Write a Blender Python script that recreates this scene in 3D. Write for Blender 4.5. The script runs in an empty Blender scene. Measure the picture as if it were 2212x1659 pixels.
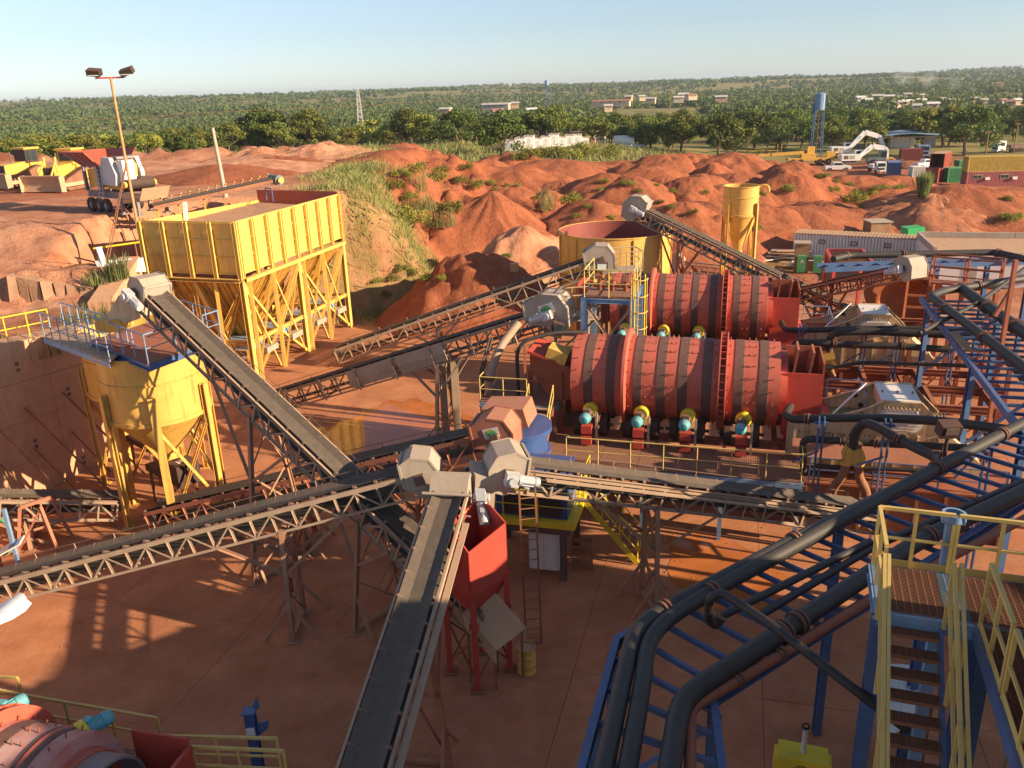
import bpy, bmesh, math, random
import numpy as np
from mathutils import Vector, Matrix, noise as mnoise

random.seed(7)
rng = np.random.default_rng(7)
scene = bpy.context.scene
COL = scene.collection
R = math.radians

# ---------------------------------------------------------------- camera
CAM_H = 17.0
FPX, CU, CV = 1800.0, 1106.0, 829.5          # focal length and centre on a 2212 x 1659 picture plane
PITCH, ROLL = R(19.6), 0.0341
_d = Vector((0, math.cos(PITCH), -math.sin(PITCH)))
_u0 = Vector((0, math.sin(PITCH), math.cos(PITCH)))
_r0 = Vector((1, 0, 0))
_cr = math.sqrt(1 - ROLL * ROLL)
CR = _cr * _r0 - ROLL * _u0
CUP = ROLL * _r0 + _cr * _u0
CAMPOS = Vector((0, 0, CAM_H))
cam_data = bpy.data.cameras.new('camera')
cam = bpy.data.objects.new('camera', cam_data)
COL.objects.link(cam)
M = Matrix((CR, CUP, -_d)).transposed().to_4x4()
M.translation = CAMPOS
cam.matrix_world = M
cam_data.sensor_fit = 'HORIZONTAL'
cam_data.sensor_width = 36.0
cam_data.lens = 36.0 * FPX / 2212.0
cam_data.clip_start = 0.1
cam_data.clip_end = 20000
scene.camera = cam

# ---------------------------------------------------------------- world, sun, exposure
SUN_EL, SUN_AZ = R(20.0), R(68.5)              # azimuth measured from -Y (behind the camera) towards +X
SUNV = Vector((math.sin(SUN_AZ) * math.cos(SUN_EL), -math.cos(SUN_AZ) * math.cos(SUN_EL), math.sin(SUN_EL)))
world = bpy.data.worlds.new('World')
scene.world = world
world.use_nodes = True
wn = world.node_tree
wn.nodes.clear()
sky = wn.nodes.new('ShaderNodeTexSky')
sky.sky_type = 'NISHITA'
sky.sun_disc = False
sky.sun_elevation = SUN_EL
sky.sun_rotation = math.atan2(SUNV.x, SUNV.y)
sky.altitude = 0
sky.air_density = 1.0
sky.dust_density = 0.1
sky.ozone_density = 3.5
bg = wn.nodes.new('ShaderNodeBackground')
bg.inputs['Strength'].default_value = 0.068
wo = wn.nodes.new('ShaderNodeOutputWorld')
hsv = wn.nodes.new('ShaderNodeHueSaturation'); hsv.inputs['Saturation'].default_value = .62
wn.links.new(sky.outputs[0], hsv.inputs['Color']); tint = wn.nodes.new('ShaderNodeMix'); tint.data_type = 'RGBA'; tint.blend_type = 'MULTIPLY'; tint.inputs[0].default_value = 1; tint.inputs[7].default_value = (.92, .98, 1.08, 1)
wn.links.new(hsv.outputs[0], tint.inputs[6]); wn.links.new(tint.outputs[2], bg.inputs[0])
wn.links.new(bg.outputs[0], wo.inputs[0])
sl = bpy.data.lights.new('sun', 'SUN')
sl.energy = 4.8
sl.angle = R(0.53)
sl.color = (1.0, 0.78, 0.52)
so = bpy.data.objects.new('sun', sl)
COL.objects.link(so)
so.rotation_euler = (-SUNV).to_track_quat('-Z', 'Y').to_euler()
so.location = SUNV * 200
scene.view_settings.view_transform = 'Standard'
scene.view_settings.look = 'None'
scene.view_settings.exposure = 1.15
scene.view_settings.gamma = 1.0
scene.render.engine = 'CYCLES'
scene.cycles.use_denoising = True
scene.cycles.max_bounces = 6
scene.cycles.diffuse_bounces = 3
scene.cycles.glossy_bounces = 2
scene.cycles.transparent_max_bounces = 8
scene.cycles.volume_bounces = 0
scene.cycles.caustics_reflective = False
scene.cycles.caustics_refractive = False

# ---------------------------------------------------------------- picture plane -> place
def ray(u, v):
    return (CR * ((u - CU) / FPX) + CUP * ((CV - v) / FPX) + _d)
def at_z(u, v, z):
    r = ray(u, v); t = (z - CAM_H) / r.z
    return CAMPOS + r * t
def at_y(u, v, y):
    r = ray(u, v)
    return CAMPOS + r * (y / r.y)
_S = 0.34178
_ORG = {0: (0, 0, 1.0), 1: (0, 108, _S), 2: (702, 108, _S), 3: (1456, 108, _S), 4: (0, 567, _S), 5: (702, 567, _S), 6: (1456, 567, _S),
        7: (0, 1092, _S), 8: (702, 1092, _S), 9: (1456, 1092, _S), 'A1': (945, 918, .1709), 'A2': (0, 297, .1709), 'A3': (1782, 270, .1709),
        'A4': (1674, 486, .2432), 'A5': (1296, 486, .1953), 'A6': (1647, 675, .2554), 'B1': (475, 513, .1709), 'B3': (1134, 675, .1953)}
def px(reg, x, y):
    o = _ORG[reg]
    return o[0] + x * o[2], o[1] + y * o[2]
def Z(reg, x, y, z):
    return at_z(*px(reg, x, y), z)
def Y(reg, x, y, yy):
    return at_y(*px(reg, x, y), yy)

# ---------------------------------------------------------------- materials
MATS = {}
DUST = (0.40, 0.17, 0.085)
def mat(name, col, rough=0.6, metal=0.0, var=0.18, scale=1.5, dust=0.0, dcol=DUST, bump=0.0, bscale=20.0, col2=None, spot=0.5, streak=0.0, spec=0.4):
    m = bpy.data.materials.new(name); m.use_nodes = True
    nt = m.node_tree; N = nt.nodes; L = nt.links
    b = N['Principled BSDF']
    b.inputs['Roughness'].default_value = rough
    b.inputs['Metallic'].default_value = metal
    b.inputs['Specular IOR Level'].default_value = spec
    g = N.new('ShaderNodeNewGeometry')
    n1 = N.new('ShaderNodeTexNoise'); n1.inputs['Scale'].default_value = scale; n1.inputs['Detail'].default_value = 7; n1.inputs['Roughness'].default_value = .65
    L.new(g.outputs['Position'], n1.inputs['Vector'])
    r1 = N.new('ShaderNodeMapRange'); r1.inputs[1].default_value = .3; r1.inputs[2].default_value = .7
    L.new(n1.outputs[0], r1.inputs[0])
    mx = N.new('ShaderNodeMix'); mx.data_type = 'RGBA'
    c2 = col2 if col2 else tuple(c * (1 - var) for c in col)
    c1 = col if col2 else tuple(min(1, c * (1 + var)) for c in col)
    mx.inputs[6].default_value = (*c1, 1); mx.inputs[7].default_value = (*c2, 1)
    L.new(r1.outputs[0], mx.inputs[0])
    out = mx.outputs[2]
    if streak > 0:
        mp = N.new('ShaderNodeMapping'); mp.inputs['Scale'].default_value = (4, 4, .35)
        L.new(g.outputs['Position'], mp.inputs[0])
        n3 = N.new('ShaderNodeTexNoise'); n3.inputs['Scale'].default_value = 1.6; n3.inputs['Detail'].default_value = 6
        L.new(mp.outputs[0], n3.inputs['Vector'])
        r3 = N.new('ShaderNodeMapRange'); r3.inputs[1].default_value = .52; r3.inputs[2].default_value = .74; r3.inputs[4].default_value = streak
        L.new(n3.outputs[0], r3.inputs[0])
        ms = N.new('ShaderNodeMix'); ms.data_type = 'RGBA'; ms.inputs[7].default_value = (.16, .06, .03, 1)
        L.new(r3.outputs[0], ms.inputs[0]); L.new(out, ms.inputs[6]); out = ms.outputs[2]
    if dust > 0:
        sx = N.new('ShaderNodeSeparateXYZ'); L.new(g.outputs['True Normal'], sx.inputs[0])
        ru = N.new('ShaderNodeMapRange'); ru.inputs[1].default_value = -.35; ru.inputs[2].default_value = .9; ru.inputs[3].default_value = dust * .35; ru.inputs[4].default_value = dust
        L.new(sx.outputs[2], ru.inputs[0])
        n2 = N.new('ShaderNodeTexNoise'); n2.inputs['Scale'].default_value = scale * 2.3; n2.inputs['Detail'].default_value = 8; n2.inputs['Roughness'].default_value = .7
        L.new(g.outputs['Position'], n2.inputs['Vector'])
        r2 = N.new('ShaderNodeMapRange'); r2.inputs[1].default_value = .3; r2.inputs[2].default_value = .68; r2.inputs[3].default_value = 1 - spot
        L.new(n2.outputs[0], r2.inputs[0])
        mu = N.new('ShaderNodeMath'); mu.operation = 'MULTIPLY'; L.new(ru.outputs[0], mu.inputs[0]); L.new(r2.outputs[0], mu.inputs[1])
        md = N.new('ShaderNodeMix'); md.data_type = 'RGBA'; md.inputs[7].default_value = (*dcol, 1)
        L.new(mu.outputs[0], md.inputs[0]); L.new(out, md.inputs[6]); out = md.outputs[2]
        rr = N.new('ShaderNodeMapRange'); rr.inputs[3].default_value = rough; rr.inputs[4].default_value = .95
        L.new(mu.outputs[0], rr.inputs[0]); L.new(rr.outputs[0], b.inputs['Roughness'])
    L.new(out, b.inputs['Base Color'])
    if bump > 0:
        nb = N.new('ShaderNodeTexNoise'); nb.inputs['Scale'].default_value = bscale; nb.inputs['Detail'].default_value = 6
        L.new(g.outputs['Position'], nb.inputs['Vector'])
        bp = N.new('ShaderNodeBump'); bp.inputs['Strength'].default_value = bump; bp.inputs['Distance'].default_value = 0.05
        L.new(nb.outputs[0], bp.inputs['Height']); L.new(bp.outputs[0], b.inputs['Normal'])
    MATS[name] = m
    return m

mat('yellow', (.78, .52, .11), .5, dust=.5, var=.12, streak=.35)
mat('tank_yellow', (.72, .44, .09), .45, dust=.45, var=.1, streak=.45)
mat('rail_yellow', (.66, .50, .14), .5, dust=.4, var=.15)
mat('bright_yellow', (.80, .60, .03), .45, dust=.15)
mat('drum_red', (.52, .095, .06), .5, dust=.32, var=.16, streak=.35, dcol=(.52, .22, .14))
mat('paint_red', (.47, .05, .035), .5, dust=.2, var=.15, streak=.3)
mat('rust_red', (.27, .065, .035), .75, dust=.6, var=.25, bump=.2)
mat('orange_scrub', (.36, .10, .03), .75, dust=.5, var=.3, bump=.3)
mat('blue', (.03, .125, .29), .45, dust=.22, var=.2, streak=.3)
mat('pale_blue', (.16, .33, .52), .5, dust=.28, var=.2, streak=.3)
mat('deep_blue', (.015, .085, .27), .35, dust=.2, var=.15)
mat('grey_steel', (.36, .29, .22), .6, metal=.1, dust=.75, var=.2, dcol=(.46, .27, .16), streak=.25)
mat('hood_steel', (.38, .345, .29), .55, metal=.1, dust=.6, var=.12, dcol=(.46, .30, .19), streak=.25)
mat('tan_steel', (.34, .19, .115), .7, dust=.7, var=.25, dcol=(.44, .24, .14), streak=.2)
mat('red_steel', (.38, .12, .07), .7, dust=.75, var=.25, dcol=(.46, .22, .13))
mat('belt', (.045, .04, .036), .75, dust=.4, var=.3, dcol=(.26, .18, .12), scale=2.5)
mat('rubber', (.028, .027, .026), .8, dust=.25, var=.3)
mat('band', (.085, .045, .04), .8, dust=.35, var=.4, dcol=(.36, .17, .11), scale=3)
mat('pipe', (.018, .022, .024), .55, dust=.2, var=.3, dcol=(.22, .13, .08), scale=3)
mat('flange', (.11, .055, .045), .7, dust=.4)
mat('teal', (.05, .40, .46), .45, dust=.35, var=.12)
mat('motor_grey', (.50, .55, .58), .45, dust=.35, metal=.1)
mat('black', (.02, .02, .022), .5, dust=.3)
mat('dark_steel', (.10, .085, .075), .65, dust=.45, metal=.1)
mat('white', (.78, .77, .73), .45, dust=.22, var=.06)
mat('white_clean', (.80, .80, .78), .4, dust=.08, var=.05)
mat('glass', (.03, .045, .05), .08, var=.2, spec=.6)
mat('lamp_glass', (.55, .6, .55), .1)
mat('green', (.03, .30, .12), .5, dust=.3)
mat('bright_green', (.02, .45, .14), .55, dust=.2)
mat('cream', (.66, .52, .33), .5, dust=.5, var=.14, streak=.65, dcol=(.46, .25, .13))
mat('concrete', (.56, .33, .19), .9, dust=.6, var=.16, bump=.2, streak=.25, dcol=(.48, .23, .12))
mat('concrete_grey', (.42, .38, .31), .85, dust=.35, var=.15)
mat('wood', (.30, .19, .10), .85, dust=.4, var=.3)
mat('pole_orange', (.52, .27, .11), .6, dust=.2, var=.3)
mat('rust', (.22, .10, .055), .8, dust=.4, var=.35)
mat('zinc', (.62, .62, .60), .45, metal=.2, dust=.25, var=.12)
mat('roof_tan', (.52, .36, .22), .8, dust=.5, var=.15)
mat('stone', (.38, .24, .15), .95, dust=.5, var=.25, bump=.6, bscale=6)
mat('dark_red', (.22, .045, .045), .55, dust=.35)
mat('box_red', (.33, .06, .04), .55, dust=.35, streak=.25)
mat('box_pink', (.40, .13, .13), .6, dust=.35, streak=.3)
mat('box_yellow', (.50, .38, .07), .55, dust=.3, streak=.3)
mat('box_blue', (.06, .17, .34), .55, dust=.3)
mat('box_green', (.03, .33, .14), .55, dust=.3)
mat('slate', (.20, .20, .22), .5, dust=.45)
mat('house_wall', (.55, .42, .30), .9, var=.2)
mat('house_roof', (.50, .46, .42), .7, var=.2)
mat('brick_roof', (.34, .17, .11), .8, var=.25)
mat('tarp', (.30, .34, .38), .6)
mat('bark', (.13, .095, .065), .9, var=.3)
mat('dozer_yellow', (.72, .44, .07), .5, dust=.35, var=.15)
mat('loader_teal', (.10, .17, .18), .5, dust=.35)

# ---------------------------------------------------------------- object helpers
WM = {}
CTX = [Matrix.Identity(4)]
class ctx:
    def __init__(self, m): self.m = m
    def __enter__(self): CTX.append(CTX[-1] @ self.m)
    def __exit__(self, *a): CTX.pop()
def place(p, rz=0.0, s=1.0):
    return Matrix.Translation(Vector(p)) @ Matrix.Rotation(rz, 4, 'Z') @ Matrix.Scale(s, 4)
def link(name, data, parent=None, m=None):
    o = bpy.data.objects.new(name, data)
    COL.objects.link(o)
    W = CTX[-1] @ m if m is not None else CTX[-1].copy()
    if parent is not None:
        o.parent = parent
        o.matrix_parent_inverse = WM[parent.name].inverted()
    o.matrix_basis = W
    WM[o.name] = W
    return o
def tag(o, label=None, cat=None, group=None, kind=None):
    if label: o['label'] = label
    if cat: o['category'] = cat
    if group: o['group'] = group
    if kind: o['kind'] = kind
    return o
def thing(name, label, cat, loc=(0, 0, 0), group=None):
    o = link(name, None, None, Matrix.Translation(Vector(loc)))
    o.empty_display_size = .2
    return tag(o, label, cat, group)
def structure(o):
    o['kind'] = 'structure'; return o

class MB:
    """collects faces of one mesh"""
    def __init__(s): s.v = []; s.f = []; s.sm = []
    def add(s, vs, fs, smooth=False):
        k = len(s.v); s.v += [tuple(p) for p in vs]; s.f += [tuple(i + k for i in f) for f in fs]; s.sm += [smooth] * len(fs); return s
    def box(s, c, size, rot=None):
        hx, hy, hz = (q / 2 for q in size); c = Vector(c)
        vs = [Vector((x, y, z)) for z in (-hz, hz) for y in (-hy, hy) for x in (-hx, hx)]
        if rot is not None: vs = [rot @ p for p in vs]
        return s.add([p + c for p in vs], [(0, 2, 3, 1), (4, 5, 7, 6), (0, 1, 5, 4), (2, 6, 7, 3), (0, 4, 6, 2), (1, 3, 7, 5)])
    def b2(s, lo, hi):
        lo, hi = Vector(lo), Vector(hi); return s.box((lo + hi) / 2, hi - lo)
    def bar(s, a, b, w, h=None, up=(0, 0, 1)):
        a, b = Vector(a), Vector(b); h = h or w
        F = frame(a, b, up); L = (b - a).length
        return s.add([F @ Vector((x * w / 2, y * h / 2, z * L)) for z in (0, 1) for y in (-1, 1) for x in (-1, 1)],
                     [(0, 2, 3, 1), (4, 5, 7, 6), (0, 1, 5, 4), (2, 6, 7, 3), (0, 4, 6, 2), (1, 3, 7, 5)])
    def prism(s, poly, ext, smooth=False):
        """poly: list of 3D points (planar), ext: extrusion vector"""
        n = len(poly); e = Vector(ext); P = [Vector(p) for p in poly]
        vs = P + [p + e for p in P]
        fs = [tuple(range(n - 1, -1, -1)), tuple(range(n, 2 * n))] + [(i, (i + 1) % n, n + (i + 1) % n, n + i) for i in range(n)]
        return s.add(vs, fs, smooth)
    def lathe(s, prof, o=(0, 0, 0), axis=(0, 0, 1), n=32, smooth=True, a0=0.0, a1=2 * math.pi):
        """prof: list of (r, h) along axis"""
        o = Vector(o); F = frame(Vector((0, 0, 0)), Vector(axis), (0, 0, 1) if abs(Vector(axis).normalized().z) < .9 else (0, 1, 0))
        full = abs(a1 - a0 - 2 * math.pi) < 1e-6; m = n if full else n + 1
        vs = []
        for r, h in prof:
            for i in range(m):
                a = a0 + (a1 - a0) * i / n
                vs.append(o + F @ Vector((r * math.cos(a), r * math.sin(a), h)))
        fs = []
        for j in range(len(prof) - 1):
            for i in range(n):
                i2 = (i + 1) % m
                fs.append((j * m + i, j * m + i2, (j + 1) * m + i2, (j + 1) * m + i))
        return s.add(vs, fs, smooth)
    def cyl(s, a, b, r, n=12, r2=None, cap=True, smooth=True):
        a, b = Vector(a), Vector(b); L = (b - a).length; r2 = r if r2 is None else r2
        s.lathe([(r, 0), (r2, L)], a, b - a, n, smooth)
        if cap:
            F = frame(a, b); 
            for rr, h, rev in ((r, 0, True), (r2, L, False)):
                P = [F @ Vector((rr * math.cos(2 * math.pi * i / n), rr * math.sin(2 * math.pi * i / n), h)) for i in range(n)]
                s.add(P, [tuple(range(n - 1, -1, -1)) if rev else tuple(range(n))])
        return s
    def tube(s, pts, r, n=12, bend=None, caps=True):
        pts = [Vector(p) for p in pts]; path = fillet(pts, bend if bend else r * 3)
        rings = []; up = Vector((0, 0, 1))
        T = []
        for i in range(len(path)):
            t = (path[min(i + 1, len(path) - 1)] - path[max(i - 1, 0)]); T.append(t.normalized())
        x = T[0].orthogonal().normalized()
        for i, p in enumerate(path):
            x = (x - T[i] * x.dot(T[i])); x = x.normalized() if x.length > 1e-6 else T[i].orthogonal().normalized()
            y = T[i].cross(x); rings.append([p + r * (math.cos(2 * math.pi * k / n) * x + math.sin(2 * math.pi * k / n) * y) for k in range(n)])
        vs = [p for q in rings for p in q]
        fs = [(j * n + k, j * n + (k + 1) % n, (j + 1) * n + (k + 1) % n, (j + 1) * n + k) for j in range(len(rings) - 1) for k in range(n)]
        s.add(vs, fs, True)
        if caps: s.add(rings[0], [tuple(range(n - 1, -1, -1))]); s.add(rings[-1], [tuple(range(n))])
        return s
    def plate(s, poly, t=0.02):
        P = [Vector(p) for p in poly]; nrm = (P[1] - P[0]).cross(P[2] - P[0]).normalized()
        return s.prism([p - nrm * t / 2 for p in P], nrm * t)
    def mesh(s, name, m):
        me = bpy.data.meshes.new(name); me.from_pydata(s.v, [], s.f)
        if any(s.sm):
            me.polygons.foreach_set('use_smooth', s.sm)
            me.update(); me.set_sharp_from_angle(angle=R(38))
        me.materials.append(MATS[m] if isinstance(m, str) else m)
        me.update(); return me
    def build(s, name, m, parent=None, kind=None):
        o = link(name, s.mesh(name, m), parent)
        if kind: o['kind'] = kind
        return o
def frame(a, b, up=(0, 0, 1)):
    z = (b - a).normalized(); u = Vector(up)
    if abs(z.dot(u.normalized())) > .995: u = Vector((0, 1, 0)) if abs(z.y) < .9 else Vector((1, 0, 0))
    x = u.cross(z).normalized(); y = z.cross(x)
    F = Matrix((x, y, z)).transposed().to_4x4(); F.translation = a
    return F
def fillet(pts, rad, seg=5):
    if len(pts) < 3: 
        return pts
    out = [pts[0]]
    for i in range(1, len(pts) - 1):
        p, a, b = pts[i], pts[i - 1], pts[i + 1]
        da, db = (a - p), (b - p); k = min(rad, da.length * .48, db.length * .48)
        s_, e_ = p + da.normalized() * k, p + db.normalized() * k
        for j in range(seg + 1):
            t = j / seg; out.append((1 - t) ** 2 * s_ + 2 * t * (1 - t) * p + t * t * e_)
    out.append(pts[-1]); return out
_unit = {}
def unit(kind, m):
    k = (kind, m)
    if k not in _unit:
        b = MB()
        if kind == 'bar': b.box((0, 0, .5), (1, 1, 1))
        elif kind == 'cyl': b.cyl((0, 0, 0), (0, 0, 1), .5, 12)
        elif kind == 'ibeam':
            t, w = .14, .12
            P = [(-.5, -.5), (.5, -.5), (.5, -.5 + t), (w / 2, -.5 + t), (w / 2, .5 - t), (.5, .5 - t), (.5, .5), (-.5, .5), (-.5, .5 - t), (-w / 2, .5 - t), (-w / 2, -.5 + t), (-.5, -.5 + t)]
            b.prism([(x, y, 0) for x, y in P], (0, 0, 1))
        elif kind == 'angle':
            t = .16
            P = [(-.5, -.5), (.5, -.5), (.5, -.5 + t), (-.5 + t, -.5 + t), (-.5 + t, .5), (-.5, .5)]
            b.prism([(x, y, 0) for x, y in P], (0, 0, 1))
        elif kind == 'channel':
            t = .14
            P = [(-.5, -.5), (.5, -.5), (.5, -.5 + t), (-.5 + t, -.5 + t), (-.5 + t, .5 - t), (.5, .5 - t), (.5, .5), (-.5, .5)]
            b.prism([(x, y, 0) for x, y in P], (0, 0, 1))
        _unit[k] = b.mesh(kind + '_' + m, m)
    return _unit[k]
def bar(name, a, b, w, m, parent, h=None, up=(0, 0, 1), kind='bar'):
    a, b = Vector(a), Vector(b); L = (b - a).length
    return link(name, unit(kind, m), parent, frame(a, b, up) @ Matrix.Diagonal((w, h or w, L, 1)))
def rod(name, a, b, r, m, parent):
    return bar(name, a, b, 2 * r, m, parent, kind='cyl')
def pipe(name, pts, r, m, parent, bend=None, n=12):
    return MB().tube(pts, r, n, bend).build(name, m, parent)
def lerp(a, b, t): return Vector(a) * (1 - t) + Vector(b) * t
def text(name, s, size, m, parent, M, align='CENTER'):
    c = bpy.data.curves.new(name, 'FONT'); c.body = s; c.size = size; c.align_x = align; c.align_y = 'CENTER'; c.extrude = .002
    tmp = bpy.data.objects.new('tmp_text', c); COL.objects.link(tmp); bpy.context.view_layer.update()
    me = bpy.data.meshes.new_from_object(tmp.evaluated_get(bpy.context.evaluated_depsgraph_get())); bpy.data.objects.remove(tmp); bpy.data.curves.remove(c)
    me.materials.clear(); me.materials.append(MATS[m]); return link(name, me, parent, M)

def handrail(t, pts, h=1.05, m='rail_yellow', r=.025, sp=1.3, mids=1, close=True, toe=None, square=False):
    """posts, top rail and mid rails along a line of foot points"""
    pts = [Vector(p) for p in pts]; up = Vector((0, 0, h)); f = (lambda n, a, b, q: bar(n, a, b, q * 2, m, t)) if square else (lambda n, a, b, q: rod(n, a, b, q, m, t))
    for i in range(len(pts) - 1):
        a, b = pts[i], pts[i + 1]; k = max(1, round((b - a).length / sp))
        for j in range(k + 1):
            if j == k and i < len(pts) - 2: continue
            q = lerp(a, b, j / k); f('post', q, q + up, r)
        f('handrail', a + up, b + up, r * 1.1)
        for c in range(mids):
            f('midrail', a + up * ((c + 1) / (mids + 1)), b + up * ((c + 1) / (mids + 1)), r * .8)
        if toe: bar('toe_board', a + Vector((0, 0, .06)), b + Vector((0, 0, .06)), .012, toe, t, h=.13)
# ================================================================ SETTING
E = R(-15.5)                                  # the plant's grid is turned against the view
E1 = Vector((math.cos(E), math.sin(E), 0)); E2 = Vector((-math.sin(E), math.cos(E), 0))
def sstep(a, b, x):
    t = np.clip((x - a) / (b - a), 0, 1); return t * t * (3 - 2 * t)
_perm = rng.random((256, 256))
def vnoise(x, y):
    xi = np.floor(x).astype(int); yi = np.floor(y).astype(int); fx = x - xi; fy = y - yi
    fx = fx * fx * (3 - 2 * fx); fy = fy * fy * (3 - 2 * fy)
    g = lambda a, b: _perm[a & 255, b & 255]
    return (g(xi, yi) * (1 - fx) + g(xi + 1, yi) * fx) * (1 - fy) + (g(xi, yi + 1) * (1 - fx) + g(xi + 1, yi + 1) * fx) * fy
def fbm(x, y, o=4):
    s = 0; a = .5
    for k in range(o): s = s + a * (vnoise(x * 2 ** k + 17 * k, y * 2 ** k + 31 * k) - .5); a *= .5
    return s * 2
WA, WB = np.array((-24.5, 28.0)), np.array((-18.9, 43.0))       # line of the retaining wall
def T(x, y):
    x = np.asarray(x, float); y = np.asarray(y, float)
    r = np.hypot(x, y)
    plain = 4.5 - 7.0 * sstep(0, 75, x) + 1.0 * sstep(-30, -120, x) * 0
    base = plain * sstep(64, 150, y)
    # terrace on the left
    kb = sstep(62.5, 69, y)
    xb = -27.0 * (1 - kb) + (-13.3 - .03 * (y - 62)) * kb + fbm(x * .16, y * .16) * 3.0 * sstep(63, 72, y)
    wid = 2.5 + kb * (7 + 5 * sstep(70, 100, y))
    S = sstep(0, 1, (xb - x + wid) / wid) * sstep(46.0, 46.8, y)
    top = 9.7 + (plain - 9.7) * sstep(108, 150, y) - 1.75 * (1 - sstep(46, 55, y))
    z = base * (1 - S) + top * S
    # ground held by the retaining wall
    dn = ((x - WA[0]) * -(WB[1] - WA[1]) + (y - WA[1]) * (WB[0] - WA[0])) / np.hypot(*(WB - WA))
    low = (dn > 1.0) & (y < 48.5) & (x < np.where(y < 43.5, -19.6, -21.6))
    zl = 6.35 + np.clip((43 - y) * .075, 0, 1.2) + .2 * sstep(.3, 6, dn) + 1.45 * sstep(45.6, 46.1, y) + fbm(x * .5, y * .5) * .3
    z = np.where(low, np.maximum(z, zl), z)
    # far country
    zf = np.interp(r, [150, 230, 320, 450, 800, 1300, 2000, 3000, 5000, 9000], [0, -.5, -4, -8, -10, -5, 5, 13, 12, 6])
    hill = fbm(x / 420.0, y / 420.0, 4) * np.interp(r, [300, 900, 2500], [0, 7, 13]) + fbm(x / 1500.0 + 3, y / 1500.0, 2) * np.interp(r, [700, 2500], [0, 12])
    f = sstep(185, 330, r)
    z = z * (1 - f) + (zf + hill) * f
    # small relief, nothing on the working floor
    slab = sstep(62, 66, y)
    up = np.maximum(S, np.where(low, 1, 0))
    rough = np.maximum(slab, up) * (1 - sstep(200, 300, r))
    slope = S * (1 - S) * 4 * sstep(62, 68, y)
    gul = fbm(x * .55, y * .22, 4)
    flat = S * sstep(-12, -20, x)
    z = z + rough * (fbm(x * .30, y * .30, 5) * (.42 - .30 * flat) + slope * (gul * 1.7 + fbm(x * 1.1, y * 1.1, 3) * .7))
    ridge = np.exp(-((y - 111 - fbm(x * .05, y * 0 + 2) * 9) / 3.2) ** 2) * sstep(-14, -22, x)
    z = z + ridge * (1.1 + fbm(x * .5, y * .5, 4) * 1.3)
    track = S * np.exp(-((y - 52 - .25 * x * 0 - (x + 40) * .12) / 5) ** 2) * sstep(-20, -26, x)
    z = z + track * fbm(x * .9, y * .9, 3) * .35
    return np.where((y < 62) & (up < .02) & (r < 120) & (x < 60) & (slab < .01), -.12, z)
def gz(x, y): return float(T(np.array([x]), np.array([y]))[0])

# ground material: soil, pale soil, dry grass, green grass from painted-on cover masks
gm = bpy.data.materials.new('ground_soil'); gm.use_nodes = True
nt = gm.node_tree; N = nt.nodes; L = nt.links; pb = N['Principled BSDF']; pb.inputs['Roughness'].default_value = .95; pb.inputs['Specular IOR Level'].default_value = .15
geo = N.new('ShaderNodeNewGeometry')
def nz(scale, det=8, rg=.65):
    n = N.new('ShaderNodeTexNoise'); n.inputs['Scale'].default_value = scale; n.inputs['Detail'].default_value = det; n.inputs['Roughness'].default_value = rg
    L.new(geo.outputs['Position'], n.inputs['Vector']); return n.outputs[0]
def rmp(s, a, b, c=0, d=1):
    n = N.new('ShaderNodeMapRange'); n.inputs[1].default_value = a; n.inputs[2].default_value = b; n.inputs[3].default_value = c; n.inputs[4].default_value = d; L.new(s, n.inputs[0]); return n.outputs[0]
def mixc(f, a, b):
    n = N.new('ShaderNodeMix'); n.data_type = 'RGBA'
    L.new(f, n.inputs[0])
    for k, q in ((6, a), (7, b)):
        if isinstance(q, tuple): n.inputs[k].default_value = (*q, 1)
        else: L.new(q, n.inputs[k])
    return n.outputs[2]
def att(a):
    n = N.new('ShaderNodeAttribute'); n.attribute_name = a; return n.outputs['Fac']
def mul(a, b):
    n = N.new('ShaderNodeMath'); n.operation = 'MULTIPLY'; L.new(a, n.inputs[0]); L.new(b, n.inputs[1]); return n.outputs[0]
c = mixc(rmp(nz(.35), .35, .65), (.37, .12, .055), (.265, .078, .037))
c = mixc(rmp(nz(2.2), .45, .75, 0, .6), c, (.46, .19, .095))
c = mixc(mul(att('pale'), rmp(nz(.5, 6), .25, .6)), c, (.66, .34, .20))
c = mixc(mul(att('grass'), rmp(nz(.9, 9, .75), .30, .52)), c, mixc(rmp(nz(.12), .4, .6), (.13, .15, .035), (.20, .19, .055)))
c = mixc(mul(att('dry'), rmp(nz(.5, 8), .25, .5)), c, mixc(rmp(nz(.06), .4, .62), (.30, .26, .09), (.15, .17, .05)))
L.new(c, pb.inputs['Base Color'])
bpn = N.new('ShaderNodeBump'); bpn.inputs['Strength'].default_value = .9; bpn.inputs['Distance'].default_value = .2
L.new(nz(2.6, 10, .72), bpn.inputs['Height']); L.new(bpn.outputs[0], pb.inputs['Normal'])
MATS['ground_soil'] = gm

def grass_mask(x, y):
    # grassy bank between the terrace and the heaps, and its foot
    d = x + 12.0 + .05 * (y - 70)
    a = np.exp(-((x + 9.5 + fbm(x * .1, y * .1) * 5) / 7.5) ** 2) * sstep(57, 68, y) * sstep(135, 118, y) * np.clip(.85 + fbm(x * .25, y * .25, 3) * 1.6, 0, 1)
    b = sstep(.12, .32, fbm(x * .11 + 5, y * .11)) * sstep(66, 80, y) * sstep(150, 130, y) * sstep(-14, -8, x) * .55
    return np.clip(a * 1.25 + b, 0, 1)
nr, na = 560, 560
rad = np.concatenate([[1.0], np.geomspace(4, 5600, nr - 1)])
ang = np.radians(np.linspace(-88, 88, na))
RR, AA = np.meshgrid(rad, ang, indexing='ij')
GX = RR * np.sin(AA); GY = RR * np.cos(AA) - 6.0
GZ = T(GX, GY)
me = bpy.data.meshes.new('ground')
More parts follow.
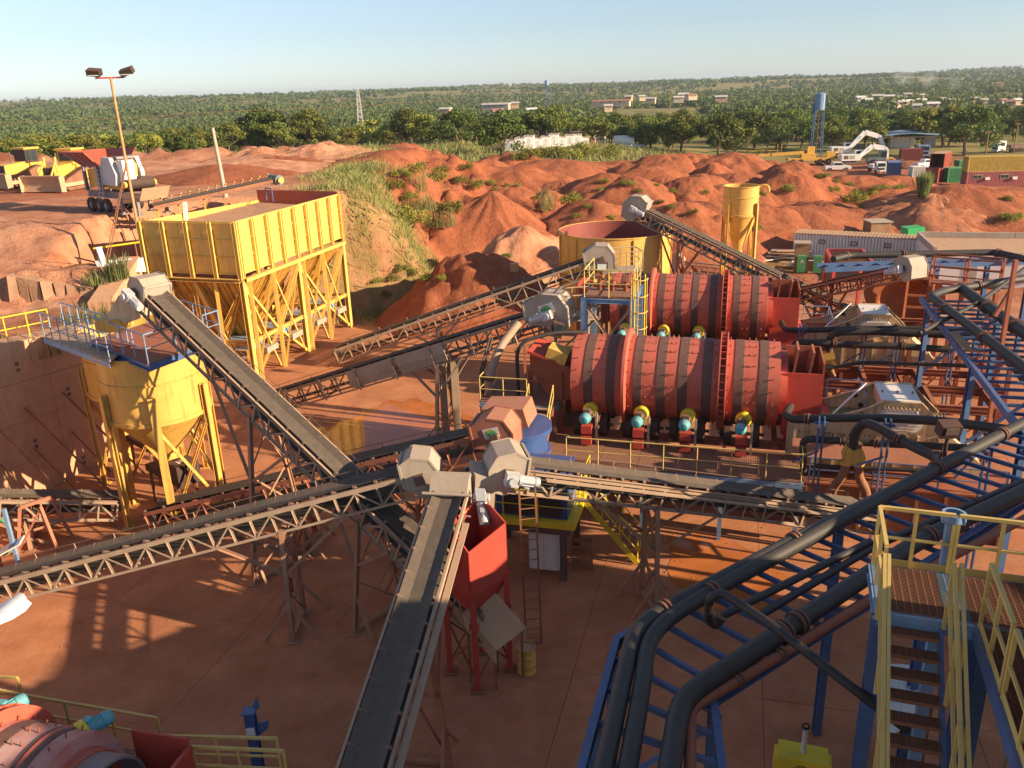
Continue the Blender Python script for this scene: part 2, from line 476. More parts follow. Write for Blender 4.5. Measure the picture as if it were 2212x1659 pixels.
idx = np.arange(nr * na).reshape(nr, na)
quads = np.stack([idx[:-1, :-1], idx[:-1, 1:], idx[1:, 1:], idx[1:, :-1]], -1).reshape(-1, 4)[:, ::-1]
def np_mesh(me, V, Q):
    k = Q.shape[1]
    me.vertices.add(len(V)); me.vertices.foreach_set('co', np.ascontiguousarray(V, np.float32).ravel())
    me.loops.add(Q.size); me.loops.foreach_set('vertex_index', np.ascontiguousarray(Q, np.int32).ravel())
    me.polygons.add(len(Q)); me.polygons.foreach_set('loop_start', np.arange(0, Q.size, k, dtype=np.int32)); me.polygons.foreach_set('loop_total', np.full(len(Q), k, np.int32))
    me.update(calc_edges=True)
np_mesh(me, np.stack([GX, GY, GZ], -1).reshape(-1, 3), quads)
me.polygons.foreach_set('use_smooth', np.ones(len(quads), bool))
def vattr(me, n, a):
    at = me.attributes.new(n, 'FLOAT', 'POINT'); at.data.foreach_set('value', np.ascontiguousarray(a, np.float32).ravel())
fr = np.hypot(GX, GY)
terr = (GX < -13) & (GY > 44) & (GY < 112)
pale = np.where(terr, np.clip(.62 + fbm(GX * .06, GY * .12) * 1.2 + np.exp(-((GY - 56) / 6) ** 2) * .5, 0, 1), .15 + .25 * (GY < 70) + .3 * ((GX > -14) & (GX < 4) & (GY < 74)))
vattr(me, 'pale', pale)
vattr(me, 'grass', grass_mask(GX, GY))
dry = np.clip(sstep(128, 150, GY + .0 * GX) * (1 - sstep(52, 62, GX) * sstep(215, 195, GY)) + sstep(230, 260, fr), 0, 1)
vattr(me, 'dry', dry)
me.materials.append(gm)
structure(link('ground', me))

# ---------------------------------------------------------------- concrete working floor in panels
cm = mat('floor_concrete', (.49, .215, .102), .85, var=.25, scale=.35, dust=.8, dcol=(.34, .115, .047), spot=1.0, bump=.25, bscale=7, streak=.0)
floor = MB().b2((-24, -12, -.30), (34, 64, -.055)).build('concrete_floor', 'roof_tan'); structure(floor)
_pan = {}
PO = Vector((-9.2, 24.2, 0))
pw, pl = 5.6, 6.4
pm = MB()
pm.box((pw / 2, pl / 2, -.03), (pw - .016, pl - .016, .06))
pmesh = pm.mesh('floor_panel', cm)
for i in range(-6, 9):
    for j in range(-6, 8):
        q = PO + E1 * (i * pw) + E2 * (j * pl)
        cc = q + E1 * pw / 2 + E2 * pl / 2
        if cc.y < 6 or cc.y > 62 or cc.x > cc.y * .75 + 12 or cc.x < -cc.y * .75 - 6: continue
        if cc.x < -23 or (cc.x < -17 and cc.y > 47): continue
        link('floor_panel', pmesh, floor, Matrix.Translation(q + Vector((0, 0, random.uniform(-.008, .006)))) @ Matrix.Rotation(E, 4, 'Z'))

# ---------------------------------------------------------------- standing water
wm = mat('muddy_water', (.46, .15, .045), .07, var=.25, scale=.5, spec=.28)
def puddle(name, pts, z):
    P = [Vector((p.x, p.y, z)) for p in pts]; cx = sum(P, Vector()) / len(P)
    dense = []
    for i in range(len(P)):
        for k in range(5):
            q = lerp(P[i], P[(i + 1) % len(P)], k / 5); dense.append(q + (q - cx) * .07 * math.sin(i * 2.1 + k * 1.7))
    b = MB(); b.add([cx] + dense, [(0, i + 1, (i + 1) % len(dense) + 1) for i in range(len(dense))])
    o = b.build(name, wm); o['kind'] = 'structure'; o['label'] = name.replace('_', ' '); return o
puddle('red_puddle', [at_z(u, v, 0) for u, v in ((700, 985), (690, 925), (760, 905), (830, 868), (900, 862), (985, 880), (1045, 905), (1040, 945), (930, 965), (800, 1000))], .014)
puddle('brown_pond', [at_z(u, v, 0) for u, v in ((1450, 1250), (1440, 1160), (1520, 1150), (1640, 1190), (1700, 1250), (1660, 1330), (1520, 1320))], .014)

# ---------------------------------------------------------------- soil heaps
def heap(u, v, y, rad, el=1.0, sharp=.12, gull=0.0, name='soil_mound', label=None, group='red soil heaps behind the plant', rot=0.0, seed=0, m='ground_soil', pale=.0, rough=.12):
    p = at_y(u, v, y); base = gz(p.x, p.y); h = max(.6, p.z - base)
    na_, nr_ = 72, 26
    V = []; rs = random.Random(seed + int(u * 7 + v))
    ox, oy = rs.uniform(0, 90), rs.uniform(0, 90)
    A = np.linspace(0, 2 * math.pi, na_, endpoint=False); Rn = np.linspace(0, 1, nr_ + 1)[1:]
    a, q = np.meshgrid(A, Rn, indexing='ij')
    wob = 1 + .30 * fbm(np.cos(a) * 1.3 + ox, np.sin(a) * 1.3 + oy, 3)
    lx = np.cos(a) * q * rad * wob * el; ly = np.sin(a) * q * rad * wob
    X = p.x + lx * math.cos(rot) - ly * math.sin(rot); Yy = p.y + lx * math.sin(rot) + ly * math.cos(rot)
    def prof(q): 
        k = np.sqrt(q * q + sharp * sharp) - sharp
        f = 1 - k / (math.sqrt(1 + sharp * sharp) - sharp)
        return f * (1 - .25 * np.exp(-((q - 1) / .25) ** 2))
    H = h * prof(q)
    H = H + h * rough * fbm(X * .55 + ox, Yy * .55 + oy, 4) * np.sin(q * math.pi) + rough * .9 * fbm(X * 1.7, Yy * 1.7, 3) * (1 - q ** 4)
    if gull: 
        g = np.abs(fbm(a * 5 + ox, q * 1.2 + oy, 3)); H = H - gull * h * np.clip(.35 - g * 2.0, 0, 1) * np.sin(np.clip(q * 1.15, 0, 1) * math.pi)
    Zz = T(X, Yy) + H - .12 * (q > .97) - .25 * (q > .999)
    me = bpy.data.meshes.new(name)
    V = np.concatenate([[[p.x, p.y, base + h]], np.stack([X, Yy, Zz], -1).reshape(-1, 3)])
    id_ = 1 + np.arange(na_ * nr_).reshape(na_, nr_); nx = np.roll(id_, -1, 0)
    Q = np.stack([id_[:, :-1], id_[:, 1:], nx[:, 1:], nx[:, :-1]], -1).reshape(-1, 4)
    F = [tuple(int(k) for k in f) for f in Q] + [(0, int(id_[i, 0]), int(nx[i, 0])) for i in range(na_)]
    me.from_pydata(V.tolist(), [], F); me.polygons.foreach_set('use_smooth', [True] * len(F))
    vattr(me, 'pale', np.full(len(V), pale)); vattr(me, 'grass', np.zeros(len(V))); vattr(me, 'dry', np.zeros(len(V)))
    me.materials.append(MATS[m]); me.update()
    o = link(name, me)
    o.matrix_basis = Matrix.Identity(4)
    return tag(o, label or 'rounded red soil heap among the dumped heaps behind the plant', 'soil heap', group)
HEAPS = []
def hp(reg, x, y, yy, rad, **k):
    u, v = px(reg, x, y); HEAPS.append((u, v, yy)); return heap(u, v, yy, rad, **k)
hp(2, 1060, 888, 84, 9.5, sharp=.06, gull=.10, rough=.08, label='tall pointed orange soil heap with a dark left flank, nearest the grassy bank')
hp(2, 1250, 1108, 71, 6.5, el=1.3, rough=.16, pale=.8, label='pale pinkish rubble heap left of the big round yellow tank')
hp(2, 950, 1275, 63, 5.5, el=1.4, sharp=.3, rough=.25, label='low lumpy red soil heap beside the rear rising conveyor')
for q in ((720, 676, 122, 11, 1.3), (540, 716, 116, 8, 1.2), (1195, 742, 110, 12, 1.25), (1170, 650, 136, 9, 1.2), (1060, 690, 130, 7, 1), (1480, 690, 128, 12, 1.2),
          (1390, 690, 146, 9, 1.4), (1640, 712, 136, 11, 1.3), (1540, 700, 142, 9, 1.2), (1785, 782, 100, 11, 1.15), (1935, 800, 98, 10, 1.2), (1500, 822, 106, 8, 1.25),
          (800, 884, 100, 9, 1.4), (350, 846, 92, 6, 1.2), (1720, 945, 86, 9, 1.3), (2185, 655, 126, 11, 1.3), (2090, 735, 117, 9, 1.3), (1850, 705, 140, 10, 1.3),
          (2160, 800, 104, 8, 1.2), (1300, 690, 150, 9, 1.4), (620, 940, 90, 7, 1.3), (1400, 890, 97, 7, 1.3), (1180, 860, 98, 8, 1.4), (2000, 705, 146, 9, 1.3)):
    hp(2, *q[:4], el=q[4], sharp=random.uniform(.06, .25), gull=random.choice((0, 0, 0, .09)), rough=random.uniform(.08, .17))
for q in ((110, 652, 128, 11, 1.2), (390, 646, 126, 12, 1.3), (270, 715, 118, 7, 1.3), (765, 702, 114, 10, 1.2), (735, 755, 108, 8, 1.2), (100, 803, 100, 8, 1.1), (200, 785, 105, 8, 1.2),
          (1010, 962, 97, 9, 1.4), (560, 862, 106, 8, 1.4), (430, 775, 112, 9, 1.4), (880, 860, 110, 9, 1.5), (1200, 792, 120, 9, 1.4), (1440, 795, 122, 10, 1.4), (330, 850, 102, 7, 1.3),
          (2080, 884, 106, 9, 1.3), (480, 960, 90, 9, 1.4), (60, 960, 84, 8, 1.3), (1960, 862, 112, 8, 1.3), (1330, 850, 112, 9, 1.5), (620, 700, 128, 8, 1.3),
          (1060, 850, 114, 8, 1.5), (200, 960, 88, 8, 1.4), (2160, 960, 104, 8, 1.3)):
    hp(3, *q[:4], el=q[4], sharp=random.uniform(.08, .28), gull=random.choice((0, 0, 0, .10)), rough=random.uniform(.08, .18))
hp(3, 830, 985, 91, 11, el=1.3, sharp=.2, gull=.05, label='broad smooth red soil heap right above the long grey office cabin')
hp(3, 1660, 912, 94, 11, el=1.2, sharp=.35, gull=.28, pale=.35, rough=.2, label='deeply gullied tan soil heap with eroded ribs right of the tall reed clump')
hp(3, 1830, 850, 96, 15, el=1.15, sharp=.15, gull=.12, rough=.1, label='large sloping red soil heap at the right with an eroded crest')
hp(1, 1390, 720, 84, 7.5, sharp=.1, rough=.08, group='loose heaps on the upper yard', label='smooth orange soil heap behind the mobile crusher conveyor')
hp(1, 1560, 690, 92, 8, el=1.2, sharp=.15, pale=.9, group='loose heaps on the upper yard', label='pale sandy heap behind the smooth orange heap')
hp(1, 1770, 705, 100, 5, el=1.2, rough=.25, group='loose heaps on the upper yard', label='rough dark red soil heap at the grass edge of the upper yard')
hp(1, 1990, 700, 104, 7, el=1.8, rough=.25, pale=.9, group='loose heaps on the upper yard', label='low pale rubble heap beyond the tall grass')

ORD = ['first', 'second', 'third', 'fourth', 'fifth', 'sixth', 'seventh', 'eighth', 'ninth', 'tenth', 'eleventh', 'twelfth', 'thirteenth', 'fourteenth', 'fifteenth', 'sixteenth']
_hs = [(o, o.data.vertices[0].co.copy()) for o in bpy.data.objects if o.get('label', '').startswith('rounded red soil heap')]
_hs.sort(key=lambda q: q[1].y)
_rows = ('nearest', 'second', 'third', 'farthest'); _k = (len(_hs) + 3) // 4
for r_ in range(4):
    for i, (o, c_) in enumerate(sorted(_hs[r_ * _k:(r_ + 1) * _k], key=lambda q: q[1].x / q[1].y)):
        o['label'] = f'rounded red soil heap, {ORD[i]} from the left in the {_rows[r_]} row of heaps'
# ---------------------------------------------------------------- leaves
def foliage_mat(name, c1, c2):
    m = bpy.data.materials.new(name); m.use_nodes = True; nt = m.node_tree; N = nt.nodes; L = nt.links; b = N['Principled BSDF']
    b.inputs['Roughness'].default_value = .7; b.inputs['Specular IOR Level'].default_value = .15
    g = N.new('ShaderNodeNewGeometry'); n = N.new('ShaderNodeTexNoise'); n.inputs['Scale'].default_value = .55; n.inputs['Detail'].default_value = 5
    L.new(g.outputs['Position'], n.inputs['Vector'])
    oi = N.new('ShaderNodeObjectInfo'); mr = N.new('ShaderNodeMapRange'); mr.inputs[1].default_value = .32; mr.inputs[2].default_value = .68
    L.new(n.outputs[0], mr.inputs[0])
    mx = N.new('ShaderNodeMix'); mx.data_type = 'RGBA'; mx.inputs[6].default_value = (*c1, 1); mx.inputs[7].default_value = (*c2, 1); L.new(mr.outputs[0], mx.inputs[0])
    hs = N.new('ShaderNodeHueSaturation'); L.new(mx.outputs[2], hs.inputs['Color'])
    r1 = N.new('ShaderNodeMapRange'); r1.inputs[3].default_value = .72; r1.inputs[4].default_value = 1.3; L.new(oi.outputs['Random'], r1.inputs[0]); L.new(r1.outputs[0], hs.inputs['Value'])
    r2 = N.new('ShaderNodeMapRange'); r2.inputs[3].default_value = .475; r2.inputs[4].default_value = .515; L.new(oi.outputs['Random'], r2.inputs[0]); L.new(r2.outputs[0], hs.inputs['Hue'])
    L.new(hs.outputs[0], b.inputs['Base Color'])
    tr = N.new('ShaderNodeBsdfTranslucent'); L.new(hs.outputs[0], tr.inputs['Color'])
    ms = N.new('ShaderNodeMixShader'); ms.inputs[0].default_value = .25; L.new(b.outputs[0], ms.inputs[1]); L.new(tr.outputs[0], ms.inputs[2])
    L.new(ms.outputs[0], N['Material Output'].inputs['Surface'])
    MATS[name] = m
foliage_mat('leaf_green', (.23, .25, .055), (.10, .14, .034))
foliage_mat('leaf_dark', (.15, .185, .045), (.07, .105, .03))
foliage_mat('leaf_yellow', (.32, .30, .06), (.15, .18, .036))
foliage_mat('leaf_far', (.175, .20, .05), (.06, .10, .03))
foliage_mat('grass_blade', (.36, .33, .13), (.19, .22, .07))
foliage_mat('reed', (.27, .28, .11), (.16, .20, .07))
def leaf_quads(C_, n, size, rad, flat=.7, gen=rng, hollow=.45):
    """leaf-sized quads round clump centres C_ (k,3)"""
    k = len(C_); d = gen.normal(size=(k, n, 3)); d /= np.linalg.norm(d, axis=-1, keepdims=True)
    rr = (hollow + (1 - hollow) * gen.random((k, n, 1))) * np.asarray(rad).reshape(-1, 1, 1)
    P = C_[:, None, :] + d * rr * np.array((1, 1, flat)); P = P.reshape(-1, 3)
    m = len(P); a = gen.normal(size=(m, 3)); nrm = d.reshape(-1, 3) + a * .8; nrm /= np.linalg.norm(nrm, axis=-1, keepdims=True)
    t = np.cross(nrm, gen.normal(size=(m, 3))); t /= np.linalg.norm(t, axis=-1, keepdims=True) + 1e-9; b = np.cross(nrm, t)
    s = size * (.6 + .8 * gen.random((m, 1)))
    V = np.stack([P - t * s - b * s * .6, P + t * s - b * s * .6, P + t * s * .7 + b * s * .6, P - t * s * .7 + b * s * .6], 1).reshape(-1, 3)
    return V, np.arange(4 * m).reshape(-1, 4)
def leaf_mesh(name, C_, n, size, rad, m, flat=.7, gen=rng):
    V, Q = leaf_quads(C_, n, size, rad, flat, gen); me = bpy.data.meshes.new(name); np_mesh(me, V, Q); me.materials.append(MATS[m]); return me
def tree_variant(seed, h, spread, m, umbrella=.5, nblob=19, leaf=.20, per=150):
    """(trunk mesh, crown mesh) of a tree about h tall standing at the origin"""
    g = np.random.default_rng(seed); r_ = random.Random(seed)
    t = MB(); th = h * r_.uniform(.2, .3); lean = Vector((r_.uniform(-.06, .06) * h, r_.uniform(-.06, .06) * h, th))
    rb = h * .028
    t.cyl((0, 0, -.4), lean, rb * 1.2, 8, rb * .75)
    C_ = []; rad = []
    for i in range(nblob):
        a = i * 2.399 + r_.uniform(-.4, .4); f = math.sqrt((i + .5) / nblob); rr = spread * f * .78
        top = h * (.86 - .36 * f * f * (1 - umbrella * .5)) + r_.uniform(-.12, .06) * h
        if i % 3 == 2: top -= h * .26
        p = Vector((math.cos(a) * rr + lean.x * .6, math.sin(a) * rr + lean.y * .6, top)); C_.append(p); rad.append(spread * r_.uniform(.22, .40))
        if i % 2 == 0:
            mid = lerp(lean, p, .5) + Vector((0, 0, -.06 * h)); t.tube([lean * .96, mid, lerp(mid, p, .85)], rb * .33, 5, caps=False)
    return t.mesh('trunk', 'bark'), leaf_mesh('crown', np.array([tuple(p) for p in C_]), per, leaf, np.array(rad), m, .78, g)
TV = {'green': [tree_variant(s, 9, 4.6, 'leaf_green', .5) for s in (1, 2, 3)],
      'dark': [tree_variant(s, 9, 4.8, 'leaf_dark', .35, 20) for s in (4, 5, 6)],
      'yellow': [tree_variant(s, 9, 4.4, 'leaf_yellow', .6, 15) for s in (7, 8)]}
TL = {'green': ('mid green spreading tree in the belt beyond the yards', 'tree'), 'dark': ('dense dark green tree in the belt beyond the yards', 'tree'), 'yellow': ('yellowish green bushy tree in the belt beyond the yards', 'tree')}
def tree(x, y, h, kind='green', k=None, wide=1.0, label=None, rz=None):
    if label is None:
        zone = np.interp(x / y, (-9, 9), (0, 0)); w_ = 'left of the light pole' if x / y < -.44 else 'between the light pole and the lattice mast' if x / y < -.175 else 'between the mast and the lone dark tree' if x / y < -.01 else 'behind the white generator cabins' if x / y < .16 else 'left of the water tower' if x / y < .36 else 'right of the water tower'
        label = {'green': 'mid green spreading tree', 'dark': 'dense dark green tree', 'yellow': 'yellowish green bushy tree'}[kind] + (' in the front belt ' if y < 240 else ' in the middle belt ' if y < 305 else ' in the back belt ') + w_
    tr, cr = TV[kind][(k if k is not None else random.randrange(9)) % len(TV[kind])]
    z = gz(x, y); s = h / 9.0; rz = random.uniform(0, 6.28) if rz is None else rz
    MM = Matrix.Translation((x, y, z - .1)) @ Matrix.Rotation(rz, 4, 'Z') @ Matrix.Diagonal((s * wide, s * wide, s, 1))
    o = thing('tree', label or TL[kind][0], 'tree', (x, y, z), 'tree belt beyond the yards')
    link('trunk', tr, o, MM); link('crown', cr, o, MM)
    return o
def tree_px(u, v, y, h, kind, **k):
    p = at_y(u, v, y); return tree(p.x, p.y, h, kind, **k)
# trees that stand out, by the foot of the trunk
tree_px(1080, 325, 165, 8.2, 'dark', k=0, wide=1.25, label='lone dark spreading tree with bare lower limbs left of the white generator cabins')
tree_px(1552, 325, 205, 11, 'dark', k=1, wide=1.15, label='large rounded dark tree standing alone left of the blue water tower')
tree_px(1590, 322, 208, 10, 'green', k=0, label='slender green tree leaning on the right of the lone rounded dark tree')
tree_px(1468, 318, 215, 10.5, 'green', k=1, label='small open-crowned tree left of the lone rounded dark tree')
tree_px(1995, 320, 235, 11, 'yellow', k=0, wide=1.25, label='sunlit yellow green tree with forked trunk beside the blue roofed shed')
tree_px(2038, 318, 238, 12, 'yellow', k=1, wide=1.1, label='tall yellow green tree just right of the forked sunlit tree')
tree_px(2085, 333, 205, 12.5, 'dark', k=2, wide=1.2, label='leaning tree with a bare trunk behind the wooden pole at the right')
tree_px(1800, 322, 225, 9, 'green', k=2, wide=1.25, label='low round green tree right of the water tower legs')
tree_px(577, 325, 215, 11.5, 'dark', k=1, wide=1.1, label='dark round tree at the edge of the dry meadow left of the lattice mast')
tree_px(665, 322, 215, 10.5, 'green', k=0, label='bright green tree with a thin trunk left of the lattice mast')
tree_px(890, 310, 225, 9.5, 'green', k=1, wide=1.2, label='round tree on the far edge of the dry meadow right of the lattice mast')
rt = random.Random(5)
def belt(u0, u1, n, y0, y1, h0, h1, kinds):
    for i in range(n):
        u = u0 + (u1 - u0) * (i + rt.random()) / n; y = rt.uniform(y0, y1)
        d = ray(u, 300); x = d.x / d.y * y
        tree(x, y, rt.uniform(h0, h1), rt.choice(kinds), wide=rt.uniform(.95, 1.35))
belt(-40, 420, 26, 165, 205, 4.5, 7.5, ['yellow', 'green', 'dark', 'yellow'])
belt(-60, 620, 34, 210, 290, 5.5, 9, ['dark', 'green', 'green', 'yellow'])
belt(440, 1000, 30, 205, 285, 5, 8.5, ['dark', 'green', 'yellow'])
belt(980, 1480, 34, 215, 300, 5.5, 10, ['dark', 'green', 'dark'])
belt(1420, 2260, 34, 265, 330, 7, 12, ['dark', 'green', 'dark', 'green'])
belt(1600, 2260, 18, 228, 262, 7, 11, ['dark', 'green', 'dark'])
belt(-80, 2300, 84, 310, 400, 6, 11, ['dark', 'green', 'dark'])

# ---------------------------------------------------------------- the far bush as one mass
def far_bush():
    g = np.random.default_rng(11); Cs = []; Rs = []
    for r0, r1, n, s0, s1 in ((290, 560, 3600, 1.8, 5.6), (560, 900, 5400, 2.0, 6.4), (900, 1500, 7000, 2.4, 6.6), (1500, 2400, 6500, 2.6, 6.2), (2400, 3800, 4500, 4, 8)):
        r = np.sqrt(g.random(n) * (r1 ** 2 - r0 ** 2) + r0 ** 2); a = np.radians(g.uniform(-43, 43, n)); x = r * np.sin(a); y = r * np.cos(a)
        dens = fbm(x / 130.0, y / 90.0, 4); keep = dens + .35 * fbm(x / 45.0 + 9, y / 30.0, 2) > -.08
        x, y = x[keep], y[keep]; s = g.uniform(s0, s1, len(x)); z = T(x, y) + s * .75
        Cs.append(np.stack([x, y, z], -1)); Rs.append(s)
    C_ = np.concatenate(Cs); Rr = np.concatenate(Rs); rr = np.hypot(C_[:, 0], C_[:, 1])
    out = []; off = 0; VV = []; QQ = []
    for lo, hi, n, sz in ((0, 600, 64, .75), (600, 1100, 40, 1.1), (1100, 1900, 24, 1.6), (1900, 9000, 14, 2.4)):
        mk = (rr >= lo) & (rr < hi)
        V, Q = leaf_quads(C_[mk], n, sz, Rr[mk], .72, g, hollow=.7); VV.append(V); QQ.append(Q + off); off += len(V)
    me = bpy.data.meshes.new('far_bush'); np_mesh(me, np.concatenate(VV), np.concatenate(QQ)); me.materials.append(MATS['leaf_far'])
    tag(link('far_bush', me), 'wooded savanna rolling away to the horizon', 'woodland', kind='stuff')
far_bush()

# ---------------------------------------------------------------- grass and shrubs
def blades(name, label, P, hgt, wid, m, lean=.25, cat='grass'):
    g = rng; n = len(P); a = g.uniform(0, 2 * math.pi, n); h = hgt * (.5 + g.random(n)); w = wid * (.6 + .8 * g.random(n))
    ca, sa = np.cos(a), np.sin(a); lx = g.normal(size=n) * lean * h; ly = g.normal(size=n) * lean * h
    V = np.stack([np.stack([P[:, 0] - ca * w, P[:, 1] - sa * w, P[:, 2] - .05], -1), np.stack([P[:, 0] + ca * w, P[:, 1] + sa * w, P[:, 2] - .05], -1),
                  np.stack([P[:, 0] + lx * .5 + ca * w * .5, P[:, 1] + ly * .5 + sa * w * .5, P[:, 2] + h * .6], -1), np.stack([P[:, 0] + lx, P[:, 1] + ly, P[:, 2] + h], -1)], 1).reshape(-1, 3)
    me = bpy.data.meshes.new(name); np_mesh(me, V, np.arange(4 * n).reshape(-1, 4)); me.materials.append(MATS[m])
    return tag(link(name, me), label, cat, kind='stuff')
gx = rng.uniform(-26, 12, 170000); gy = rng.uniform(60, 135, 170000); mk = grass_mask(gx, gy)
sel = rng.random(170000) < np.clip((mk - .22) * 1.6, 0, 1) * .85
gx, gy = gx[sel], gy[sel]
blades('bank_grass', 'tall green and straw coloured grass on the bank behind the yellow hopper', np.stack([gx, gy, T(gx, gy)], -1), .5, .022, 'grass_blade', .4)
gx = rng.uniform(-75, 45, 26000); gy = rng.uniform(150, 215, 26000); k_ = fbm(gx * .06, gy * .06) > -.1
blades('meadow_grass', 'dry straw grass of the meadow below the tree belt', np.stack([gx[k_], gy[k_], T(gx[k_], gy[k_])], -1), .9, .12, 'grass_blade', .4)
SHV = [leaf_mesh('shrub', np.array([(random.uniform(-.6, .6), random.uniform(-.6, .6), random.uniform(.15, .6)) for _ in range(8)]), 110, .045, np.full(8, .42), 'leaf_yellow', .8) for _ in range(3)]
def shrub(u, v, y, s, label=None, sz=1.0, m=None):
    p = at_y(u, v, y)
    o = link('shrub', SHV[random.randrange(3)], None, Matrix.Translation(p) @ Matrix.Rotation(random.uniform(0, 6), 4, 'Z') @ Matrix.Diagonal((s, s, s * sz, 1)))
    return tag(o, label or 'small green shrub growing on the soil heaps', 'shrub', 'shrubs on the soil heaps')
# shrubs, reeds and tufts where the slope under that spot of the view lies
bpy.context.view_layer.update()
_dg = bpy.context.evaluated_depsgraph_get()
def hit(u, v):
    o = CAMPOS.copy(); d = ray(u, v).normalized()
    for _ in range(6):
        ok, loc, nrm, i, ob, mm = scene.ray_cast(_dg, o, d)
        if not ok: return at_z(u, v, 0)
        if ob.name.startswith(('ground', 'soil', 'concrete', 'floor')): return loc
        o = loc + d * .05
    return loc
def shrub_at(reg, x, y, s, label=None, tall=1.0):
    p = hit(*px(reg, x, y))
    o = link('shrub', SHV[random.randrange(3)], None, Matrix.Translation(p) @ Matrix.Rotation(random.uniform(0, 6), 4, 'Z') @ Matrix.Diagonal((s * .78, s * .78, s * .7 * tall, 1)))
    return tag(o, label or 'small green shrub growing on the soil heaps', 'shrub', 'shrubs on the soil heaps')
for x, y, s in ((700, 820, 2.4), (850, 830, 1.6), (960, 860, 1.7), (590, 760, 1.8), (740, 760, 1.6), (900, 740, 1.5), (440, 870, 1.8), (490, 790, 1.6), (540, 930, 1.3), (1050, 845, 1.3),
                (1560, 960, 2.0), (1590, 1045, .8), (1660, 985, .8), (1810, 1055, .8), (1770, 830, 1.0), (1890, 845, 1.1), (1940, 845, 1.0), (1980, 890, .9), (1740, 875, .7), (2120, 960, .8),
                (2190, 890, .9), (2190, 990, .8), (2100, 850, .6), (1080, 880, .7), (1330, 930, .7), (1150, 1300, .7), (560, 1090, 2.4), (470, 1060, 2.2), (800, 1020, 2.2), (1150, 850, .7), (1220, 850, .7),
                (1510, 1330, .5), (330, 1460, .8), (430, 1440, 1.0), (480, 1380, 1.0), (560, 1400, .9), (390, 1540, .9), (640, 1440, .9), (740, 1440, .7)):
    shrub_at(2, x, y + 10, s)
for x, y, s in ((920, 800, 1.2), (1000, 890, 1.4), (960, 795, 1.0), (1110, 850, 1.1), (1280, 880, 1.3), (1330, 870, 1.2), (1440, 865, 1.2), (1410, 870, 1.0), (1260, 905, 1.0), (720, 880, 1.5), (1020, 830, .9),
                (200, 900, .9), (520, 1130, 1.0), (130, 1020, .8), (2110, 940, 1.0), (1180, 990, .8), (2090, 1060, 1.3), (2150, 1070, 1.6), (560, 910, 1.0)):
    shrub_at(3, x, y + 8, s)
shrub_at(3, 1150, 960, 2.6, 'round olive bush standing alone on the heaps above the grey office cabin', 1.2)
for x, y, s in ((1800, 655, 2.6), (1650, 650, 2.8), (1560, 660, 2.6), (1460, 645, 3.0), (1390, 640, 2.6), (1700, 640, 2.4), (1300, 655, 2.2), (1620, 600, 2.5), (1810, 610, 2.0), (1240, 660, 1.8)):
    p = hit(*px(2, x, y + 30))
    o = link('bush', SHV[random.randrange(3)], None, Matrix.Translation(p) @ Matrix.Diagonal((s, s, s * .95, 1)))
    tag(o, 'dense green bush in the row below the white generator cabins', 'bush', 'bush row below the generator cabins')
# tall grass clumps
def clump(reg, x, y, n, rad, h, name, label, m='reed'):
    p = hit(*px(reg, x, y)); a = rng.uniform(0, 6.28, n); q = rad * np.sqrt(rng.random(n))
    P = np.stack([p.x + q * np.cos(a), p.y + q * np.sin(a), np.full(n, p.z)], -1)
    V = blades(name, label, P, h, .022, m, .14); V['kind'] = 'thing'; V['category'] = 'reed clump'
clump(3, 1570, 925, 700, .55, 2.0, 'reed_clump', 'tall upright reed clump on the heaps in front of the stacked containers')
clump(2, 600, 1010, 300, 1.6, 1.2, 'grass_clump', 'pale feathery grass clump on the slope left of the pointed orange heap')
clump(2, 730, 1110, 260, 1.5, 1.2, 'grass_clump', 'wispy grass clump at the dark foot of the pointed orange heap')
clump(2, 1405, 1010, 60, .8, 2.0, 'grass_clump', 'thin tall straw stalks on the heaps left of the bushy shrub')
clump(2, 590, 890, 90, .9, 1.5, 'grass_clump', 'straw stalks on the left flank above the grassy bank')
clump(1, 750, 1440, 260, .6, 1.0, 'grass_clump', 'green grass clump in front of the white corrugated sheets')
clump(1, 640, 1465, 200, .9, .6, 'grass_clump', 'low grass clump left of the white corrugated sheets')
clump(4, 200, 560, 260, 1.8, .6, 'grass_clump', 'low grass on top of the retaining wall behind the yellow railing')
clump(4, 600, 380, 260, 1.6, .8, 'grass_clump', 'dry grass on the bank behind the blue walkway')
# ================================================================ CONVEYORS
def gearmotor(parent, p, ax, side, m='motor_grey', s=1.0):
    """gear box with a ribbed motor and fan cover; ax = motor direction, side = output direction"""
    p = Vector(p); ax = Vector(ax).normalized(); side = Vector(side).normalized(); u = ax.cross(side)
    rot = Matrix((ax, side, u)).transposed()
    b = MB(); b.box(p, (.42 * s, .30 * s, .40 * s), rot); b.cyl(p - side * .24 * s, p + side * .24 * s, .13 * s, 12); b.cyl(p + ax * .2 * s, p + ax * .30 * s, .19 * s, 14)
    g = b.build('gear_motor', m, parent)
    b = MB(); q = p + ax * .30 * s; b.cyl(q, q + ax * .42 * s, .145 * s, 14)
    for i in range(8):
        a = i * math.pi / 4; dv = (side * math.cos(a) + u * math.sin(a)); b.bar(q + dv * .15 * s, q + dv * .15 * s + ax * .40 * s, .02 * s, .04 * s, up=dv)
    b.box(q + ax * .2 * s + u * .17 * s, (.16 * s, .14 * s, .09 * s), rot); b.build('motor_body', m, g)
    MB().cyl(q + ax * .42 * s, q + ax * .56 * s, .165 * s, 14, .15 * s).build('fan_cover', m, g)
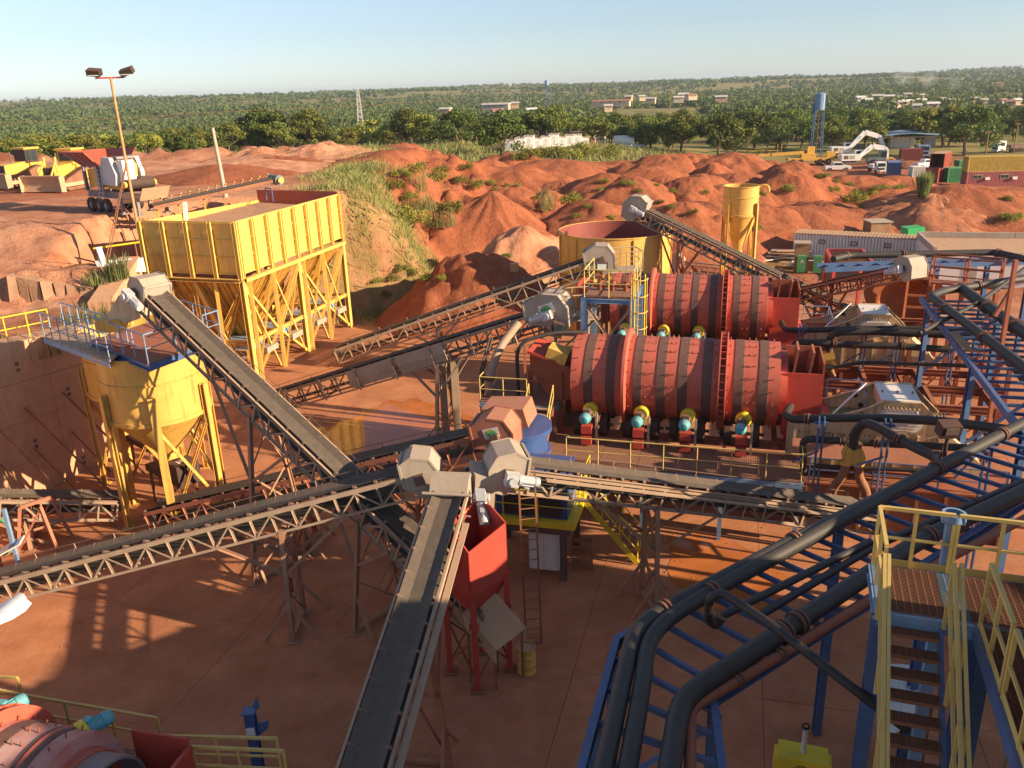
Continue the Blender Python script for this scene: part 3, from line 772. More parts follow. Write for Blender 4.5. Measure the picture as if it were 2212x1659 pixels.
def logo(parent, P, x, y, w, h, m1='black'):
    """flat maker's plate: white board, dark hexagon with green corner, lettering"""
    P, x, y = Vector(P), Vector(x).normalized(), Vector(y).normalized(); n = x.cross(y)
    q = lambda a, b, k=0: P + x * a * w + y * b * h + n * k
    bd = MB().prism([q(-.5, -.5), q(.5, -.5), q(.5, .5), q(-.5, .5)], n * .012).build('logo_plate', 'white', parent)
    MB().prism([q(-.42, .02, .014), q(-.22, -.32, .014), q(.16, -.32, .014), q(.34, .05, .014), q(.12, .38, .014), q(-.22, .38, .014)], n * .004).build('logo_emblem', 'green', bd)
    MB().prism([q(-.14, -.02, .019), q(-.02, -.24, .019), q(.26, -.1, .019), q(.14, .14, .019)], n * .004).build('logo_emblem', 'bright_green', bd)
    M3 = Matrix((x, y, n)).transposed().to_4x4(); M3.translation = q(-.03, .22, .020); text('logo_text', 'ROC', h * .34, 'bright_yellow', bd, M3)
    M4 = M3.copy(); M4.translation = q(.1, -.40, .016); text('logo_text', 'IMPACT', h * .2, 'black', bd, M4)
def trestle(t, P, s, d, w, dep, m, spread=1.6, splay=.35, zg=0.0, braces=True, flare=1.5):
    """two-legged trestle below the truss at belt point P"""
    P = Vector(P); top = P - Vector((0, 0, dep)); sh = Vector((s.x, s.y, 0)).normalized(); dh = Vector((d.x, d.y, 0)).normalized(); H = top.z - zg
    f = [Vector((top.x, top.y, zg)) + sh * (k * spread / 2) for k in (-1, 1)]; g = [top + sh * (k * w * .5) for k in (-1, 1)]
    for a, b in zip(f, g):
        bar('leg', a, b, .15, m, t, kind='ibeam'); MB().box(a + Vector((0, 0, .02)), (.36, .36, .035)).build('base_plate', m, t)
    bar('base_beam', f[0] + Vector((0, 0, .1)), f[1] + Vector((0, 0, .1)), .12, m, t)
    bar('head_beam', g[0] - Vector((0, 0, .08)), g[1] - Vector((0, 0, .08)), .18, m, t, h=.16)
    n = max(1, int(H / 1.9))
    for i in range(n):
        a0, a1 = lerp(f[0], g[0], (i + .1) / n), lerp(f[1], g[1], (i + .1) / n); b0, b1 = lerp(f[0], g[0], (i + .95) / n), lerp(f[1], g[1], (i + .95) / n)
        bar('brace', a0, b1, .07, m, t, kind='angle'); bar('brace', a1, b0, .07, m, t, kind='angle')
    for a, b in zip(f, g):
        bar('foot_strut', a + dh * .9 + Vector((0, 0, .05)), lerp(a, b, min(.4, 1.3 / max(H, .1))), .09, m, t); bar('foot_strut', a - dh * .9 + Vector((0, 0, .05)), lerp(a, b, min(.4, 1.3 / max(H, .1))), .09, m, t)
        if braces:
            for k in (-1, 1): bar('knee_brace', lerp(a, b, .62), b + d * (k * flare) + Vector((0, 0, .02)), .10, m, t, kind='angle')
def conveyor(name, label, A, B, w=1.05, dep=.75, steel='grey_steel', bays=14, supports=(), hood='hood_steel', motor=1, belt_m='belt', logo_side=None, hood_s=1.0, tray=0, rail=0, mstyle=None, tail=True, hood_len=.9):
    A, B = Vector(A), Vector(B); d = (B - A).normalized(); s = d.cross(Vector((0, 0, 1))).normalized(); n = s.cross(d).normalized(); Lx = (B - A).length
    t = thing(name, label, 'conveyor', (A.x, A.y, 0)); t['group'] = 'belt conveyors of the plant'
    pt = lambda x, ss, nn: A + d * x + s * ss + n * nn
    hw = w / 2
    for k in (-1, 1):
        bar('top_chord', pt(0, k * hw, 0), pt(Lx, k * hw, 0), .07, steel, t, h=.15, up=n, kind='channel')
        bar('bottom_chord', pt(0, k * hw, -dep), pt(Lx, k * hw, -dep), .09, steel, t, up=n, kind='angle')
        bl = Lx / bays
        for i in range(bays + 1):
            bar('upright', pt(i * bl, k * hw, -dep), pt(i * bl, k * hw, -.05), .065, steel, t, kind='angle')
            if i < bays:
                a, b = ((i, -dep), (i + 1, -.06)) if i % 2 == 0 else ((i, -.06), (i + 1, -dep))
                bar('diagonal', pt(a[0] * bl, k * hw, a[1]), pt(b[0] * bl, k * hw, b[1]), .055, steel, t, kind='angle')
    for i in range(bays + 1):
        if i % 2 == 0: bar('cross_beam', pt(i * bl, -hw, -dep), pt(i * bl, hw, -dep), .06, steel, t)
        rod('idler_roller', pt(i * bl, -hw * .62, -.03), pt(i * bl, hw * .62, -.03), .055, 'dark_steel', t)
        for k in (-1, 1): rod('idler_roller', pt(i * bl, k * hw * .40, -.02), pt(i * bl, k * hw * .9, .14), .05, 'dark_steel', t)
    # troughed belt and its return run
    b = MB(); cs = [(-.82, .16), (-.36, .03), (.36, .03), (.82, .16), (.82, .14), (.36, .01), (-.36, .01), (-.82, .14)]
    b.prism([pt(.05, x * hw, z) for x, z in cs], d * (Lx - .1)); b.build('belt', belt_m, t)
    MB().prism([pt(.05, -hw * .75, -dep * .62), pt(.05, hw * .75, -dep * .62), pt(.05, hw * .75, -dep * .62 - .02), pt(.05, -hw * .75, -dep * .62 - .02)], d * (Lx - .1)).build('return_belt', belt_m, t)
    if tail: rod('tail_pulley', pt(0, -hw * .85, -dep * .28), pt(0, hw * .85, -dep * .28), dep * .32, 'dark_steel', t)
    # head hood
    if hood:
        q = hood_s; hl = hood_len * q
        prof = [(-hl, .08), (-hl * .9, .62 * q), (-.15 * q, .86 * q), (.62 * q, .55 * q), (.86 * q, -.15 * q), (.62 * q, -1.05 * q), (-.05 * q, -1.15 * q), (-.5 * q, -.62 * q), (-hl, -.30)]
        ww = hw * 1.12
        h = MB().prism([pt(Lx + x, -ww, z) for x, z in prof], s * (2 * ww)).build('head_hood', hood, t)
        for k in (-1, 1): bar('hood_rim', pt(Lx - hl, k * (ww + .01), -.3), pt(Lx - hl * .9, k * (ww + .01), .66 * q), .07, hood, h)
        for k in (-1, 1):
            for (x0, z0), (x1, z1) in list(zip(prof, prof[1:])) + [(prof[-1], prof[0])]: bar('flange_strip', pt(Lx + x0, k * (ww + .004), z0), pt(Lx + x1, k * (ww + .004), z1), .02, hood, h, h=.07, up=n)
            MB().box(pt(Lx - .1 * q, k * (ww + .012), -.55 * q), (.5 * q, .02, .36 * q), Matrix((d, s, n)).transposed()).build('access_door', hood, h)
        bar('hood_rim', pt(Lx - hl * .9, -ww, .67 * q), pt(Lx - hl * .9, ww, .67 * q), .08, hood, h)
        for k in (-1, 1): MB().box(pt(Lx, k * (ww + .05), -.1), (.3, .3, .3), Matrix((d, s, n)).transposed()).build('bearing_block', 'dark_steel', h)
        if logo_side:
            k = logo_side; logo(h, pt(Lx - .12 * q, k * (ww + .012), .12 * q), d * k, n, .75 * q, .5 * q)
    if motor:
        k = motor; ax = -d if mstyle is None else mstyle
        gearmotor(t, pt(Lx - .05, k * (hw * 1.12 + .34), -.12), ax, s * k)
    if tray:
        bar('cable_tray', pt(.3, tray * (hw + .16), -.12), pt(Lx - 1.2, tray * (hw + .16), -.12), .18, steel, t, h=.05, up=n)
        for i in range(1, bays): bar('tray_bracket', pt(i * bl, tray * hw, -.17), pt(i * bl, tray * (hw + .22), -.17), .04, steel, t)
    if rail:
        handr = [pt(x, rail * (hw + .02), .05) for x in (.6, Lx - 1.2)]
        rod('trip_wire', handr[0] + n * .25, handr[1] + n * .25, .012, 'dark_steel', t)
        for i in range(1, bays, 2): rod('wire_stay', pt(i * bl, rail * hw, 0), pt(i * bl, rail * (hw + .02), .30), .016, steel, t)
    for sp in supports:
        x = sp[0] * Lx; kw = sp[1] if len(sp) > 1 else {}
        trestle(t, pt(x, 0, 0), s, d, w, dep * 1.02, kw.pop('m', steel), **kw)
    return t, pt, Lx
V3 = Vector
# C1 tall conveyor from the red hopper to the cone tank
A = Z('A1', 640, 2300, 1.4) if False else at_y(1052, 1312, 21.2); B = at_y(322, 622, 31.6)
cv1 = conveyor('tank_feed_conveyor', 'steep dusty belt conveyor climbing left to the twin cone tanks', A, B, .95, .8, 'grey_steel', 22, supports=((.30, dict(spread=2.2, m='tan_steel')), (.62, dict(spread=2.6, flare=2.2, m='tan_steel'))), motor=-1, rail=1, hood_s=.66)
# C2, C3 feed the two red drums
A = at_z(560, 860, 1.2); B = at_y(1196, 664, 37.3)
cv2 = conveyor('front_drum_conveyor', 'belt conveyor with grey side sheets rising to the front red drum', A, B, 1.15, .95, 'grey_steel', 16, supports=((.66, dict(spread=2.4, m='grey_steel')),), motor=1, logo_side=1, hood_s=.95, rail=-1, hood_len=1.35)
t, pt, Lx = cv2
for a, b in ((.36, .52), (.53, .68)):
    MB().prism([pt(a * Lx, .64, .05), pt(b * Lx, .64, .05), pt(b * Lx, .70, -.45), pt(b * Lx, .64, -.85), pt(a * Lx, .64, -.85), pt(a * Lx, .70, -.45)], V3((0, 0, 0)) + (pt(0, 1, 0) - pt(0, 0, 0)) * .03).build('side_sheet', 'hood_steel', t)
for i in range(7):
    x = (.14 + i * .125) * Lx; bar('sheet_stay', pt(x, .74, .12), pt(x, .78, -1.05), .07, 'grey_steel', t)
A = at_z(728, 752, 1.2); B = at_y(1300, 552, 50)
cv3 = conveyor('rear_drum_conveyor', 'long open truss conveyor rising to the rear red drum behind', A, B, 1.15, .9, 'grey_steel', 18, supports=((.4, dict(spread=2.2)), (.78, dict(spread=2.2))), motor=0, logo_side=None, hood_s=.9, rail=-1, hood_len=1.2)
# C4 red dusty conveyor to the crusher
A = at_z(330, 1098, 1.0); B = at_y(1078, 925, 27.2)
cv4 = conveyor('crusher_feed_conveyor', 'rust red truss conveyor with orange hood feeding the blue crusher', A, B, 1.1, .85, 'red_steel', 16, supports=((.45, dict(spread=2.0)), (.80, dict(spread=2.0))), hood='red_steel', motor=0, logo_side=1, hood_s=.74, rail=-1, hood_len=1.2)
# C5 long grey conveyor in the left foreground
A = at_z(-60, 1262, 2.1); B = at_y(908, 1012, 24.0)
cv5 = conveyor('long_grey_conveyor', 'long grey truss conveyor crossing the left foreground above the floor', A, B, .92, .72, 'grey_steel', 22, supports=((.70, dict(spread=1.7, flare=2.2, m='tan_steel')),), motor=0, hood_s=.72, rail=-1, hood_len=.8)
# C6 nearest conveyor coming up from the bottom edge
H6 = at_y(972, 1062, 22.6); q = at_z(792, 1640, 3.4); A = H6 + (q - H6) * 1.75
cv6 = conveyor('near_rising_conveyor', 'worn black belt conveyor rising from the bottom edge of the yard', A, H6, 1.12, .62, 'grey_steel', 18, supports=((.66, dict(spread=1.7, flare=1.2, m='red_steel')),), motor=1, hood=None, tray=1, mstyle=V3((.1, -.75, -.6)))
t, pt, Lx = cv6
MB().prism([pt(Lx - .2, -.58, .12), pt(Lx + .12, -.58, .36), pt(Lx + .5, -.58, .36), pt(Lx + .62, -.58, -.1), pt(Lx + .4, -.58, -.6), pt(Lx, -.58, -.5)], (pt(0, 1, 0) - pt(0, 0, 0)) * 1.16).build('head_hood', 'hood_steel', t)
rod('hood_bar', pt(Lx - .35, -.75, .2), pt(Lx - .35, .75, .2), .05, 'hood_steel', t)
# C7 conveyor from the right to the red hopper
B = at_y(1092, 1000, 23.6); A = at_z(1885, 1098, 2.6)
cv7 = conveyor('cross_conveyor', 'silver edged truss conveyor coming in from the right to the red hopper', A, B, 1.05, .72, 'grey_steel', 18, supports=((.63, dict(spread=1.5, flare=2.2, m='tan_steel')),), motor=-1, hood_s=.7, tray=-1, rail=1, hood_len=.9)
t, pt, Lx = cv7
MB().prism([pt(Lx + .35, -.6, -.3), pt(Lx + 1.0, -.6, -.3), pt(Lx + .7, -.6, -2.0), pt(Lx + .1, -.6, -2.0)], (pt(0, 1, 0) - pt(0, 0, 0)) * 1.2).build('drop_chute', 'hood_steel', t)
# C8 short one leaving to the left
A = at_z(255, 1075, 1.2); B = at_z(-40, 1072, 2.4)
cv8 = conveyor('short_left_conveyor', 'short pale truss conveyor leaving under the cone tanks to the left edge', A, B, 1.0, .8, 'grey_steel', 7, supports=((.72, dict(spread=1.6, m='tan_steel')),), hood=None, motor=0)
# C9 high conveyor over the round yellow tank
B = at_y(1376, 444, 58); A = at_y(1885, 694, 51)
cv9 = conveyor('round_tank_conveyor', 'high narrow conveyor dropping right from above the round yellow tank', A, B, 1.15, .85, 'grey_steel', 24, supports=((.80, dict(spread=2.4, m='red_steel')), (.50, dict(spread=2.2, m='red_steel'))), motor=-1, hood_s=.92, rail=1)
# C10 small conveyor over the orange scrubber
B = at_y(1968, 574, 44.5); A = at_y(1700, 632, 54)
cv10 = conveyor('scrubber_conveyor', 'small rusty conveyor with grey hood over the orange scrubber end', A, B, 1.0, .7, 'red_steel', 12, supports=((.35, dict(spread=1.8)),), motor=1, hood_s=.7)
# ================================================================ YELLOW FEED HOPPER
def hopper():
    zt, zb = 10.0, 6.55
    C0 = at_z(505, 481, zt); L0 = at_z(301, 478, zt); R0 = at_z(728, 421, zt)
    a = (L0 - C0); b = (R0 - C0); a.z = b.z = 0; na_, nb_ = a.normalized(), b.normalized()
    t = thing('feed_hopper', 'big yellow ribbed feed hopper on braced legs left of centre', 'hopper', (C0.x, C0.y, 0))
    P = lambda i, j, z: V3((C0.x, C0.y, 0)) + a * i + b * j + V3((0, 0, z))
    def face(o, e, out, nbay, rows, thick=.05):
        L_ = e.length; d = e.normalized()
        for k in range(nbay):
            for r_ in range(rows):
                z0 = zb + .35 + (zt - zb - .35) * r_ / rows; z1 = zb + .35 + (zt - zb - .35) * (r_ + 1) / rows - .03
                c0 = o + d * (L_ * (k + .02) / nbay); c1 = o + d * (L_ * (k + .98) / nbay)
                MB().prism([c0 + V3((0, 0, z0)), c1 + V3((0, 0, z0)), c1 + V3((0, 0, z1)), c0 + V3((0, 0, z1))], out * -thick).build('panel', 'yellow', t)
        for k in range(nbay + 1):
            c = o + d * (L_ * k / nbay); bar('rib', c + out * .13 + V3((0, 0, zb)), c + out * .13 + V3((0, 0, zt + .03)), .16, 'yellow', t, h=.26, up=d, kind='ibeam')
        for r_ in range(rows + 1):
            z = zb + .35 + (zt - zb - .35) * r_ / rows
            bar('seam_flange', o + V3((0, 0, z)) + out * .02, o + e + V3((0, 0, z)) + out * .02, .05, 'yellow', t, h=.12, up=out)
        bar('rim', o + out * .02 + V3((0, 0, zt)), o + e + out * .02 + V3((0, 0, zt)), .14, 'yellow', t)
        bar('bottom_beam', o + out * .18 + V3((0, 0, zb - .02)), o + e + out * .18 + V3((0, 0, zb - .02)), .34, 'yellow', t, h=.22, kind='channel')
    O = V3((C0.x, C0.y, 0)); oa, ob = -nb_, -na_          # outward: front face, right face
    face(O, a, -nb_, 4, 3)
    face(O, b, -na_, 8, 3)
    MB().prism([P(.02, .01, 8.6), P(.02, .99, 8.9), P(.98, .99, 9.2), P(.98, .01, 9.2)], V3((0, 0, .25))).build('hopper_load', 'stone', t)
    for k in range(9): bar('rib', P(1, k / 8, zb), P(1, k / 8, zt - .5), .16, 'yellow', t)
    MB().prism([P(1, 0, zb), P(1, 1, zb), P(1, 1, zt - .4), P(1, 0, zt)], na_ * -.05).build('side_panel', 'yellow', t)
    MB().prism([P(1, 1, zb), P(0, 1, zb), P(0, 1, zt + .25), P(1, 1, zt + .35)], nb_ * .06).build('back_plate', 'box_red', t)
    # sloping bin walls with stiffeners
    def slope(o, e, inn, nrib, run, z1):
        q0, q1 = o + V3((0, 0, zb - .1)), o + e + V3((0, 0, zb - .1)); w0, w1 = o + e * .06 + inn * run + V3((0, 0, z1)), o + e * .94 + inn * run + V3((0, 0, z1))
        MB().add([q0, q1, w1, w0], [(0, 1, 2, 3)]).build('bin_wall', 'yellow', t)
        for k in range(nrib):
            f = (k + .5) / nrib; bar('bin_rib', lerp(q0, q1, f) - inn * .08, lerp(w0, w1, f) - inn * .10, .17, 'yellow', t, h=.32, up=e, kind='ibeam')
    slope(O + a * .03 + nb_ * .1, a * .94, nb_, 8, 2.6, 2.0)
    slope(O + b * .02 + na_ * .1, b * .46, na_, 9, 3.2, 2.0)
    slope(O + b * .52 + na_ * .1, b * .46, na_, 9, 3.2, 2.0)
    # legs
    pts = [(0, 0), (0, .5), (0, 1), (1, 0), (1, .5), (1, 1), (.5, 0)]
    for i, j in pts: bar('leg', P(i, j, -.05), P(i, j, zb - .05), .34, 'yellow', t, h=.30, up=na_, kind='ibeam')
    for j in (.04, .25, .54, .75): bar('leg', P(-.02, j, -.05), P(-.02, j, zb - .1), .22, 'yellow', t, kind='ibeam')
    for i in (.27, .75): bar('leg', P(i, -.01, -.05), P(i, -.01, zb - .1), .2, 'yellow', t, kind='ibeam')
    for j in (.12, .37, .62, .87): bar('brace', P(-.01, j - .12, zb - .2), P(-.01, j + .1, .2), .11, 'yellow', t, kind='channel'); bar('brace', P(-.01, j + .12, zb - .2), P(-.01, j - .1, .2), .11, 'yellow', t, kind='channel')
    for j in (.1, .3, .5, .7, .9): bar('inner_post', P(.45, j, 0), P(.45, j, 4.6), .18, 'yellow', t, kind='ibeam')
    for p, q in (((0, 0), (0, .5)), ((0, .5), (0, 1)), ((0, 0), (.5, 0)), ((.5, 0), (1, 0))):
        m_ = ((p[0] + q[0]) / 2, (p[1] + q[1]) / 2)
        bar('brace', P(*p, zb - .2), P(*m_, 2.6), .16, 'yellow', t, kind='channel'); bar('brace', P(*q, zb - .2), P(*m_, 2.6), .30, 'yellow', t, kind='channel')
        bar('brace', P(*m_, 2.6), P(*p, .1), .16, 'yellow', t, kind='channel'); bar('brace', P(*m_, 2.6), P(*q, .1), .16, 'yellow', t, kind='channel')
        bar('girt', P(*p, 2.6), P(*q, 2.6), .22, 'yellow', t, kind='ibeam')
    for j in (.0, .25, .5, .75, 1):
        bar('tie_beam', P(0, j, 2.5), P(1, j, 2.5), .2, 'yellow', t, kind='ibeam')
    for j in (.14, .38, .64, .88):
        f = MB(); c = P(.28, j, 1.95); rot = Matrix((na_, nb_, V3((0, 0, 1)))).transposed()
        f.box(c, (2.4, 1.25, .45), rot); f.box(c + V3((0, 0, .3)), (2.0, 1.4, .12), rot); f.build('feeder_pan', 'pale_blue', t)
        MB().box(P(-.01, j, 1.75), (.5, 1.3, .35), rot).build('feeder_lip', 'hood_steel', t)
hopper()
# block under it
# ================================================================ RETAINING WALL
def wall():
    t = thing('retaining_wall', 'tall dusty concrete retaining wall at the left edge', 'wall', (WA[0], WA[1], 0))
    a = V3((WA[0], WA[1], 0)); b = V3((WB[0], WB[1], 0)); e = b - a; n = V3((-e.y, e.x, 0)).normalized(); nb = 7; Hs = lambda f: 7.9 - 1.5 * f
    for i in range(nb):
        for j in range(4):
            p, q = a + e * (i / nb), a + e * ((i + .996) / nb); off = n * random.uniform(.0, .03)
            zz = lambda f, q_: -.1 + (Hs(f) + .1) * q_ / 4
            z0 = zz(i / nb, j)
            MB().prism([p + off + V3((0, 0, z0)), q + off + V3((0, 0, zz((i + 1) / nb, j))), q + off + V3((0, 0, zz((i + 1) / nb, j + .992))), p + off + V3((0, 0, zz(i / nb, j + .992)))], n * .32).build('wall_panel', 'concrete', t)
            if (i + j) % 2 == 0:
                for k in (0, 1):
                    c = lerp(p, q, .35) - n * .002 + off + V3((0, 0, z0 + .5 + k * .28)); MB().box(c, (.13, .13, .13)).build('tie_hole', 'dark_steel', t)
    MB().prism([a + n * .34 + V3((0, 0, -.1)), b + n * .34 + V3((0, 0, -.1)), b + n * .34 + V3((0, 0, 6.3)), a + n * .34 + V3((0, 0, 7.8))], n * 1.3).build('wall_core', 'concrete', t)
    b2 = V3((-21.3, 43.6, 0)); b3 = V3((-21.5, 48.6, 0))
    MB().prism([b + V3((0, 0, -.1)), b2 + V3((0, 0, -.1)), b2 + V3((0, 0, 6.9)), b + V3((0, 0, 6.4))], V3((-.05, .35, 0))).build('return_wall', 'concrete', t)
    MB().prism([b2 + V3((0, 0, -.1)), b3 + V3((0, 0, -.1)), b3 + V3((0, 0, 8.4)), b2 + V3((0, 0, 6.9))], V3((-1.2, 0, 0))).build('return_wall', 'concrete', t)
    for i, f in enumerate((.36, .47, .60)):
        p = a + e * f; rod('raking_prop', p - n * 3.2 + V3((0, 0, 0)) + e.normalized() * .8, p - n * .02 + V3((0, 0, 4.2)), .05, 'rust', t)
        rod('raking_prop', p - n * 1.4 + e.normalized() * .5, p - n * .02 + V3((0, 0, 2.2)), .04, 'rust', t)
    r = thing('wall_railing', 'bright yellow railing along the top of the retaining wall', 'railing', tuple(a + e * .35 + V3((0, 0, 6.3))))
    handrail(r, [a + e * .20 + n * .2 + V3((0, 0, 7.6)), a + e * .62 + n * .2 + V3((0, 0, 7.0))], 1.1, 'bright_yellow', .028, 1.15)
wall()
# ================================================================ CONE TANKS
def cone_tank(name, label, c, Rr, ztop, zcyl, zout, nleg, a0, m='tank_yellow', legw=.3, band=True, pipe_=False, top_in='rust_red'):
    t = thing(name, label, 'tank', (c[0], c[1], 0)); o = V3((c[0], c[1], 0))
    b = MB(); b.lathe([(Rr, zcyl), (Rr, ztop), (Rr + .07, ztop), (Rr + .07, ztop + .06), (Rr - .04, ztop + .06), (Rr - .04, zcyl + .02)], o, n=56); b.build('shell', m, t)
    MB().lathe([(Rr - .05, zcyl + .01), (.32, zout + .05)], o, n=56).build('inner_cone', top_in, t)
    MB().lathe([(Rr + .01, zcyl), (.35, zout), (.35, zout - .5)], o, n=56).build('cone', m, t)
    MB().lathe([(Rr + .05, zcyl - .08), (Rr + .05, zcyl + .08), (Rr, zcyl + .1)], o, n=56).build('seam_ring', m, t)
    if band: MB().lathe([(Rr + .002, (ztop + zcyl) / 2 + .35), (Rr + .05, (ztop + zcyl) / 2 + .33), (Rr + .05, (ztop + zcyl) / 2 + .27), (Rr + .002, (ztop + zcyl) / 2 + .25)], o, n=56).build('stiffener', m, t)
    L_ = []
    for k in range(nleg):
        a = a0 + 2 * math.pi * k / nleg; dv = V3((math.cos(a), math.sin(a), 0)); ztl = zcyl + (ztop - zcyl) * .45
        bar('leg', o + dv * (Rr + .16) - V3((0, 0, .02)), o + dv * (Rr + .16) + V3((0, 0, ztl)), legw, m, t, h=.2, up=dv, kind='ibeam'); L_.append(dv)
        MB().box(o + dv * (Rr + .16) + V3((0, 0, .02)), (.45, .45, .04)).build('foot_plate', m, t)
    for k in range(nleg):
        d0, d1 = L_[k], L_[(k + 1) % nleg]
        if k % 2 == 0:
            bar('brace', o + d0 * (Rr + .16) + V3((0, 0, zcyl - .2)), o + d1 * (Rr + .16) + V3((0, 0, .4)), .12, m, t, kind='channel')
            bar('brace', o + d1 * (Rr + .16) + V3((0, 0, zcyl - .2)), o + d0 * (Rr + .16) + V3((0, 0, .4)), .12, m, t, kind='channel')
    return t
tc = at_y(349, 900, 33.0); tk1 = cone_tank('cone_tank', 'larger front yellow cone tank under the blue platform', (tc.x, tc.y), 2.05, 7.4, 4.7, 2.7, 6, R(-72))
tc2 = at_y(306, 860, 36.4); tk2 = cone_tank('cone_tank', 'second yellow cone tank half hidden behind the front one', (tc2.x, tc2.y), 2.1, 7.3, 4.6, 2.6, 6, R(-100))
for i, c in enumerate((tc, tc2)):                                    # small electric feeders under the cones
    t = thing('belt_feeder', ('black belt feeder with a small label under the front cone tank', 'black belt feeder under the rear cone tank')[i], 'feeder', (c.x, c.y, 0))
    d = V3((.75, -.66, 0)).normalized(); s_ = V3((.66, .75, 0))
    p = V3((c.x, c.y, 1.7)); rot = Matrix((d, s_, V3((0, 0, 1)))).transposed()
    MB().box(p, (3.0, .9, .3), rot).build('frame', 'black', t); MB().box(p + d * 1.1 + V3((0, 0, .5)), (.9, 1.0, .7), rot).build('hood', 'black', t)
    MB().box(p + d * 1.1 + V3((0, 0, .86)) + s_ * -.1, (.3, .25, .01), rot).build('paper_label', 'white', t)
    for k in (-1, 1):
        for q in (-1.2, 1.2): bar('leg', p + d * q + s_ * (k * .4) - V3((0, 0, 1.7)), p + d * q + s_ * (k * .4), .1, 'rust', t)
def blue_platform():
    z = 7.65; F0, Lc, Rc = at_z(321, 788, z), at_z(196, 738, z), at_z(478, 730, z)
    Bc = Lc + Rc - F0; t = thing('tank_platform', 'blue railed platform on top of the yellow cone tanks', 'platform', (tc.x, tc.y, z))
    for i in range(8):
        a, b = i / 8, (i + .985) / 8
        MB().prism([lerp(F0, Lc, a), lerp(F0, Lc, b), lerp(Rc, Bc, b), lerp(Rc, Bc, a)], V3((0, 0, .05))).build('deck_plate', 'rust_red', t)
    for p, q in ((F0, Lc), (F0, Rc), (Lc, Bc), (Rc, Bc)): bar('edge_beam', p - V3((0, 0, .12)), q - V3((0, 0, .12)), .12, 'blue', t, h=.26, kind='channel')
    for f in (.25, .5, .75): bar('deck_joist', lerp(F0, Lc, f) - V3((0, 0, .1)), lerp(Rc, Bc, f) - V3((0, 0, .1)), .1, 'blue', t)
    up = V3((0, 0, .06))
    handrail(t, [Lc + up, F0 + up, lerp(F0, Rc, .38) + up], 1.1, 'pale_blue', .026, .95)
    handrail(t, [lerp(F0, Rc, .78) + up, Rc + up, lerp(Rc, Bc, .6) + up], 1.1, 'pale_blue', .026, .95)
    handrail(t, [lerp(Lc, Bc, .35) + up, Bc + up], 1.1, 'pale_blue', .026, .95)
    # gangway to the wall
    w = thing('gangway', 'blue railed gangway from the retaining wall to the tank platform', 'gangway', tuple(at_z(120, 745, 6.5)))
    a0, a1, b0, b1 = at_y(97, 731, 35.6), at_z(238, 783, 7.5), at_y(140, 706, 37.6), at_z(196, 738, 7.5)
    b1 = a1 + (b0 - a0)
    MB().prism([a0, a1, b1, b0], V3((0, 0, .05))).build('deck_plate', 'roof_tan', w)
    for p, q in ((a0, a1), (b0, b1)): bar('edge_beam', p - V3((0, 0, .1)), q - V3((0, 0, .1)), .1, 'pale_blue', w, h=.22, kind='channel')
    handrail(w, [a0 + up, a1 + up], 1.1, 'pale_blue', .026, 1.0); handrail(w, [b0 + up, b1 + up], 1.1, 'pale_blue', .026, 1.0)
    # drop chute below the conveyor head
    h = at_y(300, 690, 32.4); c_ = thing('discharge_chute', 'dusty yellow discharge chute below the conveyor head on the platform', 'chute', tuple(h))
    MB().prism([h + V3((-.4, -.5, 1.1)), h + V3((.3, -.5, 1.2)), h + V3((.1, -.5, .1)), h + V3((-.9, -.5, -.1)), h + V3((-1.0, -.5, .3))], V3((.2, 1.0, 0))).build('chute_body', 'cream', c_)
    MB().box(h + V3((-1.0, 0, -.1)), (1.0, 1.2, .5)).build('chute_lip', 'tank_yellow', c_)
blue_platform()

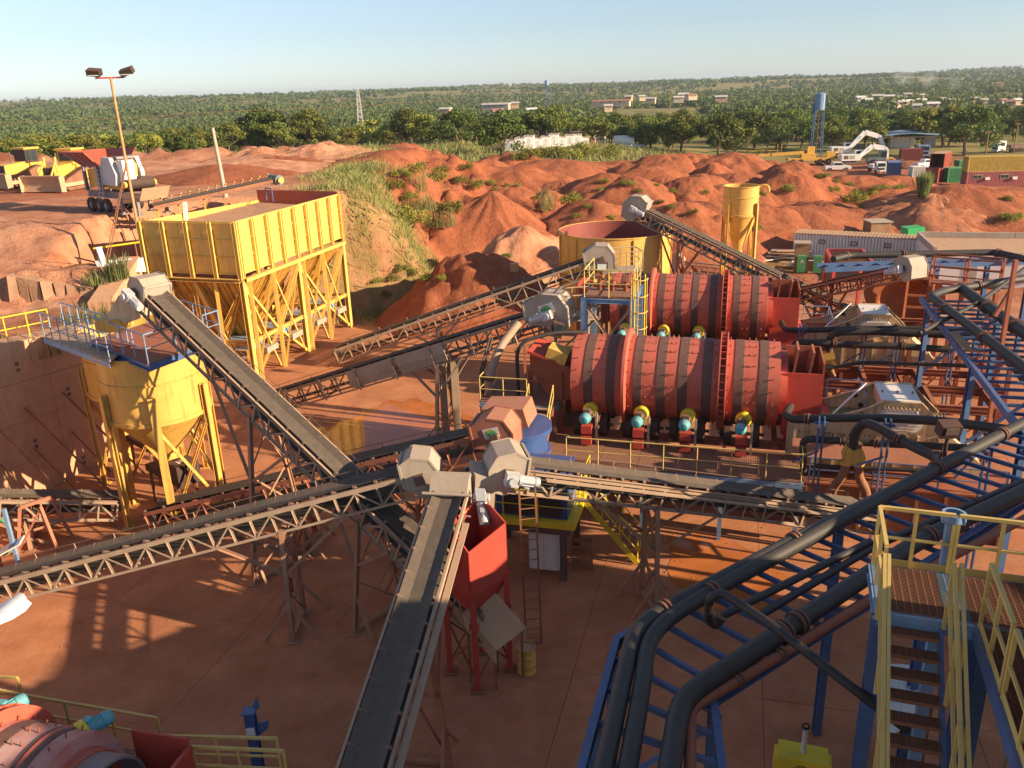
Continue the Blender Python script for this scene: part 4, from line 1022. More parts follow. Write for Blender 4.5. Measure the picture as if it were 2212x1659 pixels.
# ================================================================ RED SCRUBBER DRUMS
def drum(name, label, M_, Lg=8.4, Rr=1.75, zc=5.1, motors=4, detail=True, zf=2.8, ring_at=(.207, .72), wheels=True, chute=True, box=True):
    with ctx(M_):
        t = thing(name, label, 'scrubber drum', (0, 0, zf))
        X = V3((1, 0, 0)); o = V3((0, 0, zc))
        MB().lathe([(Rr * .82, 0), (Rr, .02), (Rr, Lg), (Rr * .82, Lg + .02)], o, X, 72).build('drum_shell', 'drum_red', t)
        MB().lathe([(Rr * .80, Lg - .02), (Rr * .80, Lg + .3), (Rr * .62, Lg + .3)], o, X, 48).build('outlet_collar', 'drum_red', t)
        bands = [.075, .225, .335, .445, .545, .69 + .01, .80, .90]
        bands = [.09, .20, .334, .447, .551, .664, .811, .925]
        for f in bands: MB().lathe([(Rr, f * Lg - .19), (Rr + .025, f * Lg - .18), (Rr + .025, f * Lg + .18), (Rr, f * Lg + .19)], o, X, 72).build('rubber_band', 'band', t)
        f = ring_at[0]; MB().lathe([(Rr, f * Lg + .50), (Rr + .33, f * Lg + .44), (Rr + .33, f * Lg + .56), (Rr, f * Lg + .62)], o, X, 72).build('riding_ring', 'drum_red', t)
        f = ring_at[1]
        for q in (0, .26): MB().lathe([(Rr, f * Lg + q), (Rr + .32, f * Lg + q - .01), (Rr + .32, f * Lg + q + .03), (Rr, f * Lg + q + .04)], o, X, 72).build('gear_flange', 'drum_red', t)
        g = MB()
        for k in range(40):
            a = 2 * math.pi * k / 40; dv = V3((0, math.cos(a), math.sin(a))); g.box(o + X * (f * Lg + .15) + dv * (Rr + .155), (.24, .02, .31), Matrix((X, X.cross(dv) * -1, dv)).transposed())
        g.build('gear_gusset', 'drum_red', t, kind='stuff')
        b = MB(); cols = [.03, .135, .155 + .02, .26, .285, .385, .405, .50, .515, .60, .69 - .005, .76, .845, .868, .955]
        cols = [.035, .135, .165, .29, .375, .41, .485, .51, .59, .62, .70, .765, .855, .885, .97]
        for f in cols:
            for k in range(22):
                a = 2 * math.pi * (k + .5) / 22; dv = V3((0, math.cos(a), math.sin(a))); b.cyl(o + X * (f * Lg) + dv * (Rr - .01), o + X * (f * Lg) + dv * (Rr + .11), .022, 6)
        b.build('liner_bolts', 'rust_red', t, kind='stuff')
        # drive tyres and motors
        ty = []
        xs = [.10, .355, .58, .84][:motors] if motors <= 4 else []
        for i, f in enumerate(xs):
            for y_ in (-1.05, 1.05):
                for dx in (-.55, .55):
                    c_ = V3((f * Lg + dx, y_ * 1.0, zc - Rr * .83 - .43))
                    prof = [(.30, -.17), (.48, -.17), (.53, -.13), (.53, .13), (.48, .17), (.30, .17)]
                    tt = MB().lathe(prof, c_, X, 24).build('drive_tyre', 'rubber', t); MB().cyl(c_ - X * .12, c_ + X * .12, .29, 14).build('wheel_rim', 'dark_steel', tt)
                rod('axle', V3((f * Lg - .9, y_, zc - Rr * .83 - .43)), V3((f * Lg + .9, y_, zc - Rr * .83 - .43)), .07, 'dark_steel', t)
            c_ = V3((f * Lg, -1.95, zc - Rr * .83 + .38)); ax = V3((-.12, -.98, -.08))
            mt = MB().lathe([(0, -.22), (.27, -.22), (.32, -.15), (.32, .04), (.26, .1), (0, .12)], c_ + V3((.04, .2, .08)), ax, 24).build('drive_motor', 'bright_yellow' if detail else 'yellow', t)
            bb = MB().cyl(c_, c_ + ax * .42, .215, 18)
            for k in range(14): 
                a = 2 * math.pi * k / 14; dv = V3((math.cos(a), 0, 0)) + ax.cross(V3((1, 0, 0))) * math.sin(a); bb.bar(c_ + dv * .22, c_ + dv * .22 + ax * .4, .02, .05, up=dv)
            bb.box(c_ + ax * .2 + V3((0, -.12, .27)), (.26, .26, .14)); bb.build('motor_body', 'dark_steel', mt)
            MB().lathe([(.0, .34), (.11, .34), (.17, .31), (.235, .14), (.24, .0)], c_ + ax * .42, ax, 22).build('fan_cap', 'teal', mt)
            MB().box(c_ + V3((0, -.35, -.52)), (.44, .5, .34)).build('bracket', 'paint_red', mt); MB().box(c_ + V3((0, -.5, -.98)), (.42, .3, .36)).build('bracket', 'paint_red', mt)
            bar('guard_post', c_ + V3((.38, -.25, -1.55 if zf < 5 else 0)), c_ + V3((.38, -.25, .15)), .09, 'concrete_grey', mt)
        if wheels:
            for y_ in (-1.35, 1.35): bar('bed_beam', V3((-.4, y_, zf + .12)), V3((Lg + .6, y_, zf + .12)), .24, 'rust_red', t, h=.3, kind='ibeam')
            for f in (0, .25, .5, .75, 1): bar('bed_tie', V3((f * Lg, -1.5, zf + .1)), V3((f * Lg, 1.5, zf + .1)), .2, 'rust_red', t)
        if chute:
            c1 = MB(); c1.prism([V3((-.15, -.9, zc - .9)), V3((-.15, -.9, zc + .55)), V3((-1.9, -.9, zc + 1.15)), V3((-1.9, -.9, zc + .35)), V3((-.9, -.9, zc - 1.1))], V3((0, 1.8, 0))); c1.build('feed_chute', 'rust_red', t)
            MB().box(V3((-1.35, 0, zc + 1.0)), (1.3, 2.1, .12), Matrix.Rotation(.3, 3, 'Y')).build('chute_rim', 'paint_red', t)
            for x_ in (-1.9, -.55):
                for y_ in (-.9, .9): bar('chute_leg', V3((x_, y_, zf)), V3((x_, y_, zc + .3)), .16, 'rust_red', t, kind='ibeam')
            MB().box(V3((-.7, -.6, zc + 1.05)), (.9, .9, .5), Matrix.Rotation(.35, 3, 'Y')).build('inlet_tray', 'tank_yellow', t)
        if box:
            x0 = Lg + .2
            MB().box(V3((x0 + .75, -1.15, zc + .05)), (1.35, .06, 1.7)).build('outlet_box_panel', 'paint_red', t)
            MB().prism([V3((x0 + .0, -1.2, zc - .8)), V3((x0 + 1.5, -1.2, zc - .8)), V3((x0 + 1.9, -1.2, zc - 1.0)), V3((x0 + 1.3, -1.2, zc - 1.75)), V3((x0, -1.2, zc - 1.75))], V3((0, 2.4, 0))).build('outlet_hopper', 'paint_red', t)
            MB().box(V3((x0 + 1.42, 0, zc + .3)), (.06, 2.3, 2.1)).build('outlet_box_panel', 'rust_red', t)
            MB().box(V3((x0 + .75, 1.15, zc + .3)), (1.35, .06, 2.1)).build('outlet_box_panel', 'rust_red', t)
            MB().box(V3((x0 + .35, -.5, zc + 1.2)), (.08, 1.2, 1.3), Matrix.Rotation(.12, 3, 'Y')).build('splash_door', 'rust_red', t)
            MB().box(V3((x0 + .95, -.5, zc + 1.2)), (.08, 1.2, 1.1), Matrix.Rotation(.12, 3, 'Y')).build('splash_door', 'rust_red', t)
            for y_ in (-1.1, 1.1): bar('box_leg', V3((x0 + .2, y_, zf)), V3((x0 + .2, y_, zc - 1.2)), .16, 'paint_red', t)
    return t
D1 = at_z(1247, 806, 5.1); D1M = place((D1.x, D1.y, 0), E)
drum('scrubber_drum', 'front red rotating scrubber drum with four teal motors', D1M)
D2 = at_z(1326, 655, 5.1); D2M = place((D2.x, D2.y, 0), E)
drum('scrubber_drum', 'rear red rotating scrubber drum behind the blue steel frame', D2M, motors=3)
def dl(x, y, z): return D1M @ V3((x, y, z))
def dl2(x, y, z): return D2M @ V3((x, y, z))

# grating material
def grating_mat(name, c1, c2, sc):
    m = bpy.data.materials.new(name); m.use_nodes = True; nt = m.node_tree; N = nt.nodes; L = nt.links; b = N['Principled BSDF']; b.inputs['Roughness'].default_value = .85
    tc_ = N.new('ShaderNodeNewGeometry'); mp = N.new('ShaderNodeMapping'); mp.inputs['Rotation'].default_value = (0, 0, -E); L.new(tc_.outputs['Position'], mp.inputs[0])
    ck = N.new('ShaderNodeTexBrick'); ck.inputs['Scale'].default_value = sc; ck.inputs['Mortar Size'].default_value = .03; ck.offset = 0; ck.inputs['Brick Width'].default_value = .35; ck.inputs['Row Height'].default_value = .35
    ck.inputs['Color1'].default_value = (*c2, 1); ck.inputs['Color2'].default_value = (*[q * .8 for q in c2], 1); ck.inputs['Mortar'].default_value = (*c1, 1); L.new(mp.outputs[0], ck.inputs[0])
    L.new(ck.outputs[0], b.inputs['Base Color']); MATS[name] = m
grating_mat('deck_grating', (.46, .22, .13), (.17, .07, .04), 4.0)
def deck(t, M_, x0, x1, y0, y1, z, n, m='deck_grating', edge='pale_blue', nm='deck_grating'):
    for i in range(n):
        a, b = x0 + (x1 - x0) * i / n, x0 + (x1 - x0) * (i + .99) / n
        with ctx(M_): MB().b2((a, y0, z - .05), (b, y1, z)).build(nm, m, t)
    with ctx(M_):
        for y_ in (y0, y1): bar('edge_beam', V3((x0, y_, z - .16)), V3((x1, y_, z - .16)), .1, edge, t, h=.22, kind='channel')
        for x_ in (x0, x1): bar('edge_beam', V3((x_, y0, z - .16)), V3((x_, y1, z - .16)), .1, edge, t, h=.22, kind='channel')
def drum_platform():
    zf = 2.8; t = thing('drum_platform', 'raised grating platform with yellow railing in front of the front drum', 'platform', tuple(dl(0, -4, 0)))
    deck(t, D1M, -3.0, 9.3, -4.35, -1.9, zf, 8); deck(t, D1M, -3.0, -.1, -1.9, 2.2, zf, 2)
    with ctx(D1M):
        handrail(t, [V3((.35, -4.3, zf)), V3((9.25, -4.3, zf)), V3((9.25, -3.0, zf))], 1.1, 'rail_yellow', .024, 1.25)
        handrail(t, [V3((-3.0, -3.0, zf)), V3((-3.0, -4.3, zf)), V3((-1.8, -4.3, zf))], 1.1, 'bright_yellow', .024, 1.1)
        for x_ in (-2.9, .4, 3.4, 6.4, 9.2):
            for y_ in (-4.3, -1.9, 1.6): bar('column', V3((x_, y_, 0)), V3((x_, y_, zf - .15)), .16, 'pale_blue' if y_ < -2 else 'rust_red', t, kind='ibeam')
        for x_ in (.4, 3.4): bar('brace', V3((x_, -1.9, .2)), V3((x_ + 3, -1.9, zf - .3)), .08, 'rust_red', t)
    # stair up to the feed end landing
    s = thing('landing_stair', 'short yellow railed steel stair up to the drum feed landing', 'stair', tuple(dl(-1.2, -2.6, zf)))
    with ctx(D1M):
        for k in range(6):
            MB().b2((-1.75, -3.2 + k * .27, zf + .2 + k * .2), (-.75, -2.94 + k * .27, zf + .24 + k * .2)).build('tread', 'roof_tan', s)
        for x_ in (-1.78, -.72):
            bar('stringer', V3((x_, -3.3, zf + .05)), V3((x_, -1.7, zf + 1.25)), .05, 'rust_red', s, h=.2)
            for k in (0, .5, 1): rod('post', V3((x_, -3.2 + 1.5 * k, zf + .1 + 1.15 * k)), V3((x_, -3.2 + 1.5 * k, zf + 1.15 + 1.15 * k)), .024, 'rail_yellow', s)
            for hh in (.6, 1.1): rod('handrail', V3((x_, -3.2, zf + .05 + hh)), V3((x_, -1.7, zf + 1.2 + hh)), .026, 'rail_yellow', s)
    l = thing('feed_landing', 'small railed landing beside the feed chute of the front drum', 'landing', tuple(dl(-3, 0, zf + 1.3)))
    deck(l, D1M, -4.0, -.65, -1.65, 1.2, zf + 1.35, 3)
    with ctx(D1M):
        handrail(l, [V3((-1.9, -1.6, zf + 1.35)), V3((-4.0, -1.6, zf + 1.35)), V3((-4.0, 1.2, zf + 1.35))], 1.1, 'rail_yellow', .024, 1.2)
        for x_ in (-3.9, -.7):
            for y_ in (-1.5, 1.1): bar('column', V3((x_, y_, 0)), V3((x_, y_, zf + 1.3)), .15, 'rust_red', l, kind='ibeam')
drum_platform()
def rear_platform():
    zf = 2.8; t = thing('rear_drum_platform', 'narrow railed grating walkway between the two red drums', 'platform', tuple(dl2(0, -3, 0)))
    deck(t, D2M, -1, 9.3, -3.2, -1.9, zf, 6)
    with ctx(D2M):
        handrail(t, [V3((.2, -3.15, zf)), V3((9.2, -3.15, zf))], 1.1, 'grey_steel', .024, 1.5)
        for x_ in (-.5, 3, 6, 9): bar('column', V3((x_, -3.1, 0)), V3((x_, -3.1, zf - .1)), .16, 'rust_red', t, kind='ibeam')
rear_platform()

# ================================================================ BLUE FRAME with valve deck and caged ladder
def valve_tower():
    z = 8.0; a = at_z(1262, 642, z); F_ = place((a.x, a.y, 0), E); t = thing('valve_tower', 'blue steel frame with a yellow railed valve deck between the drum feeds', 'steel tower', (a.x, a.y, 0))
    W_, D_ = 2.2, 2.6
    with ctx(F_):
        for x_ in (0, W_):
            for y_ in (0, D_): bar('column', V3((x_, y_, 0)), V3((x_, y_, z)), .28, 'pale_blue', t, kind='ibeam')
        for y_ in (0, D_): bar('beam', V3((0, y_, z - .15)), V3((W_, y_, z - .15)), .2, 'pale_blue', t, kind='ibeam')
        for x_ in (0, W_): bar('beam', V3((x_, 0, z - .15)), V3((x_, D_, z - .15)), .2, 'pale_blue', t, kind='ibeam')
        bar('beam', V3((0, 0, 4.6)), V3((W_, 0, 4.6)), .16, 'pale_blue', t)
        for p, q in (((0, 0, 4.7), (W_, 0, z - .3)), ((W_, 0, 4.7), (0, 0, z - .3))): bar('brace', V3(p), V3(q), .12, 'grey_steel', t, kind='angle')
        for i in range(4): MB().b2((i * W_ / 4, 0, z), ((i + .98) * W_ / 4, D_, z + .05)).build('deck_grating', 'deck_grating', t)
        handrail(t, [V3((0, D_, z)), V3((0, 0, z)), V3((W_, 0, z)), V3((W_, D_, z))], 1.25, 'rail_yellow', .028, 1.2)
        # valves
        for i, x_ in enumerate((.5, 1.1, 1.7)):
            v = MB().cyl((x_, 1.3, z + .05), (x_, 1.3, z + .5), .13, 12).cyl((x_ - .3, 1.3, z + .28), (x_ + .3, 1.3, z + .28), .11, 12).cyl((x_, 1.3, z + .5), (x_, 1.3, z + .75), .03, 6).lathe([(.17, -.02), (.2, 0), (.17, .02)], (x_, 1.3, z + .75), n=14).build('gate_valve', 'rust_red', t)
        # caged ladder on the right column
        lx = W_ + .32
        for k in (-.22, .22): rod('ladder_stile', V3((lx + k, -.35, 2.8)), V3((lx + k, -.35, z + 1.2)), .03, 'bright_yellow', t)
        for k in range(20): rod('ladder_rung', V3((lx - .22, -.35, 3.0 + k * .32)), V3((lx + .22, -.35, 3.0 + k * .32)), .018, 'rail_yellow', t)
        for k in range(7):
            zz = 4.7 + k * .72; MB().tube([V3((lx + .36 * math.cos(R(q)), -.42 + .55 * -math.sin(R(q)), zz)) for q in range(0, 181, 20)], .022, 6).build('cage_hoop', 'rail_yellow', t)
        for q in (20, 90, 160): rod('cage_strap', V3((lx + .36 * math.cos(R(q)), -.42 - .55 * math.sin(R(q)), 4.6)), V3((lx + .36 * math.cos(R(q)), -.42 - .55 * math.sin(R(q)), z + 1.1)), .02, 'rail_yellow', t)
    # grey access landings by the two conveyor heads
    for i, (u, v, y, lab) in enumerate(((1240, 640, 38.0, 'grey railed head landing beside the front drum conveyor'), (1345, 548, 50.5, 'grey railed head landing beside the rear drum conveyor'))):
        p = at_y(u, v, y); l = thing('head_landing', lab, 'landing', (p.x, p.y, p.z - .9)); M2 = place((p.x, p.y, 0), R(8))
        zz = p.z - .9
        with ctx(M2):
            MB().b2((-1.0, -.9, zz - .06), (1.0, .7, zz)).build('deck_plate', 'hood_steel', l)
            handrail(l, [V3((-1, -.9, zz)), V3((1, -.9, zz)), V3((1, .7, zz)), V3((-.9, .7, zz))], 1.15, 'grey_steel', .03, .9)
            for k in (-.9, .9): bar('knee_brace', V3((k, -.8, zz)), V3((k - 1.2, .4, zz - 1.6)), .1, 'grey_steel', l)
            for k in (-.8, .8): bar('column', V3((k, .5, 0)), V3((k, .5, zz)), .14, 'grey_steel', l)
valve_tower()

# ================================================================ ROUND YELLOW TANK AND SILO
def round_tank():
    p = at_z(1328, 497, 7.0); t = thing('round_tank', 'large open round yellow tank behind the rear drum', 'tank', (p.x, p.y, 0)); Rr = 4.05; o = V3((p.x, p.y, 0))
    MB().lathe([(Rr, -.05), (Rr, 7.0), (Rr + .06, 7.0), (Rr + .06, 7.08), (Rr - .06, 7.08), (Rr - .06, -.05)], o, n=72).build('shell', 'tank_yellow', t)
    MB().lathe([(Rr - .065, .6), (Rr - .065, 7.05)], o, n=72).build('lining', 'dark_red', t); MB().lathe([(0, 1.2), (Rr - .06, .9)], o, n=40).build('contents', 'rust_red', t)
    for z in (2.0, 4.3): MB().lathe([(Rr, z - .04), (Rr + .05, z - .03), (Rr + .05, z + .03), (Rr, z + .04)], o, n=72).build('seam_ring', 'tank_yellow', t)
    for k in range(12):
        a = 2 * math.pi * k / 12 + .2; dv = V3((math.cos(a), math.sin(a), 0)); bar('stiffener', o + dv * (Rr + .05), o + dv * (Rr + .05) + V3((0, 0, 6.9)), .12, 'tank_yellow', t, h=.1, up=dv)
    for a in (3.6, 5.5): 
        dv = V3((math.cos(a), math.sin(a), 0)); MB().box(o + dv * (Rr + .02) + V3((0, 0, 7.15)), (.2, .2, .35)).build('lifting_lug', 'tank_yellow', t)
    f = thing('floodlight', 'grey floodlight clamped on the rim of the round yellow tank', 'floodlight', tuple(o + V3((2.1, -3.4, 7.1)))); q = o + V3((2.2, -3.45, 7.15))
    rod('stem', q, q + V3((0, 0, .5)), .03, 'dark_steel', f); MB().box(q + V3((0, 0, .62)), (.5, .22, .36), Matrix.Rotation(-.4, 3, 'X')).build('housing', 'dark_steel', f)
round_tank()
p = at_z(1602, 402, 10.2); p = at_y(1602, 402, 64)
silo = cone_tank('silo', 'tall slim yellow cone silo standing before the soil heaps', (p.x, p.y), 1.3, p.z, p.z - 2.1, p.z - 4.6, 4, R(-50), legw=.15)
MB().tube([V3((p.x + .95, p.y - .4, p.z - .1)), V3((p.x + 1.5, p.y - .5, p.z + .1)), V3((p.x + 1.85, p.y - .6, p.z + .0)), V3((p.x + 1.9, p.y - .6, p.z - .4))], .1, 10).build('overflow_pipe', 'tank_yellow', silo)

# ================================================================ RED HOPPER, CRUSHER AND AROUND THEM
def red_hopper():
    z0, z1 = 3.3, 4.75
    f1 = at_z(1032, 1492, 0); f2 = at_z(1102, 1445, 0); a = V3((f2.x - f1.x, f2.y - f1.y, 0)); a = a.normalized(); n = V3((-a.y, a.x, 0)); w = (V3((f2.x - f1.x, f2.y - f1.y, 0))).length
    t = thing('red_surge_hopper', 'open bright red surge hopper on four red legs below the conveyor heads', 'hopper', (f1.x, f1.y, 0))
    P = lambda i, j, z: V3((f1.x, f1.y, 0)) + a * (i * w) + n * (j * 1.25) + V3((0, 0, z))
    MB().prism([P(-.05, 0, z0), P(1.05, 0, z0), P(1.05, 0, z1 + .35), P(-.05, 0, z1)], n * .03).build('front_plate', 'paint_red', t)
    MB().prism([P(-.05, 0, z0), P(-.05, 1, z0), P(-.05, 1, z1 + .3), P(-.05, .55, z1 + .45), P(-.05, .2, z1 + .2), P(-.05, 0, z1)], a * .03).build('side_plate', 'paint_red', t)
    MB().prism([P(1.05, 0, z0), P(1.05, 1, z0), P(1.05, 1, z1 + .6), P(1.05, .5, z1 + .7), P(1.05, 0, z1 + .35)], a * -.03).build('side_plate', 'paint_red', t)
    MB().prism([P(-.05, 1, z0), P(1.05, 1, z0), P(1.05, 1, z1 + .6), P(-.05, 1, z1 + .3)], n * .03).build('back_plate', 'paint_red', t)
    MB().add([P(-.05, 0, z0), P(1.05, 0, z0), P(1.05, 1, z0), P(-.05, 1, z0), P(.25, .3, z0 - 1.0), P(.75, .3, z0 - 1.0), P(.75, .7, z0 - 1.0), P(.25, .7, z0 - 1.0)], [(0, 1, 5, 4), (1, 2, 6, 5), (2, 3, 7, 6), (3, 0, 4, 7)]).build('outlet_cone', 'paint_red', t)
    for i, j in ((0, 0), (1, 0), (0, 1), (1, 1)):
        bar('leg', P(i, j, 0), P(i, j, z0 + .2), .17, 'paint_red', t); MB().box(P(i, j, .02), (.4, .4, .04)).build('base_plate', 'rust', t)
        MB().box(P(i, j, z0 - 1.05), (.3, .3, .05)).build('leg_flange', 'paint_red', t)
    for p, q in (((0, 0), (1, 0)), ((0, 1), (1, 1)), ((0, 0), (0, 1)), ((1, 0), (1, 1))):
        bar('brace', P(*p, .35), P(*q, 1.9), .06, 'rust_red', t, kind='angle'); bar('brace', P(*q, .35), P(*p, 1.9), .06, 'rust_red', t, kind='angle')
    for i in (1.05,): MB().lathe([(.05, -.02), (.09, -.02), (.09, .02), (.05, .02)], P(i, .6, z1 + .75), (1, 0, 0), 12).build('lifting_eye', 'paint_red', t)
    # tail cover of the conveyor below
    c_ = at_y(1068, 1340, 20.9); k = thing('tail_cover', 'dusty tan sheet cover over the conveyor tail under the red hopper', 'cover', (c_.x, c_.y, 0))
    dx, dy = V3((.55, -.25, -.62)).normalized(), V3((.80, .45, .35)).normalized()
    MB().plate([c_ - dx * .75 - dy * .55, c_ + dx * .75 - dy * .55, c_ + dx * .75 + dy * .55, c_ - dx * .75 + dy * .55], .03).build('sheet', 'roof_tan', k)
    for s_ in (-1, 1): MB().plate([c_ - dx * .75 + dy * (s_ * .56), c_ + dx * .75 + dy * (s_ * .56), c_ + dx * .75 + dy * (s_ * .56) - V3((0, 0, .45)), c_ - dx * .6 + dy * (s_ * .56) - V3((0, 0, .45))], .03).build('side_sheet', 'roof_tan', k)
    for sx in (-.6, .6):
        for sy in (-.5, .5): q = c_ + dx * sx + dy * sy - V3((0, 0, .1)); bar('leg', V3((q.x, q.y, 0)), q, .07, 'rust', k)
red_hopper()
def crusher():
    c_ = at_z(1150, 1215, 0); M_ = place((c_.x, c_.y + .4, 0), E)
    t = thing('impact_crusher', 'dark blue rock impact crusher with yellow deck edge on a steel stand', 'crusher', (c_.x, c_.y, 0))
    with ctx(M_):
        zd = 2.3
        for x_ in (-1.3, 1.5):
            for y_ in (-1.3, 1.3): bar('stand_leg', V3((x_, y_, 0)), V3((x_, y_, zd)), .22, 'dark_steel', t, kind='ibeam')
        MB().b2((-1.9, -1.7, zd), (2.0, 1.7, zd + .25)).build('deck', 'bright_yellow', t); MB().b2((-1.7, -1.5, zd - .35), (1.8, 1.5, zd - .01)).build('bed_frame', 'dark_steel', t)
        bx = MB().b2((-.9, -1.45, zd + .26), (1.7, .2, zd + 1.75)).build('motor_housing', 'deep_blue', t)
        MB().b2((-.6, -1.50, zd + .35), (1.5, -1.451, zd + .95)).build('grille', 'black', bx); MB().b2((-.6, -1.50, zd + 1.0), (1.5, -1.451, zd + 1.25)).build('grille', 'black', bx)
        MB().prism([V3((-.95, -1.48, zd + 1.76)), V3((1.75, -1.48, zd + 1.76)), V3((1.75, -.2, zd + 2.1)), V3((-.95, -.2, zd + 2.1))], V3((0, 0, .06))).build('roof_sheet', 'deep_blue', t)
        mm = Matrix.Translation((.45, -1.456, zd + 1.5)) @ Matrix.Rotation(math.pi / 2, 4, 'X'); text('lettering', 'ROC IMPACT SELL', .26, 'white_clean', bx, mm)
        b = MB().lathe([(1.05, 0), (1.12, .1), (1.12, 1.3), (1.25, 1.32), (1.25, 1.5), (1.12, 1.52), (1.12, 2.2), (1.3, 2.25), (1.3, 2.45), (.55, 2.5), (.55, 2.2)], (-.7, 1.1, zd + .25), n=40); b.build('rotor_housing', 'deep_blue', t)
        for k in range(14):
            a = 2 * math.pi * k / 14; dv = V3((math.cos(a), math.sin(a), 0)); MB().box(V3((-.7, 1.1, zd + 1.2)) + dv * 1.17, (.12, .06, .6), Matrix.Rotation(a, 3, 'Z')).build('housing_rib', 'deep_blue', t)
        for k, (x_, y_) in enumerate(((-1.9, .2), (-1.75, -.5))): MB().cyl((x_, y_, zd + .4), (x_ - .5, y_ - .1, zd + 1.3), .2, 12).build('hydraulic_unit', 'deep_blue', t)
        handrail(t, [V3((-1.85, .2, zd + .25)), V3((-1.85, -1.65, zd + .25)), V3((1.95, -1.65, zd + .25)), V3((1.95, 1.65, zd + .25))], 1.15, 'bright_yellow', .022, 1.3)
        # chute from red conveyor
        MB().prism([V3((-1.6, .4, zd + 2.6)), V3((-.1, .4, zd + 2.9)), V3((-.3, .4, zd + 3.6)), V3((-1.9, .4, zd + 3.5))], V3((0, 1.4, 0))).build('feed_box', 'red_steel', t)
        # yellow access stair at the right
        for k in range(7): MB().b2((2.1 + k * .26, .2, zd + .1 - k * .28), (2.34 + k * .26, 1.1, zd + .14 - k * .28)).build('tread', 'rust', t)
        for y_ in (.2, 1.1):
            bar('stringer', V3((2.0, y_, zd + .2)), V3((4.0, y_, .1)), .05, 'bright_yellow', t, h=.2)
            for hh in (.55, 1.1): rod('stair_rail', V3((2.0, y_, zd + .2 + hh)), V3((4.0, y_, .1 + hh)), .024, 'bright_yellow', t)
            for k in (0, .33, .66, 1): q = lerp(V3((2.0, y_, zd + .2)), V3((4.0, y_, .1)), k); rod('post', q, q + V3((0, 0, 1.1)), .024, 'bright_yellow', t)
    p = at_z(1180, 1232, 0); q = thing('control_cabinet', 'white electrical control cabinet below the blue crusher', 'cabinet', (p.x, p.y, 0)); M2 = place((p.x, p.y, 0), E)
    with ctx(M2):
        MB().b2((-.55, -.35, .25), (.55, .35, 2.0)).build('housing', 'white', q); MB().b2((-.5, -.37, .3), (.0, -.352, 1.95)).build('door', 'white', q); MB().b2((.03, -.37, .3), (.5, -.352, 1.95)).build('door', 'white', q)
        for x_ in (-.45, .45): bar('leg', V3((x_, 0, 0)), V3((x_, 0, .25)), .08, 'rust', q)
        MB().b2((-.6, -.4, 2.0), (.6, .4, 2.04)).build('lid', 'white', q)
    # tall ladder in front
    b0, b1 = at_z(1137, 1392, 0), at_z(1168, 1388, 0); b1.z = b0.z = 0; l = thing('tall_ladder', 'tall rusty ladder standing beside the red hopper', 'ladder', (b0.x, b0.y, 0))
    up = V3((-.08, .25, 6.0))
    w_ = (b1 - b0).normalized() * .5
    for k in (0, 1): bar('stile', b0 + w_ * k, b0 + w_ * k + up, .06, 'rust', l, h=.05)
    for k in range(16): q = b0 + up * ((k + .6) / 17); rod('rung', q, q + w_, .018, 'rust', l)
    bar('foot_bar', b0, b0 + w_, .07, 'rust', l)
    # step stool
    p = at_z(1258, 1215, 0); s = thing('step_stool', 'low rusty three-step stool on the floor right of the crusher', 'step stool', (p.x, p.y, 0))
    with ctx(place((p.x, p.y, 0), E + .2)):
        for k in range(3): MB().b2((-.35, -.55 + k * .33, .25 + k * .27), (.35, -.25 + k * .33, .29 + k * .27)).build('tread', 'rust', s)
        for x_ in (-.36, .36):
            bar('side_frame', V3((x_, -.6, .05)), V3((x_, .45, .85)), .05, 'rust', s)
            for y_ in (-.5, .4): bar('leg', V3((x_, y_, 0)), V3((x_, y_, .27 if y_ < 0 else .82)), .05, 'rust', s)
crusher()
def oil_drum():
    p = at_z(1138, 1448, 0); t = thing('oil_drum', 'dented yellow oil drum standing on the shaded floor', 'drum', (p.x, p.y, 0)); o = V3((p.x, p.y, .0))
    pr = [(.28, 0), (.30, .01), (.295, .03), (.285, .05), (.285, .28), (.30, .30), (.285, .32), (.285, .58), (.30, .60), (.285, .62), (.285, .86), (.30, .88), (.295, .90), (.27, .90)]
    MB().lathe(pr, o, n=28).build('body', 'tank_yellow', t); MB().lathe([(0, .84), (.275, .84)], o, n=28).build('lid', 'roof_tan', t)
oil_drum()
def fire_ext():
    p = at_z(688, 1310, 0) ; q = V3((cv5[1](cv5[2] * .70, 0, 0).x, cv5[1](cv5[2] * .70, 0, 0).y - .45, 1.6)); t = thing('fire_extinguisher', 'small red fire extinguisher hung on the grey conveyor trestle', 'extinguisher', tuple(q))
    MB().lathe([(0, 0), (.07, 0), (.08, .03), (.08, .42), (.05, .48), (.03, .5), (.03, .55)], q, n=14).build('cylinder', 'paint_red', t); MB().box(q + V3((.03, 0, .57)), (.14, .04, .05)).build('valve_head', 'black', t)
    MB().box(q + V3((0, .1, .25)), (.2, .05, .5)).build('backing_plate', 'rust_red', t)
fire_ext()
